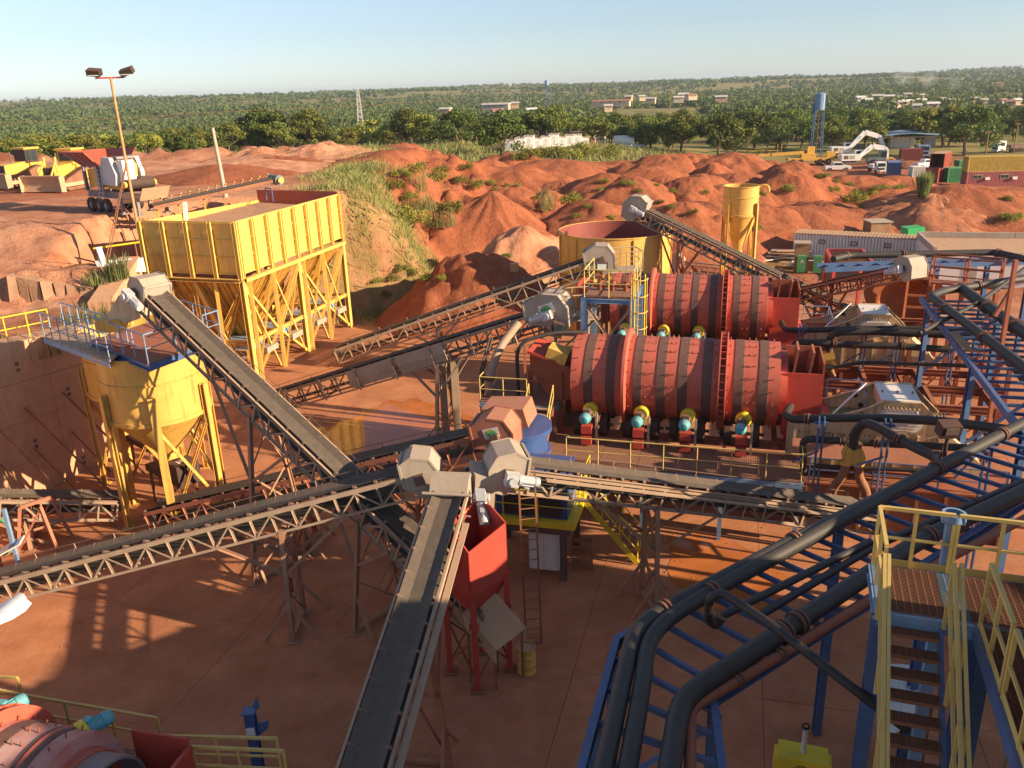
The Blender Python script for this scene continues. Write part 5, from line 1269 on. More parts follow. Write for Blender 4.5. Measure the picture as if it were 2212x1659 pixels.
# ================================================================ VIBRATING SCREENS
def screen(label, O, tx, front=True):
    M_ = place((O.x, O.y, O.z), E); t = thing('vibrating_screen', label, 'screen', (O.x, O.y, 0)); Lg, W_ = 6.0, 2.2
    with ctx(M_):
        prof = [(0, -1.6), (0, .18), (1.5, .40), (2.9, .92), (3.4, 1.25), (4.75, 1.25), (5.9, .1), (5.9, -1.6)]
        for y_ in (0, W_):
            MB().prism([V3((x, y_, z)) for x, z in prof], V3((0, .05, 0))).build('side_plate', 'cream', t)
            for a, b in ((1, 2), (2, 3), (3, 4), (4, 5), (5, 6)): bar('edge_flange', V3((prof[a][0], y_ - .06, prof[a][1])), V3((prof[b][0], y_ - .06, prof[b][1])), .14, 'cream', t, h=.03)
            for k in range(8):
                x_ = .3 + k * .75; bar('stiffener', V3((x_, y_ - .06, -1.55)), V3((x_, y_ - .06, -.1)), .10, 'cream', t, h=.12)
            g = MB()
            for k in range(30):
                x_ = .3 + k * .185; g.cyl((x_, y_ - .05, -.25), (x_, y_ + .01, -.25), .03, 6); g.cyl((x_, y_ - .05, -1.2), (x_, y_ + .01, -1.2), .03, 6)
            g.build('rivets', 'rust', t, kind='stuff')
            for x_, z_ in ((2.7, .62), (2.95, .2), (5.0, .65)): MB().cyl((x_, y_ - .055, z_), (x_, y_ + .06, z_), .10, 12).build('lifting_hole', 'black', t)
        MB().b2((3.35, .05, .75), (4.75, W_, 1.2)).build('exciter_bridge', 'cream', t)
        MB().b2((3.35, .05, 1.2), (4.75, W_, 1.235)).build('bridge_cover', 'white', t)
        for x_ in (3.5, 4.05, 4.6): MB().cyl((x_, 1.0, 1.23), (x_, 1.0, 1.32), .035, 6).build('bolt', 'rust', t)
        # oval exciter cover with ribs
        P = []
        for k in range(24):
            a = 2 * math.pi * k / 24; P.append(V3((4.05 + (.35 if math.cos(a) > 0 else -.35) + .42 * math.cos(a), -.42, .55 + .42 * math.sin(a))))
        MB().prism(P, V3((0, .45, 0))).build('exciter_cover', 'white', t)
        for k in range(-3, 4): MB().box(V3((4.05, -.43, .55 + k * .11)), (1.45 - abs(k) * .14, .03, .02)).build('cover_rib', 'cream', t)
        for k in range(9): MB().box(V3((3.45 + k * .15, -.2, .99)), (.03, .4, .1)).build('cover_rib', 'cream', t)
        bar('white_bar', V3((1.6, .3, .35)), V3((2.9, 1.2, 1.5)), .06, 'white_clean', t, h=.05)
        MB().b2((.1, .06, .0), (3.2, W_, .04)).build('screen_deck', 'box_green' if front else 'rust', t)
        for k in range(1, 8): bar('deck_bar', V3((.1 + k * .4, .06, .06)), V3((.1 + k * .4, W_, .06)), .05, 'rust', t)
        MB().prism([V3((5.9, 0, -.05)), V3((7.1, 0, -1.1)), V3((7.1, 0, -1.6)), V3((5.9, 0, -1.6))], V3((0, W_, 0))).build('discharge_lip', 'cream', t)
        mm = Matrix.Translation((1.75, -.01, -.32)) @ Matrix.Rotation(math.pi / 2, 4, 'X'); text('lettering', tx, .24, 'black', t, mm)
        MB().prism([V3((.2, -.5, -.35)), V3((6.6, -.5, -.35)), V3((6.6, -.9, -.95)), V3((.2, -.9, -.95))], V3((0, .02, -.02))).build('launder_plate', 'red_steel', t) if front else None
        for x_ in (.4, 2.6, 4.9):
            for y_ in (-.1, W_ + .1): bar('column', V3((x_, y_, -O.z)), V3((x_, y_, -1.55)), .2, 'rust_red', t, kind='ibeam')
        for y_ in (-.1, W_ + .1): bar('bed_beam', V3((-.3, y_, -1.75)), V3((6.3, y_, -1.75)), .24, 'rust_red', t, kind='ibeam')
        MB().prism([V3((.3, .1, -1.8)), V3((5.8, .1, -1.8)), V3((4.2, .1, -O.z + .9)), V3((1.8, .1, -O.z + .9))], V3((0, W_ - .2, 0))).build('underpan', 'rust_red', t)
    return M_
O1 = at_y(1700, 930, 30.6); O1.z = 4.0
S1M = screen('front cream vibrating screen with an oval exciter cover beside the front drum', O1, 'TT 05 A')
O2 = at_y(1712, 740, 43.0); O2.z = 4.0
S2M = screen('rear cream vibrating screen behind the black slurry pipes', O2, 'TT 05 d', False)
# service frames in the shade behind and under the screens
def service_frame(name, label, c, nx, ny, dx, dy, zs, m='rust_red', railm=None):
    t = thing(name, label, 'steel frame', (c.x, c.y, 0)); M_ = place((c.x, c.y, 0), E)
    with ctx(M_):
        for i in range(nx):
            for j in range(ny): bar('column', V3((i * dx, j * dy, 0)), V3((i * dx, j * dy, zs[-1])), .2, m, t, kind='ibeam')
        for z in zs:
            for i in range(nx): bar('beam', V3((i * dx, 0, z)), V3((i * dx, (ny - 1) * dy, z)), .18, m, t, kind='ibeam')
            for j in range(ny): bar('beam', V3((0, j * dy, z)), V3(((nx - 1) * dx, j * dy, z)), .18, m, t, kind='ibeam')
        for i in range(nx - 1): bar('brace', V3((i * dx, 0, .2)), V3(((i + 1) * dx, 0, zs[-1] - .2)), .1, m, t, kind='angle')
        if railm: handrail(t, [V3((0, 0, zs[-1])), V3(((nx - 1) * dx, 0, zs[-1])), V3(((nx - 1) * dx, (ny - 1) * dy, zs[-1]))], 1.1, railm, .024, 1.2)
    return t
p = at_z(1760, 862, 2.6); service_frame('screen_frame', 'dark rusty support frame between the two vibrating screens', p, 4, 3, 2.6, 2.6, (2.4, 2.6))
p = at_z(1960, 790, 2.6); service_frame('pipe_support_structure', 'rusty pipe support frame right of the rear screen', p, 3, 3, 2.4, 2.8, (1.4, 3.6), 'rust_red')
p = at_z(1735, 1030, 2.2); t = thing('sump_tank', 'dark rusty sump tank in the shade below the front screen', 'tank', (p.x, p.y, 0))
with ctx(place((p.x, p.y, 0), E)):
    MB().b2((0, 0, 0), (7.5, 2.2, 2.0)).build('tank_body', 'rust', t)
    for k in range(8): MB().b2((k * 1.0 + .1, -.12, 0), (k * 1.0 + .22, -.001, 2.0)).build('stiffener', 'rust', t)
    MB().b2((-.1, -.15, 2.0), (7.6, 2.35, 2.08)).build('tank_rim', 'rust_red', t)
    for k in range(4): bar('post', V3((.2 + k * 2.3, -.1, 2.08)), V3((.2 + k * 2.3, -.1, 3.1)), .06, 'blue', t)
    for z in (2.6, 3.1): rod('handrail', V3((.2, -.1, z)), V3((7.1, -.1, z)), .024, 'blue', t)
# grating stair flights by the drum outlets
for i, (Mx, lab) in enumerate(((D1M, 'small blue railed landing behind the front drum outlet'), (D2M, 'small blue railed landing behind the rear drum outlet'))):
    q = Mx @ V3((10.9, .6, 3.6)); l = thing('outlet_landing', lab, 'landing', (q.x, q.y, 0))
    with ctx(Mx):
        for k in range(3): MB().b2((10.45 + k * .45, -.4, 3.55), (10.87 + k * .45, 1.6, 3.6)).build('deck_grating', 'deck_grating', l)
        handrail(l, [V3((10.5, 1.6, 3.6)), V3((11.8, 1.6, 3.6)), V3((11.8, -.4, 3.6))], 1.3, 'pale_blue', .026, .9, mids=2)
        for x_ in (10.6, 11.7): bar('column', V3((x_, 1.4, 0)), V3((x_, 1.4, 3.5)), .14, 'blue', l)

# ================================================================ SLURRY PIPES
def flanges(t, path, fr, r):
    path = [V3(p) for p in path]; seg = [(path[i + 1] - path[i]).length for i in range(len(path) - 1)]; tot = sum(seg)
    for f in fr:
        d = f * tot; i = 0
        while i < len(seg) - 1 and d > seg[i]: d -= seg[i]; i += 1
        p = lerp(path[i], path[i + 1], d / seg[i]); ax = (path[i + 1] - path[i]).normalized()
        for k in (-.06, .06): MB().cyl(p + ax * (k - .03), p + ax * (k + .03), r * 1.32, 16).build('flange', 'flange', t)
def slurry(name, label, pts, r, fl=(), bend=.6, m='pipe', group=None):
    t = thing(name, label, 'pipe', tuple(pts[0]), group); pipe('pipe_run', pts, r, m, t, bend, 14); flanges(t, pts, fl, r * .98); return t
A6 = lambda x, y, yy: Y('A6', x, y, yy)
slurry('slurry_pipe', 'long curved black pipe passing in front of the cream front screen', [A6(235, 795, 30.6), A6(192, 870, 29.6), A6(270, 905, 29.2), A6(640, 890, 28.4), A6(1100, 893, 27.4), A6(1600, 925, 26), A6(2230, 1015, 24)], .16, (.22,), 1.2)
slurry('slurry_pipe', 'thick black pipe arching from the front yellow valve down to the pipe rack', [A6(770, 1150, 27.6), A6(775, 1020, 27.6), A6(860, 930, 27.3), A6(960, 960, 26.8), A6(1280, 1140, 25.2), A6(1470, 1225, 24.2), A6(1520, 1320, 22.6), A6(1380, 1375, 21.4), at_z(1720, 1165, 6.85), at_z(1480, 1292, 6.85), at_z(1372, 1352, 6.85), at_z(1340, 1500, 6.85), at_z(1300, 1680, 6.85)], .165, (.12, .19, .27, .62, .80), .9)
slurry('slurry_pipe', 'black pipe running level behind the front yellow valve', [A6(345, 1340, 28.8), A6(345, 1085, 28.8), A6(420, 1070, 28.7), A6(930, 1105, 28.0), A6(1350, 1125, 27.2), A6(1900, 1155, 26)], .14, (.36, .52, .68), .5)
slurry('slurry_pipe', 'thin black pipe low in the shade under the front screen', [A6(440, 1300, 28.2), A6(820, 1315, 27.8), A6(1400, 1340, 27)], .08, (.4,), .4)
slurry('slurry_pipe', 'upper black pipe curving past the rear cream screen', [A6(160, 85, 43.0), A6(190, 150, 42.2), A6(500, 148, 41.5), A6(900, 132, 41), A6(1500, 142, 40), A6(1830, 165, 38.5), A6(1960, 230, 36.5), A6(2230, 470, 31.5)], .15, (.2, .72), 1.0)
slurry('slurry_pipe', 'second black pipe arching from the rear yellow valve to the pipe rack', [A6(560, 330, 41.0), A6(560, 225, 41), A6(640, 165, 40.8), A6(900, 160, 40.5), A6(1600, 190, 39.2), A6(1850, 205, 38), A6(1990, 280, 36), A6(2240, 590, 30.5)], .19, (.06, .66, .8), .9)
slurry('slurry_pipe', 'lower black pipe running level past the rear screen ribs', [A6(270, 310, 41.0), A6(275, 255, 41), A6(340, 250, 40.8), A6(690, 272, 40.3), A6(1160, 285, 39.5), A6(1590, 315, 38.8)], .17, (.3, .42, .72), .5)
slurry('slurry_pipe', 'thin black pipe sagging across between the two screens', [A6(410, 490, 37.5), A6(640, 455, 37.2), A6(860, 420, 36.8), A6(1150, 430, 36), A6(1600, 445, 35), A6(2000, 470, 33.5)], .09, (.45, .6), .8)
for nm, c_, lab, ln in (('diverter_valve', A6(770, 1195, 27.7), 'front yellow diverter valve splitting into two rusty legs', 2.6), ('diverter_valve', A6(545, 360, 41.1), 'rear yellow diverter valve before the ribbed rear screen', 2.2)):
    t = thing(nm, lab, 'valve', tuple(c_ - V3((0, 0, ln))))
    with ctx(place(c_, E)):
        MB().prism([V3((-.34, -.25, -.32)), V3((.34, -.25, -.32)), V3((.40, -.25, -.05)), V3((.26, -.25, .3)), V3((-.26, -.25, .3)), V3((-.40, -.25, -.05))], V3((0, .5, 0))).build('valve_body', 'tank_yellow', t)
        MB().cyl((0, 0, .3), (0, 0, .42), .27, 16).build('flange', 'flange', t)
        for k in (-1, 1):
            MB().tube([V3((k * .18, 0, -.3)), V3((k * .25, 0, -.9)), V3((k * .62, 0, -1.5)), V3((k * .62, 0, -ln))], .17, 12, .4).build('outlet_leg', 'rust', t); MB().cyl((k * .2, 0, -.42), (k * .2, 0, -.32), .25, 14).build('flange', 'tank_yellow', t)
def blue_posts(reg, lst, label):
    for n_, (x, y0, y1, yy) in enumerate(lst):
        a = Y(reg, x, y0, yy); b = Y(reg, x, y1, yy); b = V3((a.x, a.y, b.z)); g = V3((a.x, a.y, 0))
        t = thing('pipe_post', label + ', ' + ('leftmost', 'second from the left', 'third from the left', 'rightmost')[n_] + ' of its row', 'pipe support', tuple(g), 'blue pipe support posts')
        for k in (-.09, .09): bar('post_flat', g + E1 * k, a + E1 * k, .05, 'blue', t, h=.10)
        bar('cradle', a + E1 * -.25 - V3((0, 0, .25)), a + E1 * .25 - V3((0, 0, .25)), .08, 'blue', t)
        bar('knee_brace', b + V3((0, 0, .1)), a - E1 * .9 + V3((0, 0, -1.9)), .06, 'blue', t)
blue_posts('A6', ((505, 880, 1190, 28.3), (1065, 900, 1240, 27.1), (1950, 975, 1100, 25)), 'blue flat-bar pipe post before the front screen')
blue_posts('A6', ((335, 95, 310, 41.3), (870, 135, 350, 40.7), (1150, 140, 360, 40.2), (1630, 150, 250, 39.3)), 'blue flat-bar pipe post before the rear screen')

# ================================================================ PIPE RACKS (blue ladder frames)
def rack(name, label, pts, width, z, m='blue', sp=.75, legs=True, side=1):
    """ladder rack along plan points pts (left beam), second beam offset to the right by width"""
    t = thing(name, label, 'pipe rack', (pts[0][0], pts[0][1], 0)); P = [V3((p[0], p[1], z)) for p in pts]
    off = []
    for i in range(len(P)):
        d = (P[min(i + 1, len(P) - 1)] - P[max(i - 1, 0)]).normalized(); off.append(P[i] + V3((d.y, -d.x, 0)) * (width * side))
    for i in range(len(P) - 1):
        bar('side_beam', P[i], P[i + 1], .14, m, t, h=.26, kind='channel'); bar('side_beam', off[i], off[i + 1], .14, m, t, h=.26, kind='channel')
        n = max(2, int((P[i + 1] - P[i]).length / sp))
        for k in range(n): bar('rung', lerp(P[i], P[i + 1], (k + .5) / n), lerp(off[i], off[i + 1], (k + .5) / n), .09, m, t, h=.10)
        if legs:
            for f in (.12, .62):
                for Q in (P, off): q = lerp(Q[i], Q[i + 1], f); bar('column', V3((q.x, q.y, 0)), q, .2, m, t, kind='ibeam')
                a, b = lerp(P[i], P[i + 1], f), lerp(off[i], off[i + 1], f); bar('column_brace', a - V3((0, 0, 3.2)), b - V3((0, 0, .3)), .1, m, t)
    return t, P, off
zA = 6.5
a0, a1, a2 = at_z(2290, 880, zA), at_z(1332, 1388, zA), at_z(1250, 1690, zA)
rkA = rack('pipe_rack', 'near blue ladder rack carrying thick black pipes in the lower right', [(a0.x, a0.y), (a1.x, a1.y), (a2.x, a2.y)], 2.3, zA, side=-1)
b0, b1 = at_z(1988, 645, zA), at_z(2215, 945, zA)
rkB = rack('pipe_rack', 'blue ladder rack running away along the right edge', [(b0.x, b0.y), (b1.x, b1.y)], 3.0, zA, side=-1, sp=.8)
c0, c1 = at_z(1764, 574, zA), at_z(2240, 556, zA)
rkC = rack('pipe_rack', 'distant blue pipe bridge in front of the grey office cabin', [(c0.x, c0.y), (c1.x, c1.y)], 1.2, zA, side=1, sp=1.0, legs=False)
for f in (.55, .78, .98):
    q = lerp(c0, c1, f); bar('column', V3((q.x, q.y, 0)), V3((q.x, q.y, zA)), .24, 'blue', rkC[0], kind='ibeam')
slurry('rack_pipe', 'pair-mate black pipe lying outermost on the near rack', [at_z(2290, 872, 6.85), at_z(2020, 1012, 6.85), at_z(1520, 1287, 6.85), at_z(1402, 1362, 6.85), at_z(1385, 1500, 6.85), at_z(1350, 1690, 6.85)], .165, (.17, .33, .74), .9)
slurry('rack_pipe', 'thick black pipe with heavy flanges in the middle of the near rack', [at_z(2300, 1020, 6.85), at_z(1990, 1165, 6.85), at_z(1560, 1452, 6.85), at_z(1470, 1510, 6.85), at_z(1440, 1700, 6.85)], .19, (.30, .36, .67, .70), .9)
slurry('rack_pipe', 'slim black pipe rising over the near rack with a gooseneck', [at_z(1880, 1170, 6.9), at_z(1560, 1330, 6.9), at_z(1545, 1352, 6.6), at_z(1530, 1340, 7.2), at_z(1533, 1290, 7.9), at_z(1560, 1280, 7.95), at_z(1660, 1345, 7.9), at_z(1860, 1500, 7.4), at_z(1960, 1575, 6.9)], .085, (.45,), .3)
slurry('rack_pipe', 'slim dark pipe between the thick pipes of the near rack', [at_z(2210, 1040, 6.8), at_z(1890, 1180, 6.8), at_z(1640, 1330, 6.8)], .085, (.2,), .3)
slurry('red_pipe', 'slim red water pipe along the inner edge of the near rack', [at_z(2300, 1075, 6.7), at_z(1880, 1295, 6.7), at_z(1700, 1407, 6.7), at_z(1492, 1530, 6.7), at_z(1490, 1700, 6.7)], .10, (.72, .8), .25, 'rust_red')
slurry('rack_pipe', 'black header pipe on the far rack along the right edge', [at_z(2300, 860, 6.9), at_z(2010, 640, 6.9), at_z(2040, 628, 6.95), at_z(2290, 590, 6.95)], .20, (.3, .5, .75, .9), .4)
slurry('rack_pipe', 'thick black pipe beside the header on the right edge rack', [at_z(2330, 800, 6.9), at_z(2075, 622, 6.9)], .26, (.2, .45, .7), .4)
slurry('rack_pipe', 'black pipe lying along the distant blue pipe bridge', [at_z(1800, 560, 6.85), at_z(1830, 552, 6.85), at_z(2150, 545, 6.85), at_z(2260, 570, 6.85)], .2, (.1, .35, .75), .5)
slurry('rack_pipe', 'sloping black hose from the distant bridge down to the right edge rack', [at_z(2240, 560, 7.6), at_z(2120, 650, 7.0), at_z(1985, 720, 6.6)], .10, (), .5)
q = at_z(1890, 655, 6.8) ; 
pl = at_z(1880, 720, 6.72)
t = thing('plank', 'loose weathered wooden plank lying on the right edge rack', 'plank', tuple(at_z(2075, 737, 6.7))); 
MB().bar(at_z(2060, 718, 6.68), at_z(2092, 757, 6.68), .35, .05).build('board', 'wood', t)
def red_walk():
    a = Y('A4', 1370, 520, 45); t = thing('red_walkway', 'rust red railed walkway in front of the white back building', 'walkway', (a.x, a.y, 0)); z = a.z; b = Y('A4', 1990, 535, 43)
    d = V3((b.x - a.x, b.y - a.y, 0)); n = V3((-d.y, d.x, 0)).normalized(); A_ = V3((a.x, a.y, z)); B_ = A_ + d
    MB().prism([A_, B_, B_ + n * 1.0, A_ + n * 1.0], V3((0, 0, .08))).build('deck_plate', 'rust_red', t)
    handrail(t, [A_, B_], 1.5, 'rust_red', .04, 1.4, mids=2, square=True); handrail(t, [A_ + n, B_ + n], 1.5, 'rust_red', .04, 1.4, mids=1, square=True)
    for f in (.02, .5, .98): q = lerp(A_, B_, f); bar('column', V3((q.x, q.y, 0)), q, .2, 'rust_red', t)
    a = Y('A4', 460, 225, 57); b = Y('A4', 780, 225, 56); c_ = Y('A4', 880, 355, 51); d_ = Y('A4', 525, 358, 51.5); z = 6.0
    u = thing('red_ladder_frame', 'rust red slatted frame leaning below the distant blue pipe bridge', 'frame', (d_.x, d_.y, 0))
    for p, q in ((a, d_), (b, c_), (a, b), (d_, c_)): bar('side_rail', p, q, .18, 'paint_red', u)
    for k in range(1, 10): bar('slat', lerp(a, d_, k / 10), lerp(b, c_, k / 10), .08, 'rust', u)
    for p in (a, b, c_, d_): bar('column', V3((p.x, p.y, 0)), p, .2, 'paint_red', u)
    for (x0, y0, x1, y1, yy) in ((2140, 310, 2050, 900, 31), (2110, 560, 1950, 810, 33)):
        p, q = Y('A4', x0, y0, yy), Y('A4', x1, y1, yy); s = thing('red_strut', 'thin rust red steel post standing at the right edge rack' if y0 == 310 else 'diagonal rust red brace at the right edge rack', 'steel post', tuple(q)); bar('post_bar', V3((q.x, q.y, 0)) if y0 == 310 else q, p, .14, 'rust_red', s)
red_walk()
# ================================================================ ORANGE SCRUBBER seen end on
p = Y('A4', 1170, 680, 47.5); t = thing('end_scrubber', 'rusty orange scrubber drum seen from its open end at the back right', 'scrubber drum', (p.x, p.y, 0))
ax = V3((.25, 1, 0)).normalized()
MB().lathe([(1.9, 0), (1.9, 3.2)], p, ax, 56).build('drum_shell', 'orange_scrub', t)
MB().lathe([(2.05, -.1), (2.05, .15), (1.9, .2), (1.55, .2), (1.55, .0), (2.05, -.1)], p, ax, 56).build('end_ring', 'orange_scrub', t)
MB().lathe([(1.56, .22), (1.1, .5), (.75, .7), (.0, .75)], p, ax, 48).build('end_plate', 'orange_scrub', t)
MB().lathe([(1.25, .1), (1.32, .1), (1.32, .45), (1.25, .45)], p, ax, 48, a0=2.2, a1=5.4).build('inner_ring', 'orange_scrub', t)
for k in range(9):
    a = R(120 + k * 22); dv = V3((ax.y, -ax.x, 0)) * math.cos(a) * -1 + V3((0, 0, 1)) * math.sin(a); MB().box(p + ax * .08 + dv * 1.72, (.12, .3, .12)).build('lifter_stub', 'orange_scrub', t)
for s_ in (-1, 1):
    w_ = V3((ax.y, -ax.x, 0)) * s_ * 1.3; bar('cradle_leg', V3((p.x, p.y, 0)) + w_ + ax * 1.2, p + w_ + ax * 1.2 - V3((0, 0, 1.3)), .4, 'rust_red', t); bar('cradle_leg', V3((p.x, p.y, 0)) + w_ + ax * 5, p + w_ + ax * 5 - V3((0, 0, 1.3)), .4, 'rust_red', t)
fr = V3((ax.y, -ax.x, 0))
for k in (-.2, 1.2):
    bar('end_frame_post', V3((p.x, p.y, 0)) + fr * k - ax * .5, p + fr * k - ax * .5 + V3((0, 0, 1.5)), .14, 'orange_scrub', t)
for z in (-1.6, -.2, .5, 1.5): bar('end_frame_rail', p - ax * .5 + fr * -.2 + V3((0, 0, z)), p - ax * .5 + fr * 1.2 + V3((0, 0, z)), .12, 'orange_scrub', t)

# ================================================================ STAIR TOWER in the lower right corner
ES = R(-19); so_ = at_z(1896, 1318, 9.0); STM = place((so_.x, so_.y, 0), ES)
def grate(t, x0, x1, y0, y1, z, m, along='x', sp=.042):
    b = MB()
    n = int((y1 - y0) / sp)
    for k in range(n + 1): y_ = y0 + (y1 - y0) * k / n; b.b2((x0, y_ - .004, z - .035), (x1, y_ + .004, z))
    k = int((x1 - x0) / .11)
    for i in range(k + 1): x_ = x0 + (x1 - x0) * i / k; b.b2((x_ - .005, y0, z - .012), (x_ + .005, y1, z - .002))
    return b.build('grating', m, t, kind='stuff')
def stair_tower():
    z = 9.0; t = thing('stair_platform', 'blue grating platform with yellow railing at the head of the lower right stair', 'platform', tuple(so_))
    with ctx(STM):
        D_ = 1.45; W_ = 3.2
        mat('rust_grate', (.22, .10, .06), .8, dust=.3)
        mat('blue_grate', (.13, .30, .42), .6, dust=.5, spot=.8)
        for i, (x0, x1, m_) in enumerate(((0, .18, 'blue_grate'), (.18, 1.0, 'rust_grate'), (1.0, 1.35, 'blue_grate'), (1.35, 2.3, 'rust_grate'), (2.3, W_, 'blue_grate'))): grate(t, x0, x1, .02, D_, z, m_)
        bar('edge_beam', V3((0, 0, z - .13)), V3((W_, 0, z - .13)), .10, 'pale_blue', t, h=.24, kind='channel'); bar('edge_beam', V3((0, D_, z - .13)), V3((W_, D_, z - .13)), .1, 'blue', t, h=.24, kind='channel')
        bar('edge_beam', V3((0, 0, z - .13)), V3((0, D_, z - .13)), .10, 'pale_blue', t, h=.24, kind='channel'); bar('cross_beam', V3((1.45, 0, z - .15)), V3((1.45, D_, z - .15)), .08, 'blue', t, h=.2)
        handrail(t, [V3((.02, .1, z)), V3((.02, D_ - .02, z)), V3((1.18, D_ - .02, z))], 1.1, 'rail_yellow', .027, .62, square=True)
        handrail(t, [V3((1.24, D_ - .02, z)), V3((W_, D_ - .02, z))], 1.1, 'rail_yellow', .027, .62, square=True)
        for x0, x1 in ((.0, 1.2), (1.22, W_)): bar('toe_board', V3((x0, D_, z + .06)), V3((x1, D_, z + .06)), .012, 'rail_yellow', t, h=.14)
        for x_ in (0.05, 1.4): bar('column', V3((x_, .1, 0)), V3((x_, .1, z - .2)), .22, 'blue', t, kind='ibeam')
        c_ = bar('column', V3((1.18, D_ + .12, 0)), V3((1.18, D_ + .12, z + .95)), .20, 'pale_blue', t, h=.2)
        MB().lathe([(.14, 0), (.19, 0), (.19, .12), (.14, .12)], (1.18, D_ + .12, z + .96), n=18).build('column_collar', 'pale_blue', t); MB().b2((1.0, D_ + .05, z + .9), (1.36, D_ + .2, z + .96)).build('column_cap', 'pale_blue', t)
        # stair going down towards the viewer
        s = thing('lower_stair', 'steep blue stair with yellow railings descending toward the viewer at lower right', 'stair', (.2, -4, 0))
        x0, x1, run, rise = .10, .88, .255, .205
        for k in range(1, 22):
            y_, zz = -run * k, z - rise * k
            b = MB()
            for q in range(6): b.b2((x0, y_ + q * .045, zz - .03), (x1, y_ + q * .045 + .008, zz))
            for q in range(8): b.b2((x0 + q * (x1 - x0) / 7.2, y_, zz - .02), (x0 + q * (x1 - x0) / 7.2 + .008, y_ + .24, zz - .003))
            tr = b.build('tread', 'rust_grate', s); MB().b2((x0, y_ - .02, zz - .05), (x1, y_ - .005, zz + .002)).build('tread_nosing', 'rust', tr)
        e = 21
        for x_ in (x0 - .04, x1 + .04): bar('stringer', V3((x_, .0, z - .22)), V3((x_, -run * e, z - rise * e - .22)), .05, 'blue', s, h=.26)
        for x_ in (x0 - .06, x0 - .02 - .10, x1 + .06, x1 + .16):
            for hh in (.55, 1.08): bar('stair_rail', V3((x_, -.1, z + hh)), V3((x_, -run * e, z - rise * e + hh)), .05, 'rail_yellow', s, h=.05)
            for k in (0, 3.5, 7, 10.5, 14, 17.5, 21): bar('post', V3((x_, -.1 - run * k, z - rise * k - .1)), V3((x_, -.1 - run * k, z - rise * k + 1.08)), .05, 'rail_yellow', s)
        # level walkway at the right
        w = thing('side_walkway', 'level rusty grating walkway with yellow railing along the brown clad wall', 'walkway', (1.6, -3, z))
        grate(w, 1.42, 2.05, -6.0, 0, z, 'rust_grate'); 
        bar('side_beam', V3((1.40, 0, z - .12)), V3((1.40, -6, z - .12)), .08, 'blue', w, h=.24, kind='channel')
        for y0, y1 in ((-.05, -1.55), (-1.7, -3.6), (-3.75, -6.0)):
            handrail(w, [V3((1.44, y0, z)), V3((1.44, y1, z))], 1.1, 'rail_yellow', .027, .9, square=True); bar('toe_board', V3((1.43, y0, z + .07)), V3((1.43, y1, z + .07)), .012, 'rail_yellow', w, h=.14)
        for y_ in (-.3, -3, -5.8): bar('column', V3((1.5, y_, 0)), V3((1.5, y_, z - .15)), .2, 'blue', w, kind='ibeam')
        # brown clad building alongside, most of it out of view
        bld = thing('clad_building', 'tall brown corrugated clad building at the right edge', 'building', (2.1, 0, 0))
        for k in range(60):
            y_ = -.0 - k * .25; MB().b2((2.06 + (.03 if k % 2 else 0), y_ - .25, 0), (2.3, y_ - .002, 10.3)).build('cladding_rib', 'roof_tan', bld)
        MB().b2((2.31, -15, 0), (5, 0, 10.1)).build('building_core', 'roof_tan', bld); MB().b2((1.9, -15.2, 10.31), (5.2, .2, 10.45)).build('roof', 'zinc', bld)
stair_tower()
def shade_building():  # unseen building added out of frame so its shadow falls across the floor
    t = thing('unseen_shade_building', 'long flat process building standing right of the pipe racks', 'building', (17, 10, 0))
    with ctx(place((17, 17.4, 0), 0)):
        MB().b2((0, -24, 0), (11, 0, 10.4)).build('building_core', 'roof_tan', t); MB().b2((-.2, -24.2, 10.4), (11.2, .2, 10.6)).build('roof', 'zinc', t)
        MB().b2((0, -21, 10.61), (11, -6.9, 12.5)).build('roof_house', 'roof_tan', t)  # raised block added to keep sun off the near pipe rack
        for k in range(11): MB().b2((-.08, -23.6 + k * 2.15, .2), (-.001, -21.9 + k * 2.15, 10.2)).build('wall_sheet', 'roof_tan', t)
shade_building()
# yellow lifting head low in the shade
p = at_z(1735, 1625, 4.2); t = thing('lifting_block', 'yellow lifting block with a chrome hook hanging in the shade at the bottom', 'lifting block', (p.x, p.y, 0))
with ctx(place((p.x, p.y, 0), ES)):
    MB().prism([V3((-.55, -.25, 3.6)), V3((.55, -.25, 3.6)), V3((.55, -.25, 4.05)), V3((.48, -.25, 4.05)), V3((.48, -.25, 4.2)), V3((-.48, -.25, 4.2)), V3((-.48, -.25, 4.05)), V3((-.55, -.25, 4.05))], V3((0, .5, 0))).build('body', 'bright_yellow', t)
    MB().lathe([(.18, -.28), (.18, -.251)], (0, 0, 3.9), (0, 1, 0), 16).build('window_arch', 'black', t); MB().b2((-.17, -.27, 3.6), (.17, -.252, 3.95)).build('window_arch', 'black', t)
    MB().cyl((0, 0, 4.2), (0, 0, 4.75), .05, 10).build('hook_shank', 'zinc', t); MB().lathe([(.05, -.02), (.08, -.02), (.08, .02), (.05, .02)], (0, 0, 4.85), (0, 1, 0), 14).build('hook_eye', 'rubber', t)
    for x_ in (-.45, .45): bar('post', V3((x_, 0, 0)), V3((x_, 0, 3.6)), .12, 'bright_yellow', t)
p0 = [at_z(1888, 1432, 3.0), at_z(2005, 1440, 3.0), at_z(2010, 1520, 3.0), at_z(1905, 1600, 3.0)]
t = thing('roof_sheets', 'white corrugated roof sheets low under the yellow railed stair', 'roof sheet', (p0[0].x, p0[0].y, 0))
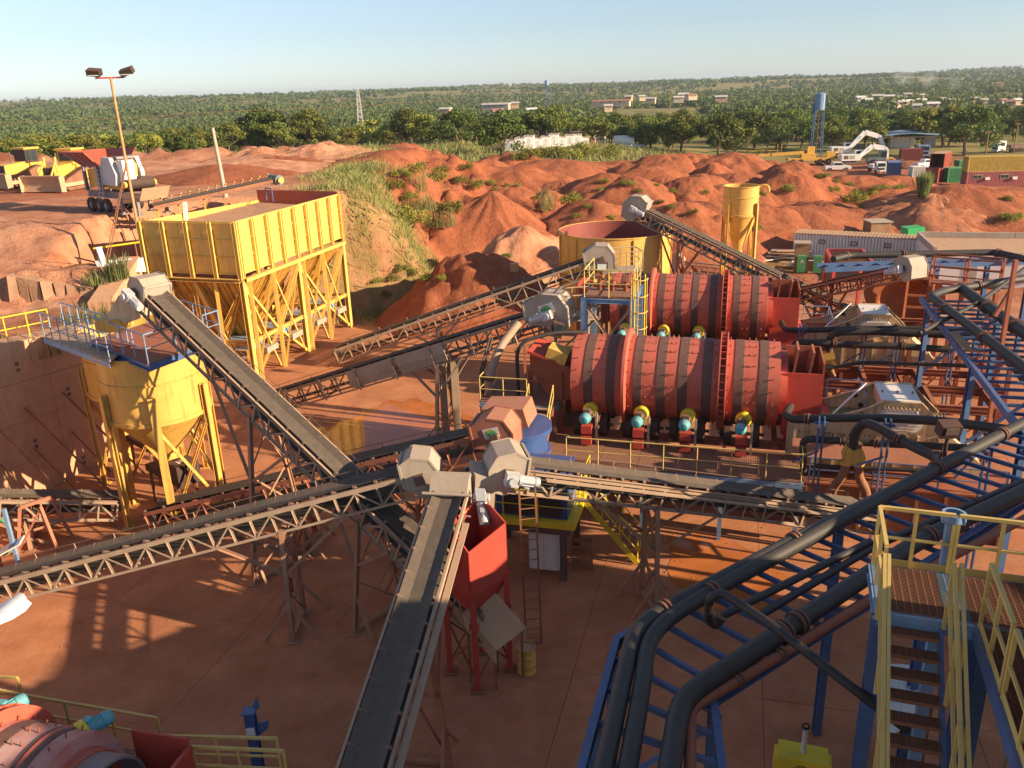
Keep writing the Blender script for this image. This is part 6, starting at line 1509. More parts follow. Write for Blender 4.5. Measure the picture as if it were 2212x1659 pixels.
for k in range(7):
    f0, f1 = k / 7, (k + .97) / 7; MB().plate([lerp(p0[0], p0[1], f0), lerp(p0[0], p0[1], f1), lerp(p0[3], p0[2], f1) + V3((0, 0, -.1)), lerp(p0[3], p0[2], f0) + V3((0, 0, -.1))], .03 + .02 * (k % 2)).build('sheet', 'white', t)
for q in p0: bar('post', V3((q.x, q.y, 0)), q - V3((0, 0, .05)), .1, 'rust', t)
# ================================================================ LOWER LEFT CORNER
q = at_z(206, 1580, 3.55); D4 = V3((q.x - .55, q.y - .95, 0)) - E1 * 8.4 ; D4M = place((D4.x, D4.y, 0), E + R(2))
t4 = drum('scrubber_drum', 'paint-worn red scrubber drum cut off by the lower left corner', D4M, zc=1.85, motors=0, zf=.05, wheels=False, chute=False, box=False)
mat('drum_worn', (.50, .10, .07), .6, col2=(.60, .47, .42), scale=.75, dust=.25, var=.2)
for ch in t4.children:
    if ch.name.startswith('drum_shell'): ch.data.materials[0] = MATS['drum_worn']
with ctx(D4M):
    MB().lathe([(1.78, 7.7), (1.80, 7.72), (1.62, 8.3), (1.3, 8.5)], (0, 0, 1.85), (1, 0, 0), 56).build('end_cone', 'drum_red', t4)
    MB().lathe([(1.0, 8.5), (1.35, 8.52), (1.35, 9.3), (1.28, 9.3), (1.28, 8.6)], (0, 0, 1.85), (1, 0, 0), 48).build('outlet_ring', 'slate', t4)
    for f in (5.6, 8.0):
        c_ = V3((f, 1.25, 3.15 if f < 7 else 3.05)); ax = V3((.45, .72, .1)).normalized()
        mt = MB().lathe([(.02, -.22), (.27, -.22), (.29, -.16), (.29, -.02), (.19, .02)], c_, ax, 22).build('drive_motor', 'bright_yellow', t4)
        bb = MB().cyl(c_, c_ + ax * .36, .165, 18)
        for k in range(12): a = 2 * math.pi * k / 12; dv = ax.orthogonal().normalized(); dv = Matrix.Rotation(a, 3, ax) @ dv; bb.bar(c_ + dv * .165, c_ + dv * .165 + ax * .35, .02, .04, up=dv)
        bb.box(c_ + ax * .2 + V3((-.15, -.08, .15)), (.2, .2, .12)); bb.build('motor_body', 'teal', mt)
        MB().lathe([(0, .25), (.1, .24), (.16, .2), (.185, .07), (.185, 0)], c_ + ax * .36, ax, 22).build('fan_cap', 'teal', mt)
    MB().prism([V3((8.9, -1.6, .3)), V3((10.4, -1.6, .3)), V3((10.4, -1.6, 2.6)), V3((9.3, -1.6, 2.9))], V3((0, .06, 0))).build('outlet_side', 'paint_red', t4)
    MB().b2((10.35, -1.6, .3), (10.42, 1.6, 2.6)).build('outlet_end', 'paint_red', t4); MB().b2((8.9, 1.55, .3), (10.4, 1.61, 2.9)).build('outlet_side', 'paint_red', t4)
    bar('outlet_rim', V3((9.3, -1.62, 2.92)), V3((10.45, -1.62, 2.62)), .1, 'paint_red', t4); bar('outlet_rim', V3((10.42, -1.6, 2.64)), V3((10.42, 1.6, 2.64)), .1, 'paint_red', t4)
    for f in (1.5, 5.5): 
        for y_ in (-1.2, 1.2): bar('cradle', V3((f, y_, 0)), V3((f, y_, .75)), .5, 'rust_red', t4)
# paint wear patch on this drum only
def rails(name, label, segs, m, h=1.1, z=0.0):
    p = segs[0][0]; t = thing(name, label, 'railing', (p.x, p.y, z))
    for s in segs: handrail(t, s, h, m, .03, 1.5, square=True)
zr = 1.2
F_ = lambda u, v, z=1.2: at_z(u, v, z)
rails('drum_railing', 'pale yellow railing behind the lower left drum', [[F_(-40, 1550), F_(64, 1572), F_(355, 1626)], ], 'rail_yellow')
rails('drum_railing', 'pale yellow railing in front of the blue post at the bottom edge', [[F_(350, 1665), F_(610, 1672)], [F_(430, 1690), F_(625, 1700)]], 'rail_yellow')
rails('yard_gate_rail', 'thin yellow railing at the left edge above the lower left drum', [[at_z(-30, 1530, 1.2), at_z(57, 1535, 1.2)]], 'rail_yellow')
t = thing('drum_walkway', 'narrow grating walkway behind the lower left drum', 'walkway', tuple(F_(150, 1600)))
a, b = F_(-40, 1556), F_(365, 1632); n = V3((b.y - a.y, -(b.x - a.x), 0)).normalized()
MB().prism([a, b, b + n * .9, a + n * .9], V3((0, 0, -.06))).build('deck_grating', 'deck_grating', t)
for f in (.1, .4, .7, .97): q = lerp(a, b, f); bar('column', V3((q.x, q.y, 0)), q, .12, 'rust_red', t)
q = F_(352, 1670); MB().prism([q, F_(628, 1680), F_(628, 1740), F_(352, 1740)], V3((0, 0, -.06))).build('deck_grating', 'deck_grating', t)
for u in (380, 600): w = F_(u, 1690); bar('column', V3((w.x, w.y, 0)), w, .12, 'rust_red', t)
p = at_z(556, 1690, 0.0); t = thing('blue_post', 'bright blue steel post with a small switch box at the bottom edge', 'post', (p.x, p.y, 0))
p = at_y(556, 1640, 17.2); p.z = 0
bar('post_shaft', p, p + V3((0, 0, 2.3)), .26, 'deep_blue', t, h=.2, kind='ibeam'); MB().box(p + V3((0, 0, 2.32)), (.34, .3, .05)).build('cap_plate', 'blue', t)
MB().prism([p + V3((.13, 0, 1.9)), p + V3((.45, 0, 2.0)), p + V3((.4, 0, 1.75)), p + V3((.13, 0, 1.5))], V3((0, .04, 0))).build('gusset', 'blue', t); MB().prism([p + V3((.02, .1, 2.3)), p + V3((.2, .1, 2.65)), p + V3((.22, .1, 2.3))], V3((0, .04, 0))).build('gusset', 'blue', t)
MB().box(p + V3((0, -.14, 1.75)), (.2, .08, .26)).build('switch_box', 'white', t)
# street lamps whose heads reach in from the left
def lamp(name, label, tip, root, gx_, r1, m, arm_m):
    t = thing(name, label, 'street lamp', (gx_.x, gx_.y, 0)); d = (tip - root).normalized(); s = d.cross(V3((0, 0, 1))).normalized(); n = s.cross(d)
    P = lambda x, y, z: root + d * x + s * y + n * z
    L_ = (tip - root).length
    prof = [(0, .05), (.15, .12), (.45, .17), (.8, .15), (1.0, .06)]
    b = MB(); vs = []; 
    for f, w in prof:
        for y_, z_ in ((-1, 0), (-.6, .8), (0, 1), (.6, .8), (1, 0), (0, -.25)): vs.append(P(f * L_, y_ * w * r1, z_ * .09 * r1))
    fs = [(j * 6 + k, j * 6 + (k + 1) % 6, (j + 1) * 6 + (k + 1) % 6, (j + 1) * 6 + k) for j in range(4) for k in range(6)]
    b.add(vs, fs, True); b.add(vs[:6], [tuple(range(6))]); b.add(vs[-6:], [tuple(range(5, -1, -1))]); b.build('lamp_head', m, t)
    top = root - d * .1; MB().tube([V3((gx_.x, gx_.y, 0)), V3((gx_.x, gx_.y, top.z - .3)), top, P(.1, 0, .03)], .05, 10, .4).build('lamp_pole', arm_m, t)
    return t
tip, root = at_y(47, 1298, 10.5), at_y(-10, 1350, 9.6)
g_ = root + (root - tip).normalized() * 1.6
lamp('street_lamp', 'white street lamp head reaching in from the left edge', tip, root, V3((g_.x, g_.y, 0)), 1.35, 'white_clean', 'zinc')
p = at_y(20, 1182, 27); t = thing('solar_panel', 'small tilted blue solar panel on a white bracket at the left edge', 'solar panel', (p.x, p.y, 0))
d = V3((.85, .1, .42)).normalized(); s = V3((-.1, .95, .2)).normalized()
MB().plate([p - d * .55 - s * .25, p + d * .55 - s * .25, p + d * .55 + s * .25, p - d * .55 + s * .25], .05).build('panel_frame', 'white', t)
n_ = d.cross(s); MB().plate([p + n_ * .035 + d * .05 - s * .17, p + n_ * .035 + d * .35 - s * .17, p + n_ * .035 + d * .35 + s * .17, p + n_ * .035 + d * .05 + s * .17], .02).build('solar_cell', 'deep_blue', t)
bar('post_shaft', V3((p.x + .1, p.y + .1, 0)), p + V3((.1, .1, 1.5)), .12, 'pale_blue', t)
p = at_y(4, 1160, 27.5); t = thing('hose_coil', 'coiled pale green hose hung at the left edge', 'hose', (p.x, p.y, 0))
MB().tube([p + V3((.35 * math.cos(R(a)), .12 * math.sin(R(a)), .65 * math.sin(R(a)))) for a in range(0, 361, 20)], .06, 8).build('hose', 'box_green', t); bar('hose_post', V3((p.x - .3, p.y, 0)), p + V3((-.3, 0, .8)), .08, 'rust', t)
# open frames and small steel near the left conveyor
for i, (u, v, z, lab) in enumerate(((100, 1180, 0, 'rusty splayed trestle at the left edge under the pale conveyor'), )):
    p = at_z(u, v, z); t = thing('splayed_trestle', lab, 'trestle', (p.x, p.y, 0))
    for k in (-1, 1):
        for j in (-1, 1): bar('leg', p + V3((k * .8, j * .6, 0)), p + V3((k * .4, j * .4, 2.0)), .12, 'red_steel', t)
    for j in (-1, 1): bar('brace', p + V3((-.8, j * .6, .1)), p + V3((.4, j * .4, 1.9)), .07, 'red_steel', t)
    bar('head_beam', p + V3((-.4, -.4, 2.0)), p + V3((.4, .4, 2.0)), .12, 'red_steel', t)

# standpipes, lamps and cables by the drum feed
def feed_bits():
    a = at_y(1062, 940, 35.2); t = thing('grey_riser_pipe', 'bent grey riser pipe left of the front drum feed', 'pipe', (a.x, a.y, 0)); z0 = V3((a.x, a.y, 0))
    P = [z0, V3((a.x, a.y, 4.9)), V3((a.x + .5, a.y + .6, 6.0)), V3((a.x + 1.4, a.y + 1.4, 6.9))]
    pipe('pipe_run', P, .19, 'grey_steel', t, .5); flanges(t, P, (.42, .62), .19)
    for k in (-.3, -.42): pipe('cable_run', [V3((a.x + k, a.y + .1, 0)), V3((a.x + k, a.y + .1, 5.0)), V3((a.x + k + .5, a.y + .8, 6.4))], .05, 'black', t, .4, 8)
    a = at_y(1122, 935, 34.2); t = thing('black_standpipe', 'thin black standpipe with a bent top before the drum feed chute', 'pipe', (a.x, a.y, 0))
    P = [V3((a.x, a.y, 0)), V3((a.x, a.y, 6.3)), V3((a.x + .35, a.y + .1, 6.75)), V3((a.x + 1.6, a.y + .3, 7.0)), V3((a.x + 3.0, a.y + .5, 6.9))]
    pipe('pipe_run', P, .085, 'pipe', t, .5); flanges(t, P, (.66,), .085)
    a = at_y(1138, 930, 34.0); t = thing('red_standpipe', 'slim rust red post rising beside the black standpipe', 'post', (a.x, a.y, 0)); bar('post_shaft', V3((a.x, a.y, 0)), V3((a.x, a.y, 6.6)), .11, 'rust_red', t); bar('cross_rail', V3((a.x - .1, a.y, 5.0)), V3((a.x + 2.2, a.y, 4.9)), .09, 'rust_red', t)
    a = at_y(1203, 712, 36.0); t = thing('floodlight', 'black floodlight aimed down above the front drum feed chute', 'floodlight', tuple(a)); MB().box(a, (.55, .4, .65), Matrix.Rotation(.3, 3, 'Y')).build('housing', 'black', t); MB().box(a + V3((.05, -.22, .05)), (.4, .03, .45)).build('lens', 'glass', t); rod('bracket', a + V3((0, .1, -.3)), a + V3((0, .3, -1.2)), .05, 'dark_steel', t)
    a = at_y(1300, 575, 44); t = thing('floodlight', 'black floodlight with a lit green-white lens on the valve deck', 'floodlight', tuple(a)); MB().box(a, (.6, .35, .4)).build('housing', 'black', t); MB().box(a + V3((-.02, -.19, 0)), (.48, .03, .3)).build('lens', 'lamp_glass', t); rod('bracket', a - V3((0, 0, .2)), a - V3((0, 0, .6)), .04, 'dark_steel', t)
    a = at_y(1111, 577, 52); t = thing('floodlight', 'small black floodlight on a stalk above the rear conveyor', 'floodlight', tuple(a)); MB().box(a, (.55, .35, .5)).build('housing', 'black', t); rod('bracket', a - V3((0, 0, .2)), a - V3((0, 0, 2.2)), .04, 'dark_steel', t)
    a = Y('A6', 1575, 985, 21.5); t = thing('floodlight', 'black floodlight on a stalk over the dark pipes at right', 'floodlight', (a.x, a.y, 6.5)); MB().box(a, (.55, .40, .40), Matrix.Rotation(.25, 3, 'X')).build('housing', 'black', t); MB().box(a + V3((0, -.22, .0)), (.36, .03, .22), Matrix.Rotation(.25, 3, 'X')).build('lens', 'dark_steel', t)
    b = Y('A6', 1590, 1290, 21.5); rod('stalk', V3((a.x, a.y, 6.4)), a, .05, 'black', t); bar('stalk_brace', V3((a.x - .2, a.y, 6.4)), a - V3((0, 0, .3)), .05, 'black', t)
    # pair of stout columns below the front drum conveyor
    for i, (u, lab) in enumerate(((965, 'left stout steel column below the front drum conveyor'), (990, 'right stout steel column below the front drum conveyor'))):
        a = at_z(u, 948 - i * 6, 0); t = thing('stout_column', lab, 'column', (a.x, a.y, 0)); q = cv2[1](cv2[2] * .58, 0, 0)
        bar('shaft', a, V3((a.x, a.y, 4.0 + .3 * i)), .36, 'grey_steel', t, kind='ibeam'); MB().box(a + V3((0, 0, .03)), (.7, .7, .06)).build('base_plate', 'grey_steel', t)
feed_bits()
# spilled stones and crumbs of ore below the belts
def spill():
    g = np.random.default_rng(33); P = []
    for (x, y, rx, ry, n) in ((-2, 20, 4, 4, 420), (3, 24, 5, 3, 420), (-9, 23, 6, 4, 420), (-7, 33, 7, 5, 500), (-12, 30, 4, 3, 300), (8, 26, 5, 3, 250), (-5, 16, 6, 4, 350), (-14, 44, 5, 4, 400), (2, 19, 8, 6, 500), (0, 42, 6, 6, 300)):
        q = g.normal(size=(n, 2)) * (rx * .6, ry * .6) + (x, y); P.append(q)
    P = np.concatenate(P); s = .015 + .05 * g.random(len(P)) ** 3
    d = np.array([(1, 0, 0), (-.5, .87, 0), (-.5, -.87, 0), (0, 0, .9)])
    a = g.uniform(0, 6.28, len(P)); V = np.empty((len(P), 4, 3))
    V[:, :, 0] = P[:, 0:1] + s[:, None] * (d[:, 0] * np.cos(a)[:, None] - d[:, 1] * np.sin(a)[:, None]); V[:, :, 1] = P[:, 1:2] + s[:, None] * (d[:, 0] * np.sin(a)[:, None] + d[:, 1] * np.cos(a)[:, None]); V[:, :, 2] = .004 + s[:, None] * d[:, 2]
    F = np.array([(0, 1, 3), (1, 2, 3), (2, 0, 3)]); Q = (np.arange(len(P))[:, None, None] * 4 + F).reshape(-1, 3)
    me = bpy.data.meshes.new('spilled_gravel'); np_mesh(me, V.reshape(-1, 3), Q); me.materials.append(MATS['stone']); tag(link('spilled_gravel', me), 'scattered stones and ore crumbs on the floor', 'gravel', kind='stuff')
spill()
def slope_stones():
    g = np.random.default_rng(44); n = 5200; x = g.uniform(-15, 3, n); y = g.uniform(58, 80, n); z = T(x, y); k = z > .15; x, y, z = x[k], y[k], z[k]; n = len(x); s = .03 + .10 * g.random(n) ** 4
    d = np.array([(1, 0, 0), (-.5, .87, 0), (-.5, -.87, 0), (.1, 0, .9)]); a = g.uniform(0, 6.28, n); V = np.empty((n, 4, 3))
    V[:, :, 0] = x[:, None] + s[:, None] * (d[:, 0] * np.cos(a)[:, None] - d[:, 1] * np.sin(a)[:, None]); V[:, :, 1] = y[:, None] + s[:, None] * (d[:, 0] * np.sin(a)[:, None] + d[:, 1] * np.cos(a)[:, None]); V[:, :, 2] = z[:, None] - .02 + s[:, None] * d[:, 2]
    F = np.array([(0, 1, 3), (1, 2, 3), (2, 0, 3)]); Q = (np.arange(n)[:, None, None] * 4 + F).reshape(-1, 3)
    me = bpy.data.meshes.new('slope_stones'); np_mesh(me, V.reshape(-1, 3), Q); me.materials.append(MATS['stone']); tag(link('slope_stones', me), 'loose stones on the soil slope right of the yellow hopper', 'stones', kind='stuff')
slope_stones()
# ================================================================ UPPER YARD ON THE LEFT
def ground_at(u, v, z0):
    p = at_z(u, v, z0)
    for _ in range(4): p = at_z(u, v, gz(p.x, p.y))
    return p
def dozer(label, M_, roof='dozer_yellow', m='dozer_yellow', blade='roof_tan', sticks=True, dark=False):
    with ctx(M_):
        t = thing('bulldozer', label, 'bulldozer', (0, 0, 0), 'bulldozers parked on the upper yard')
        for s_ in (-1, 1):
            P = [(-1.9, .12), (1.5, .05), (1.95, .35), (1.9, .75), (1.5, 1.0), (-.7, 1.75), (-1.1, 1.75), (-2.1, .95), (-2.25, .5)]
            tr = MB().prism([V3((x, s_ * 1.15 - .28, z)) for x, z in P], V3((0, .56, 0))).build('track', 'rust', t)
            g = MB()
            for a, b in zip(P, P[1:] + P[:1]):
                a, b = V3((a[0], 0, a[1])), V3((b[0], 0, b[1])); n = max(1, int((b - a).length / .22))
                for k in range(n): g.box(lerp(a, b, (k + .5) / n) + V3((0, s_ * 1.15, 0)), (.07, .62, .12), Matrix.Rotation(-math.atan2(b.z - a.z, b.x - a.x), 3, 'Y'))
            g.build('grousers', 'dark_steel', tr, kind='stuff')
            MB().cyl((-.95, s_ * 1.44 - .02, 1.2), (-.95, s_ * 1.44 + .05, 1.2), .42, 16).build('sprocket', m, tr)
            bar('push_arm', V3((-.6, s_ * 1.55, .55)), V3((2.7, s_ * 1.55, .55)), .22, blade, t, h=.3)
            if sticks: rod('lift_cylinder', V3((1.5, s_ * .55, 2.4)), V3((2.6, s_ * .6, .9)), .08, m, t); MB().cyl((1.5, s_ * .55, 1.5), (1.5, s_ * .55, 2.75), .10, 10).build('lift_post', m, t)
        MB().prism([V3((-.6, -.55, .9)), V3((1.85, -.55, .9)), V3((1.85, -.55, 1.95)), V3((-.6, -.55, 2.15))], V3((0, 1.1, 0))).build('hood', m, t); MB().b2((1.851, -.5, 1.0), (1.9, .5, 1.9)).build('radiator_grille', 'black', t)
        MB().b2((-2.1, -.75, 1.0), (-.6, .75, 2.0)).build('rear_body', m, t)
        c_ = MB().b2((-1.6, -.7, 2.0), (-.3, .7, 3.15)).build('cab', 'black' if dark else m, t)
        for y_ in (-.705, .705): MB().b2((-1.4, y_ - .01, 2.2), (-.95, y_ + .01, 3.0)).build('window', 'glass', c_); MB().b2((-.85, y_ - .01, 2.2), (-.4, y_ + .01, 3.0)).build('window', 'glass', c_)
        MB().b2((-.301, -.55, 2.3), (-.28, .55, 3.0)).build('window', 'glass', c_)
        MB().b2((-1.75, -.85, 3.15), (-.15, .85, 3.3)).build('cab_roof', roof, t); MB().cyl((.5, -.2, 2.1), (.5, -.2, 3.0), .07, 8).build('exhaust', 'dark_steel', t)
        P = [(2.55, .05), (2.8, .1), (2.68, .5), (2.72, .95), (2.95, 1.35), (2.85, 1.4), (2.55, 1.0), (2.5, .5)]
        MB().prism([V3((x, -1.95, z)) for x, z in P], V3((0, 3.9, 0))).build('blade', blade, t)
        for y_ in (-1.97, 1.93): MB().prism([V3((2.5, y_, .05)), V3((3.05, y_, .1)), V3((3.1, y_, 1.3)), V3((2.5, y_, 1.4))], V3((0, .04, 0))).build('blade_end', blade, t)
        MB().b2((-2.9, -.1, .6), (-2.1, .1, 1.2)).build('ripper', m, t)
    return t
p = ground_at(158, 408, 9.7); dozer('front yellow bulldozer with a large dusty blade on the upper yard', place((p.x - .4, p.y, p.z), R(-104), 1.05))
p = ground_at(50, 402, 9.7); dozer('darker cabbed yellow bulldozer half cut off at the left edge', place((p.x, p.y, p.z), R(-112), 1.05), dark=True, sticks=False)
def mobile_crusher():
    p = ground_at(222, 455, 9.7); M_ = place((p.x + .6, p.y + .3, p.z), math.atan2(-.62, .80))
    with ctx(M_):
        t = thing('mobile_crusher', 'grey wheeled mobile jaw crusher with a flared red hopper on the upper yard', 'crusher', (0, 0, 0))
        for y_ in (-.9, .9): bar('chassis_beam', V3((-1.2, y_, 1.25)), V3((5.6, y_, 1.25)), .22, 'slate', t, h=.45, kind='ibeam')
        for x_ in (-1.0, .6, 2.4, 4.0, 5.4): bar('chassis_tie', V3((x_, -.9, 1.25)), V3((x_, .9, 1.25)), .2, 'slate', t)
        for i in range(3):
            for y_ in (-1.15, 1.15):
                c_ = V3((-.5 + i * 1.02, y_, .5)); w = MB().lathe([(.26, -.15), (.45, -.15), (.5, -.1), (.5, .1), (.45, .15), (.26, .15)], c_, (0, 1, 0), 22).build('wheel', 'rubber', t); MB().cyl(c_ - V3((0, .1, 0)), c_ + V3((0, .1, 0)), .25, 12).build('rim', 'slate', w)
        for x_, y_ in ((3.3, -1.0), (3.3, 1.0), (5.3, -1.0), (5.3, 1.0)): bar('jack_leg', V3((x_, y_, 0)), V3((x_, y_, 1.1)), .2, 'slate', t); MB().box(V3((x_, y_, .04)), (.45, .45, .08)).build('jack_foot', 'slate', t)
        for x_, y_ in ((-1.15, -.95), (-1.15, .95), (.9, -.95), (.9, .95)): bar('frame_post', V3((x_, y_, 1.4)), V3((x_, y_, 3.1)), .2, 'slate', t, kind='ibeam')
        MB().b2((-1.0, -.8, 1.7), (1.0, .8, 2.9)).build('feeder_box', 'tank_yellow', t)
        a = [V3((-1.2, -1.0, 3.1)), V3((1.2, -1.0, 3.1)), V3((1.2, 1.0, 3.1)), V3((-1.2, 1.0, 3.1))]; b = [V3((-2.7, -1.7, 4.05)), V3((1.0, -1.8, 4.1)), V3((1.3, 1.8, 4.2)), V3((-2.7, 1.7, 4.05))]
        for i in (0, 2, 3): MB().plate([a[i], a[(i + 1) % 4], b[(i + 1) % 4], b[i]], .06).build('hopper_plate', 'box_red', t)
        for i in (0, 3):
            for f in (.2, .5, .8): bar('hopper_rib', lerp(a[i], a[(i + 1) % 4], f) - V3((0, 0, .08)), lerp(b[i], b[(i + 1) % 4], f) - V3((0, 0, .08)), .12, 'slate', t)
        for y_ in (-1.05, .8):
            MB().prism([V3((1.35, y_, 1.9)), V3((3.0, y_, 1.9)), V3((3.2, y_, 2.6)), V3((2.7, y_, 3.7)), V3((1.7, y_, 3.75)), V3((1.35, y_, 3.0))], V3((0, .28, 0))).build('flywheel_guard', 'motor_grey', t)
        MB().prism([V3((1.4, -.75, 1.6)), V3((2.9, -.75, 1.6)), V3((2.9, -.75, 3.2)), V3((2.4, -.75, 3.6)), V3((1.4, -.75, 3.7))], V3((0, 1.5, 0))).build('jaw_housing', 'tank_yellow', t)
        MB().b2((2.3, -.6, 3.6), (2.9, .7, 3.75)).build('top_cover', 'slate', t)
        MB().b2((3.0, -.75, 2.1), (3.75, .1, 3.55)).build('white_tank', 'white_clean', t); MB().b2((3.0, .15, 1.5), (4.2, .9, 2.4)).build('engine_block', 'black', t)
        MB().cyl((4.2, -.95, 2.0), (4.2, .95, 2.0), .33, 18).build('magnet_drum', 'rubber', t)
        for y_ in (-1.05, 1.05): MB().cyl((4.2, y_ - .1, 2.0), (4.2, y_ + .1, 2.0), .22, 12).build('drum_bearing', 'tank_yellow', t)
        MB().prism([V3((3.0, -1.0, 1.45)), V3((5.8, -1.0, 1.45)), V3((6.2, -1.0, 1.85)), V3((5.6, -1.0, 1.0)), V3((3.2, -1.0, .7))], V3((0, 2.0, 0))).build('discharge_tray', 'roof_tan', t)
        for y_ in (-.3, .3): bar('ladder_stile', V3((1.15, -1.25 + y_ * 0, 0.4)) + V3((y_, 0, 0)), V3((1.15 + y_, -1.1, 3.2)), .05, 'motor_grey', t)
        for k in range(9): rod('ladder_rung', V3((.85, -1.24, .5 + k * .3)), V3((1.45, -1.24, .5 + k * .3)), .02, 'motor_grey', t)
        MB().tube([V3((4.4 + .5 * math.cos(R(a)), .3, 2.7 + .5 * math.sin(R(a)))) for a in range(0, 181, 20)], .025, 6).build('guard_hoop', 'rust', t)
    a, b = at_y(326, 448, 56.5), at_y(594, 388, 62.5)
    t = thing('discharge_conveyor', 'low yellow discharge conveyor with a dark green end drum behind the hopper', 'conveyor', (a.x, a.y, gz(a.x, a.y))); d = (b - a).normalized(); s = d.cross(V3((0, 0, 1))).normalized(); n = s.cross(d); L_ = (b - a).length
    for k in (-.5, .5): bar('side_beam', a + s * k, b + s * k, .12, 'rust', t, h=.24, kind='channel')
    MB().prism([a + s * -.4 + n * .16, a + s * .4 + n * .16, a + s * .4 + n * .2, a + s * -.4 + n * .2], d * L_).build('belt', 'belt', t)
    for k in range(14):
        q = a + d * (L_ * (k + .5) / 14); MB().tube([q + s * -.58 + n * .05, q + s * -.55 + n * .38, q + s * -.25 + n * .42], .045, 6).build('idler_frame', 'tank_yellow', t)
    MB().cyl(b - s * .75, b + s * .75, .36, 18).build('end_drum', 'loader_teal', t)
    for k in (-1, 1): MB().cyl(b + s * (k * .76), b + s * (k * .95), .22, 12).build('drum_bearing', 'tank_yellow', t)
    for f in (.04, .2, .4): q = a + d * (L_ * f); bar('support_leg', V3((q.x, q.y, gz(q.x, q.y) - .1)), q, .1, 'tank_yellow', t)
    q = b - d * .6; tt = thing('blue_trolley', 'small blue tube stand below the discharge drum', 'stand', tuple(q - V3((0, 0, 1.4))))
    for k in (-.5, .5): rod('tube', q + s * k - V3((0, 0, 1.4)), q + s * k - V3((0, 0, .5)), .04, 'blue', tt)
    for z in (-.5, -.9): rod('tube', q + s * -.5 + V3((0, 0, z)), q + s * .5 + V3((0, 0, z)), .04, 'blue', tt)
mobile_crusher()
def light_pole():
    b = at_y(297, 487, 52.0); b.z = gz(b.x, b.y) - .1; tp = at_y(239, 168, 52.0); t = thing('light_pole', 'tall orange light pole with two black floodlights behind the hopper', 'light pole', tuple(b))
    MB().cyl(b, tp, .10, 12, .075).build('pole_shaft', 'pole_orange', t); x = V3((1, .15, 0)).normalized()
    bar('cross_arm', tp - x * .85, tp + x * .75, .09, 'paint_red', t)
    for k, tilt in ((-.85, .1), (.95, -.25)):
        q = tp + x * k + V3((0, 0, .32)); f = MB().box(q, (.75, .5, .34), Matrix.Rotation(tilt, 3, 'Y') @ Matrix.Rotation(.35, 3, 'X')).build('floodlight', 'black', t); MB().box(q + V3((0, -.2, -.18)), (.6, .1, .05)).build('lamp_lens', 'lamp_glass', f); rod('bracket', tp + x * k * .85, q, .03, 'dark_steel', t)
    a0, a1 = Y('A2', 1592, 330, 51.6), Y('A2', 1325, 1610, 50.2); s_ = thing('stay_rods', 'pair of rusty stay rods leaning against the orange light pole', 'stay', tuple(a1))
    for k in (0, .18): rod('stay_rod', a1 + V3((k, 0, 0)), a0 + V3((k * .2, 0, 0)), .035, 'rust', s_)
    b = at_y(490, 437, 66); tp = at_y(459, 276, 66.3); t = thing('concrete_pole', 'bare leaning grey concrete pole behind the yellow hopper', 'pole', tuple(b)); MB().cyl(b - V3((0, 0, .3)), tp, .19, 12, .12).build('pole_shaft', 'concrete_grey', t)
    b = at_y(398, 480, 55.5); tp = at_y(399, 436, 55.5); t = thing('white_post', 'short white concrete post just above the hopper rim', 'post', tuple(b)); MB().bar(b - V3((0, 0, 1.0)), tp, .22, .22).build('post_shaft', 'white', t)
    p = ground_at(420, 477, 9.7); q = V3((p.x, 57, gz(p.x, 57) + .35)); t = thing('old_tyre', 'large worn tyre lying half behind the hopper rim', 'tyre', tuple(q)); MB().lathe([(.75, -.35), (1.15, -.35), (1.3, -.2), (1.3, .2), (1.15, .35), (.75, .35), (.7, 0), (.75, -.35)], q, (0, .15, 1), 32).build('tyre_body', 'rubber', t)
    p = ground_at(272, 480, 9.7); t = thing('red_bucket', 'faded red bucket on a small timber stand near the crusher', 'bucket', tuple(p)); MB().lathe([(.0, .3), (.40, .3), (.46, .95), (.42, .95), (.38, .36)], p, n=20).build('bucket', 'paint_red', t)
    for k in (-.3, .3): MB().box(p + V3((k, 0, .15)), (.12, .7, .3)).build('stand_leg', 'wood', t)
    a, b = Y(1, 590, 1255, 50.5), Y(1, 880, 1215, 51.5); t = thing('barrier_pole', 'thin yellow barrier pole lying low beside the hopper', 'barrier', tuple(a)); rod('pole_bar', a, b, .06, 'bright_yellow', t)
    for q in (lerp(a, b, .1), lerp(a, b, .9)): rod('pole_rest', V3((q.x, q.y, gz(q.x, q.y) - .1)), q, .05, 'rust', t)
light_pole()
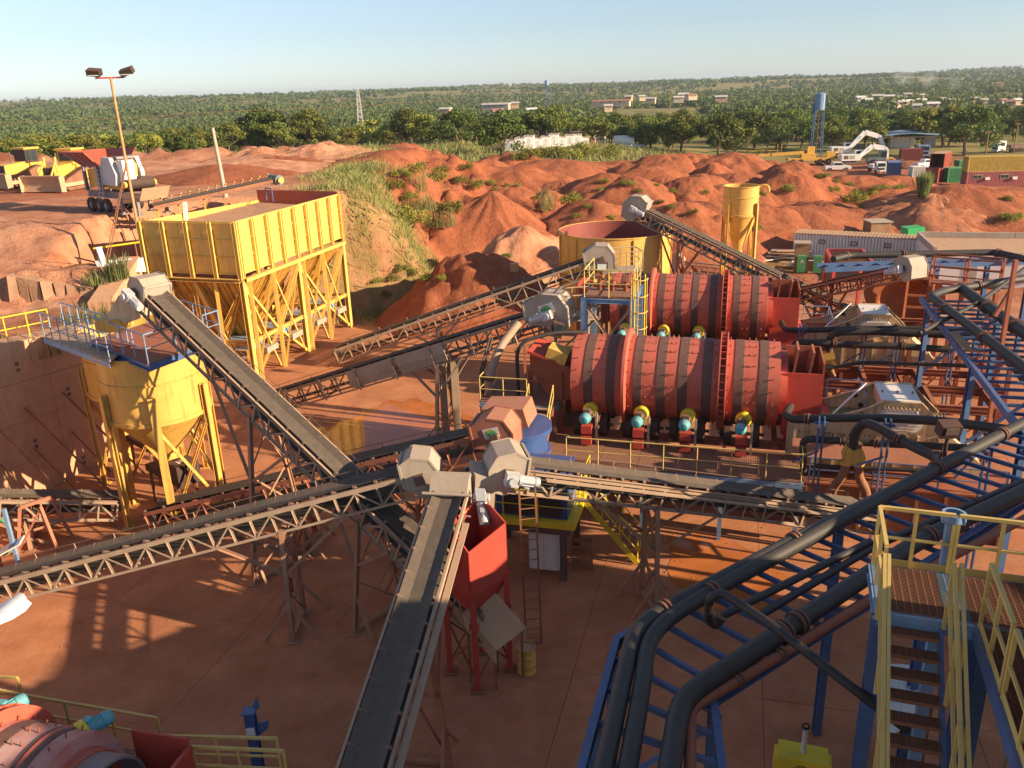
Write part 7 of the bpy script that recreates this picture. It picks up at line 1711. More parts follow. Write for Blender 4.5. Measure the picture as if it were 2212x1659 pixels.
def sheets():
    a, b, c_, d = Y(1, 600, 1335, 47.6), Y(1, 905, 1312, 48.6), Y(1, 925, 1400, 47.9), Y(1, 640, 1420, 46.9)
    t = thing('corrugated_sheets', 'leaning white corrugated sheets left of the hopper', 'sheeting', tuple(d)); n = 13
    for k in range(n):
        f0, f1 = k / n, (k + 1) / n; o = V3((0, -.06 * (k % 2), 0)); MB().plate([lerp(a, b, f0) + o, lerp(a, b, f1) + o, lerp(d, c_, f1) + o, lerp(d, c_, f0) + o], .02).build('sheet_rib', 'white', t)
    a, b = Y(1, 622, 1250, 48), Y(1, 655, 1330, 47.6); u = thing('white_marker', 'slanted white concrete marker post behind the corrugated sheets', 'marker post', tuple(b)); MB().bar(b - V3((0, 0, .3)), a, .28, .22).build('marker_shaft', 'white', u)
    bl = thing('block_wall', 'row of big rough stone blocks holding the bank left of the hopper', 'block wall', tuple(Y(1, 300, 1560, 45)))
    xs = [(40, 100), (100, 165), (165, 245), (250, 330), (335, 410), (415, 495), (500, 600)]; rs = random.Random(3)
    for i, (x0, x1) in enumerate(xs):
        p, q = Y(1, x0, 1425 + i * 12, 45.45 + rs.uniform(-.12, .12)), Y(1, x1 - 5, 1425 + (i + .9) * 12, 45.5 + rs.uniform(-.12, .12)); dn = V3((rs.uniform(-.08, .08), rs.uniform(-.2, 0), -1.3 - rs.uniform(0, .3)))
        MB().prism([p, q, q + dn, p + dn + V3((rs.uniform(-.1, .1), 0, 0))], V3((-.15, .9, rs.uniform(-.05, .12)))).build('block', 'stone', bl)
    q0 = Y(1, 605, 1490, 46.8); MB().prism([q0, Y(1, 830, 1490, 47.4), Y(1, 800, 1680, 47.0), Y(1, 620, 1660, 46.4)], V3((0, .3, 0))).build('cast_slab', 'concrete', bl)
    f = thing('wire_fence', 'low rusty wire fence on the terrace edge left of the sheets', 'fence', tuple(Y(1, 220, 1420, 48)))
    P = [Y(1, 195, 1330, 48.2), Y(1, 440, 1350, 48.0), Y(1, 600, 1365, 47.8)]
    for q in P + [Y(1, 225, 1330, 48.4)]: rod('fence_stake', q - V3((0, 0, 1.2)), q + V3((0, 0, .1)), .03, 'rust', f)
    for i in range(2): rod('fence_wire', P[i], P[i + 1], .02, 'rust', f)
sheets()
# ================================================================ BACK OF THE PLANT FLOOR
def office():
    a, b = at_z(1716, 503, 2.7), at_z(1986, 517, 2.7); d = V3((b.x - a.x, b.y - a.y, 0)); L_ = d.length; rz = math.atan2(d.y, d.x); t = thing('office_cabin', 'long grey corrugated office cabin with three small windows', 'cabin', (a.x, a.y, 0))
    with ctx(place((a.x, a.y, 0), rz)):
        MB().b2((.02, .05, .15), (L_ - .02, 2.45, 2.6)).build('cabin_core', 'motor_grey', t); n = int(L_ / .28)
        for k in range(n): 
            x_ = L_ * k / n; MB().b2((x_, -.02, .15), (x_ + .15, .049, 2.62)).build('wall_rib', 'white', t)
        for k in range(9): MB().b2((-.03, .1 + k * .27, .15), (.019, .24 + k * .27, 2.6)).build('wall_rib', 'zinc', t)
        m_ = int(L_ / .30)
        for k in range(m_): x_ = L_ * k / m_; MB().b2((x_, -.05, 2.63), (x_ + .2, 2.5, 2.72)).build('roof_rib', 'roof_tan', t)
        for f in (.21, .47, .74): w = MB().b2((L_ * f, -.04, 1.75), (L_ * f + .62, -.001, 2.2)).build('window', 'black', t); MB().b2((L_ * f + .07, -.05, 1.81), (L_ * f + .55, -.041, 2.14)).build('pane', 'concrete_grey', w)
        for x_ in (.5, L_ - .5, L_ / 2): MB().b2((x_ - .3, .3, 0), (x_ + .3, 2.2, .149)).build('footing', 'concrete_grey', t)
    p = at_z(1920, 500, 2.7); q = V3((p.x, p.y, 0)); u = thing('timber_box', 'small weathered wooden box house behind the office cabin', 'box', tuple(q)); q = q + V3((1.0, 5.0, 0)); MB().box(q + V3((0, 0, 1.45)), (2.0, 2.0, 2.9)).build('box_body', 'wood', u); MB().box(q + V3((0, 0, 2.95)), (2.3, 2.3, .1)).build('box_lid', 'concrete_grey', u)
    p = at_z(1998, 520, 2.2); u = thing('green_tarp_bundle', 'machine wrapped in bright green sheeting at the end of the office cabin', 'wrapped machine', (p.x, p.y, 0)); o = V3((p.x, p.y + 1.5, 0))
    MB().prism([o + V3((-.9, 0, 2.2)), o + V3((-1.0, 0, 3.1)), o + V3((.6, 0, 3.2)), o + V3((.75, 0, 2.5)), o + V3((.45, 0, 1.6)), o + V3((.5, 0, 0)), o + V3((-.3, 0, 0)), o + V3((-.3, 0, 1.7))], V3((0, 1.6, 0))).build('sheeting', 'bright_green', u)
    bar('rope', o + V3((-.35, -.02, 1.5)), o + V3((.55, -.02, 1.6)), .07, 'rail_yellow', u)
    # flat roofed building right
    a = at_z(2018, 534, 3.3); M_ = place((a.x, a.y, 0), E); h = thing('flat_roof_building', 'low white building with a parapet flat roof at the right edge', 'building', (a.x, a.y, 0))
    with ctx(M_):
        MB().b2((0, 0, 0), (24, 7.6, 2.75)).build('wall', 'white', h); MB().b2((.25, .25, 2.751), (23.8, 7.3, 2.85)).build('roof', 'roof_tan', h)
        for k in range(3): MB().b2((k * 8.0, 7.35, 2.752), (k * 8 + 7.96, 7.6, 3.35)).build('parapet', 'concrete_grey', h)
        MB().b2((0, 0, 2.752), (.25, 7.34, 3.3)).build('parapet', 'concrete_grey', h)
        MB().b2((4.2, -.03, 1.9), (6.6, -.001, 2.1)).build('wall_light', 'bright_yellow', h)
        MB().b2((9.5, -.6, 1.6), (10.5, -.01, 2.2)).build('air_conditioner', 'white_clean', h); MB().b2((2.6, -.04, 0), (3.5, -.001, 2.1)).build('door', 'concrete_grey', h)
office()
def car(name, label, M_, m, cat='car', pick=False):
    with ctx(M_):
        t = thing(name, label, cat, (0, 0, 0)); W_ = .85
        MB().prism([V3((-2.3, -W_, .35)), V3((2.35, -W_, .35)), V3((2.4, -W_, .85)), V3((1.3, -W_, 1.0)), V3((-2.35, -W_, 1.05))], V3((0, 2 * W_, 0))).build('body', m, t)
        c = MB().prism([V3((-1.0 if pick else -1.7, -W_ + .06, 1.0)), V3((1.25, -W_ + .06, 1.0)), V3((.65, -W_ + .14, 1.62)), V3((-.85 if pick else -1.4, -W_ + .14, 1.64))], V3((0, 2 * W_ - .2, 0))).build('cabin', m, t)
        for y_ in (-W_ + .05, W_ - .06): MB().prism([V3((-.8, y_, 1.1)), V3((1.0, y_, 1.1)), V3((.6, y_, 1.5)), V3((-.7, y_, 1.52))], V3((0, .02, 0))).build('side_window', 'glass', c)
        MB().add([V3((1.24, -.65, 1.06)), V3((1.24, .65, 1.06)), V3((.69, .6, 1.58)), V3((.69, -.6, 1.58))], [(0, 1, 2, 3)]).build('windscreen', 'glass', c)
        for x_ in (-1.45, 1.45):
            for y_ in (-W_, W_): MB().lathe([(.18, -.1), (.34, -.1), (.34, .1), (.18, .1)], (x_, y_, .34), (0, 1, 0), 16).build('wheel', 'rubber', t)
        for y_ in (-.6, .6): MB().box(V3((2.39, y_, .72)), (.04, .3, .14)).build('headlight', 'lamp_glass', t)
    return t
def scrap():
    rs = random.Random(9)
    def pile(name, label, cat, c, n, size, mats, yaw=0, part='board', spread=1.0, hgt=.1):
        t = thing(name, label, cat, (c.x, c.y, 0))
        for k in range(n):
            q = V3((c.x + rs.uniform(-spread, spread), c.y + rs.uniform(-spread, spread) * .5, .06 + hgt * k)); MB().box(q, (size[0] * rs.uniform(.7, 1.1), size[1] * rs.uniform(.7, 1.1), size[2]), Matrix.Rotation(yaw + rs.uniform(-.5, .5), 3, 'Z') @ Matrix.Rotation(rs.uniform(-.08, .08), 3, 'X')).build(part, rs.choice(mats), t)
    pile('board_pile', 'loose pile of pale boards and sheets in front of the office cabin', 'boards', at_z(1690, 560, .3), 12, (3.4, 1.1, .06), ['white', 'concrete_grey', 'roof_tan'])
    pile('board_pile', 'smaller pile of pale boards behind the green welding unit', 'boards', at_z(1752, 572, .3), 8, (2.4, .9, .06), ['white', 'concrete_grey'])
    pile('roof_sheet_stack', 'stack of grey corrugated roof sheets behind the round yellow tank', 'sheets', at_z(1478, 525, .3), 9, (5.5, 1.4, .05), ['zinc', 'motor_grey'], .5)
    pile('pipe_stack', 'bundle of dark steel pipes on the ground before the silo', 'pipes', at_z(1655, 545, .3), 9, (6.5, .14, .14), ['rust', 'dark_steel'], -.3, 'pipe_length', .3, .09)
    pile('scrap_heap', 'tangle of rusty offcuts left of the parked blue frame', 'scrap', at_z(1500, 580, .2), 14, (1.6, .2, .12), ['rust', 'dark_steel', 'red_steel', 'concrete_grey'], 0, 'offcut', 1.4, .05)
    pile('scrap_heap', 'low heap of rusty steel bars behind the rear drum', 'scrap', at_z(1610, 590, .2), 12, (1.8, .18, .1), ['rust', 'dark_steel', 'wood'], 1, 'offcut', 1.4, .05)
    p = at_z(1468, 585, .2); t = thing('spare_conveyor_head', 'spare grey conveyor head section lying behind the rear drum', 'machine part', (p.x, p.y, 0))
    with ctx(place((p.x, p.y, .0), -.5)):
        MB().prism([V3((-1.4, -.6, .1)), V3((-.4, -.6, .1)), V3((.4, -.6, 1.2)), V3((-.1, -.6, 2.0)), V3((-1.5, -.6, 1.5))], V3((0, 1.2, 0))).build('hood', 'hood_steel', t)
        for k in (-.6, .6): bar('truss_chord', V3((.2, k, .3)), V3((4.5, k, .1)), .12, 'grey_steel', t); bar('truss_chord', V3((.2, k, 1.0)), V3((4.5, k, .8)), .12, 'grey_steel', t)
        for i in range(6): bar('upright', V3((.4 + i * .8, -.6, .1)), V3((.4 + i * .8, -.6, .95)), .08, 'grey_steel', t)
    p = at_z(1552, 575, .2); t = thing('blue_frame_boat', 'upturned blue float with black tyres behind the rear drum', 'float', (p.x, p.y, 0))
    MB().lathe([(0, -1.3), (.35, -1.1), (.5, 0), (.35, 1.1), (0, 1.3)], p + V3((0, 0, .4)), (1, .2, 0), 18).build('hull', 'pale_blue', t)
    for k in range(3): MB().lathe([(.3, -.12), (.5, -.12), (.5, .12), (.3, .12)], p + V3((1.9 + k * .3, 0, .5)), (1, .2, 0), 20).build('tyre', 'rubber', t)
    p = at_z(1742, 592, 0); t = thing('welding_unit', 'green machine panels with a white letter A before the office cabin', 'machine', (p.x, p.y, 0))
    with ctx(place((p.x, p.y, 0), E)):
        for x_ in (-.9, .5): MB().b2((x_, -.3, .2), (x_ + .75, .3, 1.7)).build('side_panel', 'green', t)
        MB().b2((-.15, -.2, .3), (.5, .2, 1.2)).build('engine', 'rust', t); text('lettering', 'A', .5, 'white_clean', t, Matrix.Translation((-.5, -.31, 1.2)) @ Matrix.Rotation(math.pi / 2, 4, 'X'))
        MB().b2((-1.1, .35, 0), (.1, 1.4, 2.7)).build('timber_hut', 'wood', t); MB().b2((-1.25, .2, 2.7), (.25, 1.6, 2.8)).build('hut_roof', 'concrete_grey', t)
    p = at_z(1700, 545, .4); car('parked_car', 'dark blue car wreck with an open bonnet left of the office cabin', place((p.x + .3, p.y + 4, 0), R(20)), 'box_blue')
    for i, (u, v, w) in enumerate(((1500, 1062, 0), )): pass
scrap()
# ================================================================ FAR YARD ON THE RIGHT
def container(name, label, M_, L_=6.06, m='box_red', open_end=False, win=False, H=2.6, grp='shipping containers in the far yard'):
    with ctx(M_):
        t = thing(name, label, 'container', (0, 0, 0), grp); W_ = 2.44
        if open_end:
            MB().b2((0, 0, 0), (L_, .06, H)).build('side_wall', m, t); MB().b2((0, W_ - .06, 0), (L_, W_, H)).build('side_wall', m, t); MB().b2((0, .06, 0), (L_, W_ - .06, .1)).build('container_floor', 'wood', t); MB().b2((0, .06, H - .06), (L_, W_ - .06, H)).build('roof', 'roof_tan', t); MB().b2((L_ - .06, .06, .1), (L_, W_ - .06, H - .06)).build('end_wall', m, t)
        else: MB().b2((.04, .04, .02), (L_ - .04, W_ - .04, H - .03)).build('box_core', m, t)
        n = int(L_ / .28)
        for k in range(n):
            x_ = .12 + (L_ - .24) * k / n
            for y0, y1 in ((-.0, .039), (W_ - .039, W_)): MB().b2((x_, y0 - .02, .15), (x_ + .14, y1, H - .12)).build('wall_rib', m, t)
        if not open_end:
            for k in range(8): y_ = .15 + k * .28; MB().b2((-.02, y_, .15), (.039, y_ + .14, H - .12)).build('wall_rib', m, t)
        for x_ in (0, L_ - .1):
            for y_ in (0, W_ - .1): MB().b2((x_ - .03, y_ - .03, 0), (x_ + .13, y_ + .13, H)).build('corner_post', m, t)
        for z in (.0, H - .12):
            for y_ in (-.03, W_ - .09): MB().b2((.13, y_, z), (L_ - .13, y_ + .12, z + .125)).build('rail', m, t)
        if win:
            for x_ in (1.0, 5.6):
                w = MB().b2((x_, -.08, 1.35), (x_ + 1.5, -.021, 2.1)).build('window', 'concrete_grey', t); MB().b2((x_ + .1, -.1, 1.45), (x_ + .7, -.081, 2.0)).build('pane', 'glass', w); MB().b2((x_ + .8, -.1, 1.45), (x_ + 1.4, -.081, 2.0)).build('pane', 'glass', w)
                MB().b2((x_ + 2.0, -.4, 1.2), (x_ + 2.75, -.021, 1.65)).build('air_conditioner', 'white_clean', t)
    return t
def gp(u, v, y):
    """point on the ground below the view ray at distance y"""
    p = at_y(u, v, y); return V3((p.x, p.y, gz(p.x, p.y)))
def yard(u, v, guess=-2.0): return ground_at(u, v, guess)
q = yard(2086, 404); rz = R(-6)
container('container', 'pink container with windows at ground level at the right edge', place(q, rz), 12.19, 'box_pink', win=True)
container('container', 'yellow container stacked on the pink one at the right edge', place(q + V3((-.1, 0, 2.62)), rz), 12.19, 'box_yellow')
q = yard(2046, 394); container('container', 'green container between the red and pink containers', place(q, R(-4)), 6.06, 'box_green')
q = q + V3((4, 4, 0)); container('container', 'second green container just showing behind the first', place(V3((q.x, q.y, gz(q.x, q.y) + .9)), R(-4)), 6.06, 'box_green')
q = yard(2026, 394); container('container', 'closed red container at the bottom of the red pair', place(q + V3((-.4, -.5, 0)), R(38)), 6.06, 'box_red')
container('container', 'open empty red container stacked on the closed red one', place(q + V3((.5, -.3, 2.62)), R(52)), 6.06, 'box_red', open_end=True)
q = yard(1970, 383); container('container', 'white box container left of the red pair', place(q, R(-8)), 3.2, 'white', H=2.0)
q = yard(1945, 380); container('container', 'blue container standing end-on with a pale roof', place(q, R(68)), 6.06, 'box_blue')
q = yard(1946, 347); container('container', 'dark maroon container behind the excavator buckets', place(q, R(-12)), 4.6, 'dark_red')
def excavator(label, M_, boom, m='white_clean'):
    with ctx(M_):
        t = thing('excavator', label, 'excavator', (0, 0, 0), 'white excavators in the far yard')
        for s_ in (-1, 1): 
            P = [(-2.4, .35), (-2.1, .02), (2.1, .02), (2.4, .35), (2.3, .85), (-2.3, .85)]; tr = MB().prism([V3((x, s_ * 1.4 - .3, z)) for x, z in P], V3((0, .6, 0))).build('track', 'dark_steel', t)
            for k in range(6): MB().cyl((-1.8 + k * .72, s_ * 1.4 - .33, .3), (-1.8 + k * .72, s_ * 1.4 + .33, .3), .2, 10).build('track_roller', 'rust', tr)
        MB().cyl((0, 0, .8), (0, 0, 1.15), .9, 20).build('turntable', 'dark_steel', t)
        MB().b2((-3.0, -1.45, 1.15), (1.2, 1.45, 2.5)).build('upper_body', m, t); MB().b2((-3.2, -1.4, 1.2), (-3.0, 1.4, 2.4)).build('counterweight', m, t)
        MB().b2((-2.6, -1.48, 1.5), (-1.6, -1.451, 2.3)).build('side_grille', 'dark_steel', t); MB().b2((-1.3, -1.48, 1.5), (-.2, -1.451, 2.3)).build('side_grille', 'concrete_grey', t)
        c_ = MB().b2((.4, .3, 1.5), (1.9, 1.45, 3.3)).build('cab', m, t); MB().b2((.6, .27, 2.3), (1.7, .299, 3.1)).build('window', 'glass', c_); MB().b2((1.901, .4, 2.0), (1.92, 1.35, 3.1)).build('window', 'glass', c_)
        B = [V3((x, -.3, z)) for x, z in boom]
        for i, (w0, w1) in enumerate(((.8, 1.15), (1.15, .75))):
            a, b = B[i], B[i + 1]; d = (b - a).normalized(); n = V3((-d.z, 0, d.x)); MB().prism([a - n * w0 / 2, b - n * w1 / 2, b + n * w1 / 2, a + n * w0 / 2], V3((0, .6, 0))).build('boom', m, t)
        a, b = B[2], B[3]; d = (b - a).normalized(); n = V3((-d.z, 0, d.x)); MB().prism([a - d * .7 + n * .1, a + n * .55, b + n * .25, b - n * .25, a - n * .45], V3((0, .5, 0))).build('stick', m, t)
        rod('boom_cylinder', V3((1.0, 0, 1.6)), lerp(B[0], B[1], .75), .12, 'zinc', t); rod('stick_cylinder', lerp(B[1], B[2], .3) + V3((0, .3, .45)), a - d * .6 + V3((0, .25, .1)), .11, 'zinc', t)
        c_ = b; MB().prism([c_ + V3(q) for q in ((.1, -.35, .1), (.5, -.35, -.5), (.3, -.35, -1.3), (-.5, -.35, -1.5), (-1.1, -.35, -1.0), (-.5, -.35, -.9), (-.3, -.35, -.3))], V3((0, 1.3, 0))).build('bucket', 'rust', t)
q = yard(1842, 357); excavator('nearer white excavator with its bucket on the ground beside the loader', place(q, R(-4), 1.0), [(1.2, 1.9), (4.0, 4.2), (7.0, 3.3), (7.6, .9)])
q = yard(1830, 342); excavator('farther white excavator with its boom arched highest over the yard', place(q + V3((0, 3, 0)), R(-4), 1.05), [(1.2, 1.9), (4.6, 5.6), (8.0, 4.4), (9.4, 1.8)])
def loader():
    q = yard(1905, 361)
    with ctx(place(q, R(-8), 1.15)):
        t = thing('wheel_loader', 'dark wheel loader with a large rusty bucket beside the excavators', 'wheel loader', (0, 0, 0))
        for x_ in (-1.7, 1.3):
            for y_ in (-1.1, 1.1): w = MB().lathe([(.35, -.28), (.7, -.28), (.8, -.18), (.8, .18), (.7, .28), (.35, .28)], (x_, y_, .8), (0, 1, 0), 22).build('wheel', 'rubber', t); MB().cyl((x_, y_ - .2, .8), (x_, y_ + .2, .8), .34, 14).build('rim', 'rust', w)
        MB().prism([V3((-3.0, -.8, .9)), V3((-.6, -.8, .9)), V3((-.6, -.8, 2.0)), V3((-2.8, -.8, 1.8))], V3((0, 1.6, 0))).build('engine_cover', 'loader_teal', t)
        c = MB().b2((-.7, -.7, 1.3), (.5, .7, 3.2)).build('cab', 'loader_teal', t); MB().b2((-.55, -.73, 1.9), (.4, -.701, 3.0)).build('window', 'glass', c); MB().b2((.501, -.6, 1.9), (.53, .6, 3.0)).build('window', 'glass', c)
        MB().b2((.4, -.6, .7), (1.9, .6, 1.6)).build('front_frame', 'tank_yellow', t)
        for y_ in (-.5, .4): MB().prism([V3((.8, y_, 1.5)), V3((1.6, y_, 1.9)), V3((3.0, y_, 1.0)), V3((2.9, y_, .7)), V3((1.6, y_, 1.4))], V3((0, .15, 0))).build('lift_arm', 'tank_yellow', t)
        MB().prism([V3((2.6, -1.5, .1)), V3((4.3, -1.5, .15)), V3((3.9, -1.5, .9)), V3((3.2, -1.5, 1.7)), V3((2.7, -1.5, 1.4))], V3((0, 3.0, 0))).build('bucket', 'rust', t)
loader()
def truck(name, label, M_, m='white_clean', load=None, crane=False, group=None):
    with ctx(M_):
        t = thing(name, label, 'truck', (0, 0, 0), group)
        for y_ in (-.5, .5): bar('chassis', V3((-5.2, y_, .85)), V3((1.8, y_, .85)), .12, 'dark_steel', t, h=.28)
        c = MB().prism([V3((0.1, -1.2, .7)), V3((2.1, -1.2, .6)), V3((2.15, -1.2, 1.6)), V3((1.9, -1.2, 2.85)), V3((.1, -1.2, 2.9))], V3((0, 2.4, 0))).build('cab', m, t)
        MB().add([V3((2.16, -1.0, 1.72)), V3((2.16, 1.0, 1.72)), V3((1.96, .95, 2.6)), V3((1.96, -.95, 2.6))], [(0, 1, 2, 3)]).build('windscreen', 'glass', c); MB().b2((2.14, -.8, .9), (2.18, .8, 1.4)).build('grille', 'black', c); MB().b2((2.1, -1.2, .45), (2.3, 1.2, .72)).build('bumper', m, c)
        for y_ in (-.95, .95): MB().box(V3((2.31, y_, .6)), (.03, .3, .16)).build('headlight', 'lamp_glass', c)
        for y_ in (-1.21, 1.19): MB().b2((.5, y_, 1.7), (1.5, y_ + .02, 2.5)).build('side_window', 'glass', c)
        for x_ in (1.1, -3.0, -4.3):
            for y_ in (-1.05, 1.05): MB().lathe([(.25, -.16), (.5, -.16), (.5, .16), (.25, .16)], (x_, y_, .5), (0, 1, 0), 18).build('wheel', 'rubber', t)
        MB().b2((-5.3, -1.2, 1.0), (-.1, 1.2, 1.2)).build('flatbed', load or 'dark_steel', t)
        if crane:
            MB().b2((-.6, -.5, 1.2), (-.1, .5, 2.6)).build('crane_base', 'pole_orange', t); rod('crane_boom', V3((-.4, 0, 2.6)), V3((-2.6, .4, 4.0)), .16, 'pole_orange', t); rod('crane_boom', V3((-2.6, .4, 4.0)), V3((-.8, .7, 3.3)), .12, 'pole_orange', t)
        else: MB().b2((-5.0, -1.1, 1.2), (-1.0, 1.1, 1.9)).build('load_body', load or 'dark_steel', t)
q = yard(1988, 340); truck('crane_truck', 'white crane truck with an orange boom facing the viewer', place(q, R(-96), 1.05), crane=True)
q = yard(2165, 330); truck('flatbed_truck', 'white cabbed truck with a dark load at the right edge', place(q, R(186), 1.0), load='dark_steel')
q = yard(1897, 373); truck('cab_truck', 'small white cab truck facing the viewer near the blue container', place(q, R(-95), .8), load='white')
q = yard(1808, 369); car('pickup', 'silver pickup parked in front of the yellow crane', place(q, R(-8), 1.15), 'white', 'pickup', True)
q = yard(2000, 362); car('pickup', 'white pickup roof showing behind the white box container', place(q, R(10), 1.1), 'white_clean', 'pickup', True)
def yellow_crane():
    q = yard(1745, 355)
    with ctx(place(q, R(-8), 1.2)):
        t = thing('yellow_crane', 'long low yellow mobile crane below the water tower', 'crane', (0, 0, 0))
        MB().b2((-4, -1.2, .8), (4.5, 1.2, 1.3)).build('carrier', 'dozer_yellow', t); MB().b2((3.2, -1.1, 1.3), (4.6, .1, 2.4)).build('cab', 'dozer_yellow', t); MB().b2((-1.5, -1.1, 1.3), (1.2, 1.1, 2.0)).build('superstructure', 'dozer_yellow', t); MB().b2((-.2, .3, 2.0), (1.2, 1.1, 3.3)).build('cab', 'dozer_yellow', t)
        MB().bar((-1.0, -.4, 2.3), (-7.0, -.4, 2.0), .6, .55).build('boom', 'dozer_yellow', t); MB().bar((-6.0, -.4, 2.0), (-9.5, -.4, 1.9), .42, .4).build('boom', 'dozer_yellow', t)
        for x_ in (-3, -1.6, 2, 3.5):
            for y_ in (-1.1, 1.1): MB().lathe([(.25, -.2), (.55, -.2), (.55, .2), (.25, .2)], (x_, y_, .55), (0, 1, 0), 18).build('wheel', 'rubber', t)
        for x_ in (4.7, 5.3, 5.9): bar('guard_frame', V3((x_, -1, .2)), V3((x_, -1, 2.4)), .12, 'dozer_yellow', t)
        bar('guard_frame', V3((4.7, -1, 2.4)), V3((5.9, -1, 2.4)), .12, 'dozer_yellow', t)
    q = yard(1650, 335); u = thing('yellow_boom_section', 'yellow lattice boom section lying beyond the soil heaps', 'boom section', tuple(q))
    with ctx(place(q, R(-5))):
        for y_ in (0, .8):
            for z in (.3, 1.1): bar('chord', V3((-5, y_, z)), V3((4, y_, z)), .12, 'dozer_yellow', u)
        for k in range(12): bar('lacing', V3((-5 + k * .75, 0, .3)), V3((-4.25 + k * .75, 0, 1.1)), .07, 'dozer_yellow', u)
        for k in (3.4, 4.4): bar('end_post', V3((k, 0, 0)), V3((k, 0, 2.6)), .15, 'dozer_yellow', u)
yellow_crane()
def shed():
    q = yard(1915, 325); M_ = place(q + V3((0, 6, 0)), R(-10))
    with ctx(M_):
        t = thing('open_shed', 'open-sided workshop shed with a blue pitched roof under the trees', 'shed', (0, 0, 0)); L_ = 17
        for i in range(6):
            a, b = L_ * i / 6, L_ * (i + .99) / 6
            zz = lambda x: 3.0 + .9 * (1 - abs(x - L_ * .45) / (L_ * .55))
            MB().prism([V3((a, -1, zz(a))), V3((b, -1, zz(b))), V3((b, -1, zz(b) + .12)), V3((a, -1, zz(a) + .12))], V3((0, 9, .4))).build('roof_sheet', 'pale_blue', t)
        for x_ in (0.3, 4, 8, 12, 16.6):
            for y_ in (-.6, 7): bar('post', V3((x_, y_, 0)), V3((x_, y_, 3.1)), .2, 'dark_steel', t)
        bar('eaves_beam', V3((0, -.8, 2.9)), V3((L_, -.8, 2.9)), .25, 'dark_steel', t)
    container('container', 'white workshop container under the blue roofed shed', place(q + V3((4, 7, 0)), R(-10)), 6.06, 'white'); container('container', 'second pale container at the right end of the blue roofed shed', place(q + V3((13.5, 8, 0)), R(-10)), 3.0, 'motor_grey')
shed()
def water_tower():
    q = yard(1758, 336); tz = at_y(1766, 238, q.y).z; th = at_y(1766, 203, q.y).z; t = thing('water_tower', 'blue water tower with a cylindrical tank on tall lattice legs', 'water tower', tuple(q)); c_ = V3((q.x + .4, q.y, 0)); s = 1.25
    MB().lathe([(0, tz), (s * 1.0, tz), (s, th), (s * .9, th + .1), (0, th + .35)], c_, n=28).build('tank', 'pale_blue', t)
    for k in range(10): a = 2 * math.pi * k / 10; bar('tank_rib', c_ + V3((s * math.cos(a), s * math.sin(a), tz)), c_ + V3((s * math.cos(a), s * math.sin(a), th)), .08, 'blue', t)
    L_ = []
    for k in range(4):
        a = math.pi / 4 + k * math.pi / 2 - .15; top = c_ + V3((s * 1.15 * math.cos(a), s * 1.15 * math.sin(a), tz)); bt = c_ + V3((s * 1.5 * math.cos(a), s * 1.5 * math.sin(a), q.z)); L_.append((bt, top)); bar('leg', bt, top, .2, 'blue', t)
    for k in range(4):
        (b0, t0), (b1, t1) = L_[k], L_[(k + 1) % 4]
        for i in range(5): bar('girt', lerp(b0, t0, (i + 1) / 5), lerp(b1, t1, (i + 1) / 5), .08, 'dark_steel', t); bar('brace', lerp(b0, t0, i / 5), lerp(b1, t1, (i + 1) / 5), .06, 'dark_steel', t)
    MB().cyl(c_ + V3((0, 0, q.z)), c_ + V3((0, 0, tz)), .12, 8).build('riser_pipe', 'dark_steel', t)
    for k in range(8): a = 2 * math.pi * k / 8; rod('rail_post', c_ + V3((s * .95 * math.cos(a), s * .95 * math.sin(a), th)), c_ + V3((s * .95 * math.cos(a), s * .95 * math.sin(a), th + .8)), .03, 'pale_blue', t)
    MB().box(c_ + V3((-1.55, 0, tz + .5)), (.3, .3, 2.6)).build('pipe_box', 'blue', t)
water_tower()
def mast():
    q = ground_at(783, 312, 4.5); H = at_y(775, 191, q.y).z - q.z; t = thing('lattice_mast', 'tall grey steel lattice mast standing in the dry meadow', 'mast', tuple(q)); w0, w1 = 2.4, .5
    P = lambda k, f: q + V3(((1 if k in (0, 3) else -1) * (w0 + (w1 - w0) * f) / 2, (1 if k < 2 else -1) * (w0 + (w1 - w0) * f) / 2, H * f))
    for k in range(4): bar('leg', P(k, 0), P(k, 1), .16, 'zinc', t)
    for i in range(11):
        f0, f1 = i / 11, (i + 1) / 11
        for k in range(4): bar('lacing', P(k, f0), P((k + 1) % 4, f1), .08, 'zinc', t); bar('lacing', P((k + 1) % 4, f0), P(k, f1), .08, 'zinc', t)
    for (u0, v0, u1, v1, lab) in ((2136, 282, 2127, 349, 'bare wooden power pole behind the yellow container'), (1449, 190, 1448, 232, 'thin pale pole far behind the tree belt'), (1121, 262, 1120, 305, 'thin pole beside the white generator cabins'), (2200, 265, 2189, 330, 'thin wooden pole among the trees at the right edge')):
        b = ground_at(u1, v1, 0) if v1 > 240 else at_y(u1, v1, 420); tp = at_y(u0, v0, b.y); o = thing('utility_pole', lab, 'pole', tuple(b)); MB().cyl(b - V3((0, 0, 1)), tp, .17, 8, .12).build('pole_shaft', 'wood', o); bar('cross_arm', tp - V3((.7, 0, .3)), tp + V3((.7, 0, -.3)), .12, 'wood', o)
    w = thing('power_line', 'thin overhead power line sagging across the far bush', 'power line', tuple(at_y(-20, 267, 190)))
    pts = [at_y(-30 + k * 85, 268 - 0.052 * (k * 85) + 3 * math.sin(k * math.pi / 6) ** 2, 190) for k in range(13)]
    MB().tube(pts, .05, 5).build('wire', 'wood', w)
mast()
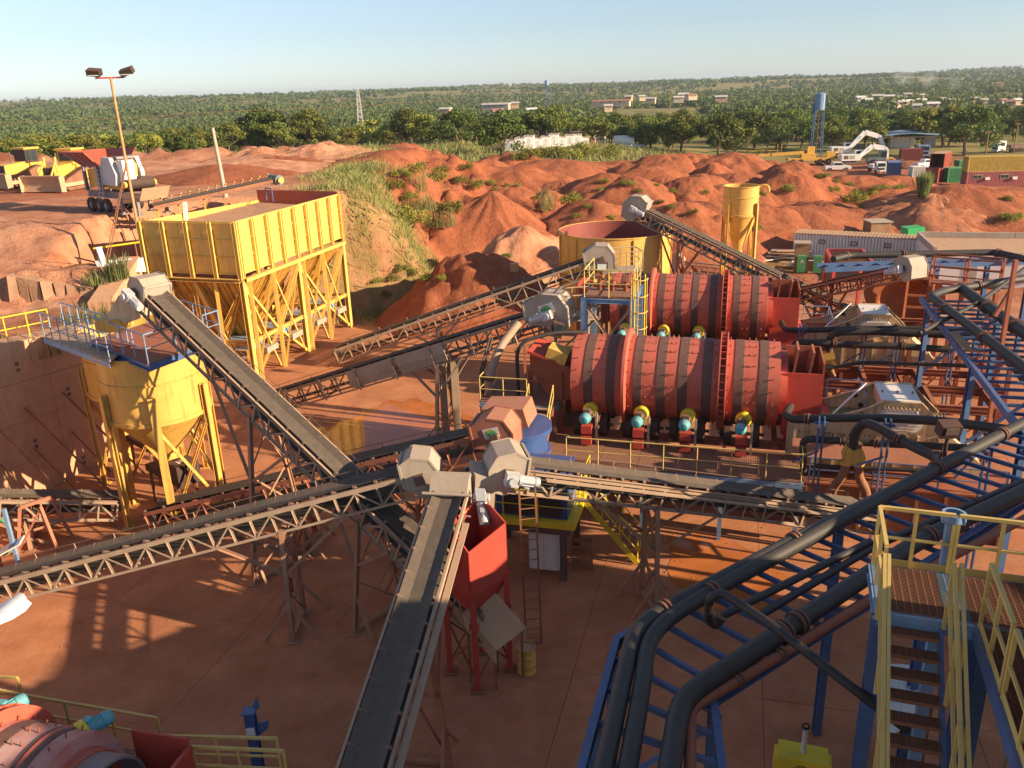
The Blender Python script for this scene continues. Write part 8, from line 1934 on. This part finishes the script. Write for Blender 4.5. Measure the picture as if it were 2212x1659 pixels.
def generators():
    a, b = ground_at(1092, 327, 4.5), ground_at(1268, 318, 4.5); n = 10
    for i in range(n):
        p = lerp(a, b, i / n); h = 2.1 + .25 * (i % 3); p = V3((p.x, p.y, gz(p.x, p.y))); s = (b - a).length / n
        with ctx(place(p, R(-6))):
            t = thing('generator_cabin', f'white generator cabin, {["first", "second", "third", "fourth", "fifth", "sixth", "seventh", "eighth", "ninth", "tenth"][i]} from the left in the white row', 'generator', (0, 0, 0), 'white generator cabins in a row')
            MB().b2((0, 0, .1), (s * .72, 5, h)).build('cabin_body', 'white', t); MB().b2((-.05, -.05, h), (s * .76, 5.05, h + .1)).build('roof', 'concrete_grey', t); MB().b2((.2, -.03, .6), (s * .5, -.001, h - .4)).build('louvre_door', 'motor_grey', t); MB().cyl((s * .4, 3, h), (s * .4, 3, h + 1.3), .14, 8).build('exhaust', 'black', t)
            MB().b2((.05, .1, 0), (s * .8, 4.9, .099)).build('skid', 'dark_steel', t)
    p = ground_at(1345, 318, 4.5); t = thing('fuel_tank', 'white cylindrical fuel tank lying right of the generator row', 'tank', tuple(p)); o = V3((p.x - 2, p.y + 3, gz(p.x, p.y)))
    MB().lathe([(0, 0), (1.2, .15), (1.3, .4), (1.3, 5.0), (1.2, 5.3), (0, 5.4)], o + V3((0, 0, 1.6)), (1, -.25, .0), 24).build('shell', 'white_clean', t)
    for k in (1, 4): MB().box(o + V3((k, -.25 * k, .3)), (.4, 2.2, .7)).build('saddle', 'concrete_grey', t)
    MB().box(o + V3((4.5, -2.6, .35)), (7, .3, .7), Matrix.Rotation(.12, 3, 'Z')).build('bund_wall', 'white_clean', t)
    q = o + V3((-7, 2, 0)); s = thing('tank_shelter', 'flat roofed steel shelter over dark tanks right of the generators', 'shelter', tuple(q))
    MB().box(q + V3((1, 0, 4.0)), (9, 4, .15)).build('roof', 'roof_tan', s)
    for x_ in (-3, 0, 2.5, 5): 
        for y_ in (-1.7, 1.7): bar('post', q + V3((x_, y_, 0)), q + V3((x_, y_, 3.95)), .3, 'white', s)
    for x_ in (-2, 1.2): MB().lathe([(0, 0), (1.1, .05), (1.1, 2.4), (0, 2.45)], q + V3((x_, 0, 1.2)), (1, .1, 0), 20).build('dark_tank', 'rust', s)
generators()
# ---------------------------------------------------------------- village in the distance
def village():
    rs = random.Random(21); n = 0
    spots = [(3, 1180, 275, 640), (3, 1290, 265, 700), (3, 1400, 300, 600), (3, 1470, 300, 610), (3, 1540, 320, 560), (3, 1570, 262, 760), (3, 1640, 310, 590), (3, 1730, 290, 650), (3, 1560, 290, 660), (3, 1440, 275, 720),
             (3, 1900, 280, 680), (3, 1950, 290, 650), (3, 2080, 290, 660), (3, 2130, 300, 640), (3, 2170, 290, 690), (3, 1360, 270, 730), (3, 1220, 290, 620), (3, 110, 262, 760), (3, 30, 275, 700), (3, 300, 272, 700), (3, 60, 258, 800),
             (2, 1080, 320, 700), (2, 1090, 355, 600), (2, 1310, 350, 600), (2, 760, 345, 640), (2, 1810, 300, 700), (2, 1790, 325, 620), (2, 2000, 270, 800), (2, 2060, 285, 760), (2, 1920, 272, 790), (2, 1200, 312, 720), (3, 2060, 195, 1000), (3, 1690, 285, 700), (3, 1480, 260, 800)]
    for reg, x, y, yy in spots:
        u, v = px(reg, x, y); p = at_y(u, v, yy); z = max(gz(p.x, p.y) - .3, p.z - 5.0); w, d, h = rs.uniform(5, 9), rs.uniform(5, 7), rs.uniform(1.8, 2.4)
        if (reg, x) == (2, 1810): w = 30
        if (reg, x) == (2, 1080): w = 22
        with ctx(place((p.x, p.y, z), rs.uniform(-.4, .4))):
            lab = 'long pale school-like building in the distant bush' if w == 30 else 'long low pale shed in the distant bush' if w == 22 else 'small house with a low tin roof in the distant village'
            t = thing('house', lab, 'house', (0, 0, 0), None if w in (22, 30) else 'houses of the distant village'); m = rs.choice(['house_wall', 'house_wall', 'concrete_grey', 'roof_tan'])
            MB().b2((-w / 2, -d / 2, -2), (w / 2, d / 2, h)).build('wall', m, t)
            r_ = rs.choice(['house_roof', 'house_roof', 'brick_roof', 'white']); MB().prism([V3((-w / 2 - .5, -d / 2 - .6, h)), V3((-w / 2 - .5, 0, h + 1.3)), V3((-w / 2 - .5, d / 2 + .6, h))], V3((w + 1, 0, 0))).build('roof', r_, t)
            for k in (-.25, .25): MB().b2((k * w - .5, -d / 2 - .05, .9), (k * w + .5, -d / 2 + .02, 2.1)).build('window', 'black', t)
            MB().b2((-.5, -d / 2 - .05, 0), (.5, -d / 2 + .02, 2.1)).build('door', 'wood', t)
    p = at_y(1181, 182, 900); z = gz(p.x, p.y); t = thing('far_water_tower', 'tiny blue water tower on the wooded ridge', 'water tower', (p.x, p.y, z)); MB().lathe([(0, 0), (2.2, 0), (2.2, 4.5), (0, 5)], V3((p.x, p.y, p.z - 1)), n=16).build('tank', 'pale_blue', t)
    for k in range(4): a = k * 1.57; bar('leg', V3((p.x + 2 * math.cos(a), p.y + 2 * math.sin(a), z)), V3((p.x + 1.6 * math.cos(a), p.y + 1.6 * math.sin(a), p.z - 1)), .4, 'blue', t)
village()
# ---------------------------------------------------------------- air
hz = bpy.data.materials.new('haze_air'); hz.use_nodes = True; nt = hz.node_tree; nt.nodes.clear(); ov = nt.nodes.new('ShaderNodeOutputMaterial'); pv = nt.nodes.new('ShaderNodeVolumePrincipled')
pv.inputs['Color'].default_value = (.72, .84, 1.0, 1); pv.inputs['Density'].default_value = 0.00011; pv.inputs['Anisotropy'].default_value = .3
nt.links.new(pv.outputs[0], ov.inputs['Volume'])
me = MB().b2((-5800, -60, -60), (5800, 5800, 48)).mesh('haze', hz); tag(link('haze', me), kind='stuff')

sm = bpy.data.materials.new('smoke_air'); sm.use_nodes = True; nt = sm.node_tree; nt.nodes.clear(); ov = nt.nodes.new('ShaderNodeOutputMaterial'); pv = nt.nodes.new('ShaderNodeVolumePrincipled')
pv.inputs['Color'].default_value = (.8, .86, .95, 1); pv.inputs['Density'].default_value = 0.012
nt.links.new(pv.outputs[0], ov.inputs['Volume'])
p = at_y(2088, 186, 880); b = MB()
for k, (dx, dz, r_) in enumerate(((6, -2, 4), (0, 2, 7), (-14, 7, 9), (-30, 12, 11))):
    b.lathe([(0, -r_), (r_ * .7, -r_ * .7), (r_, 0), (r_ * .7, r_ * .7), (0, r_)], p + V3((dx, k * 25, dz)), n=14)
tag(b.build('smoke', sm), kind='stuff')
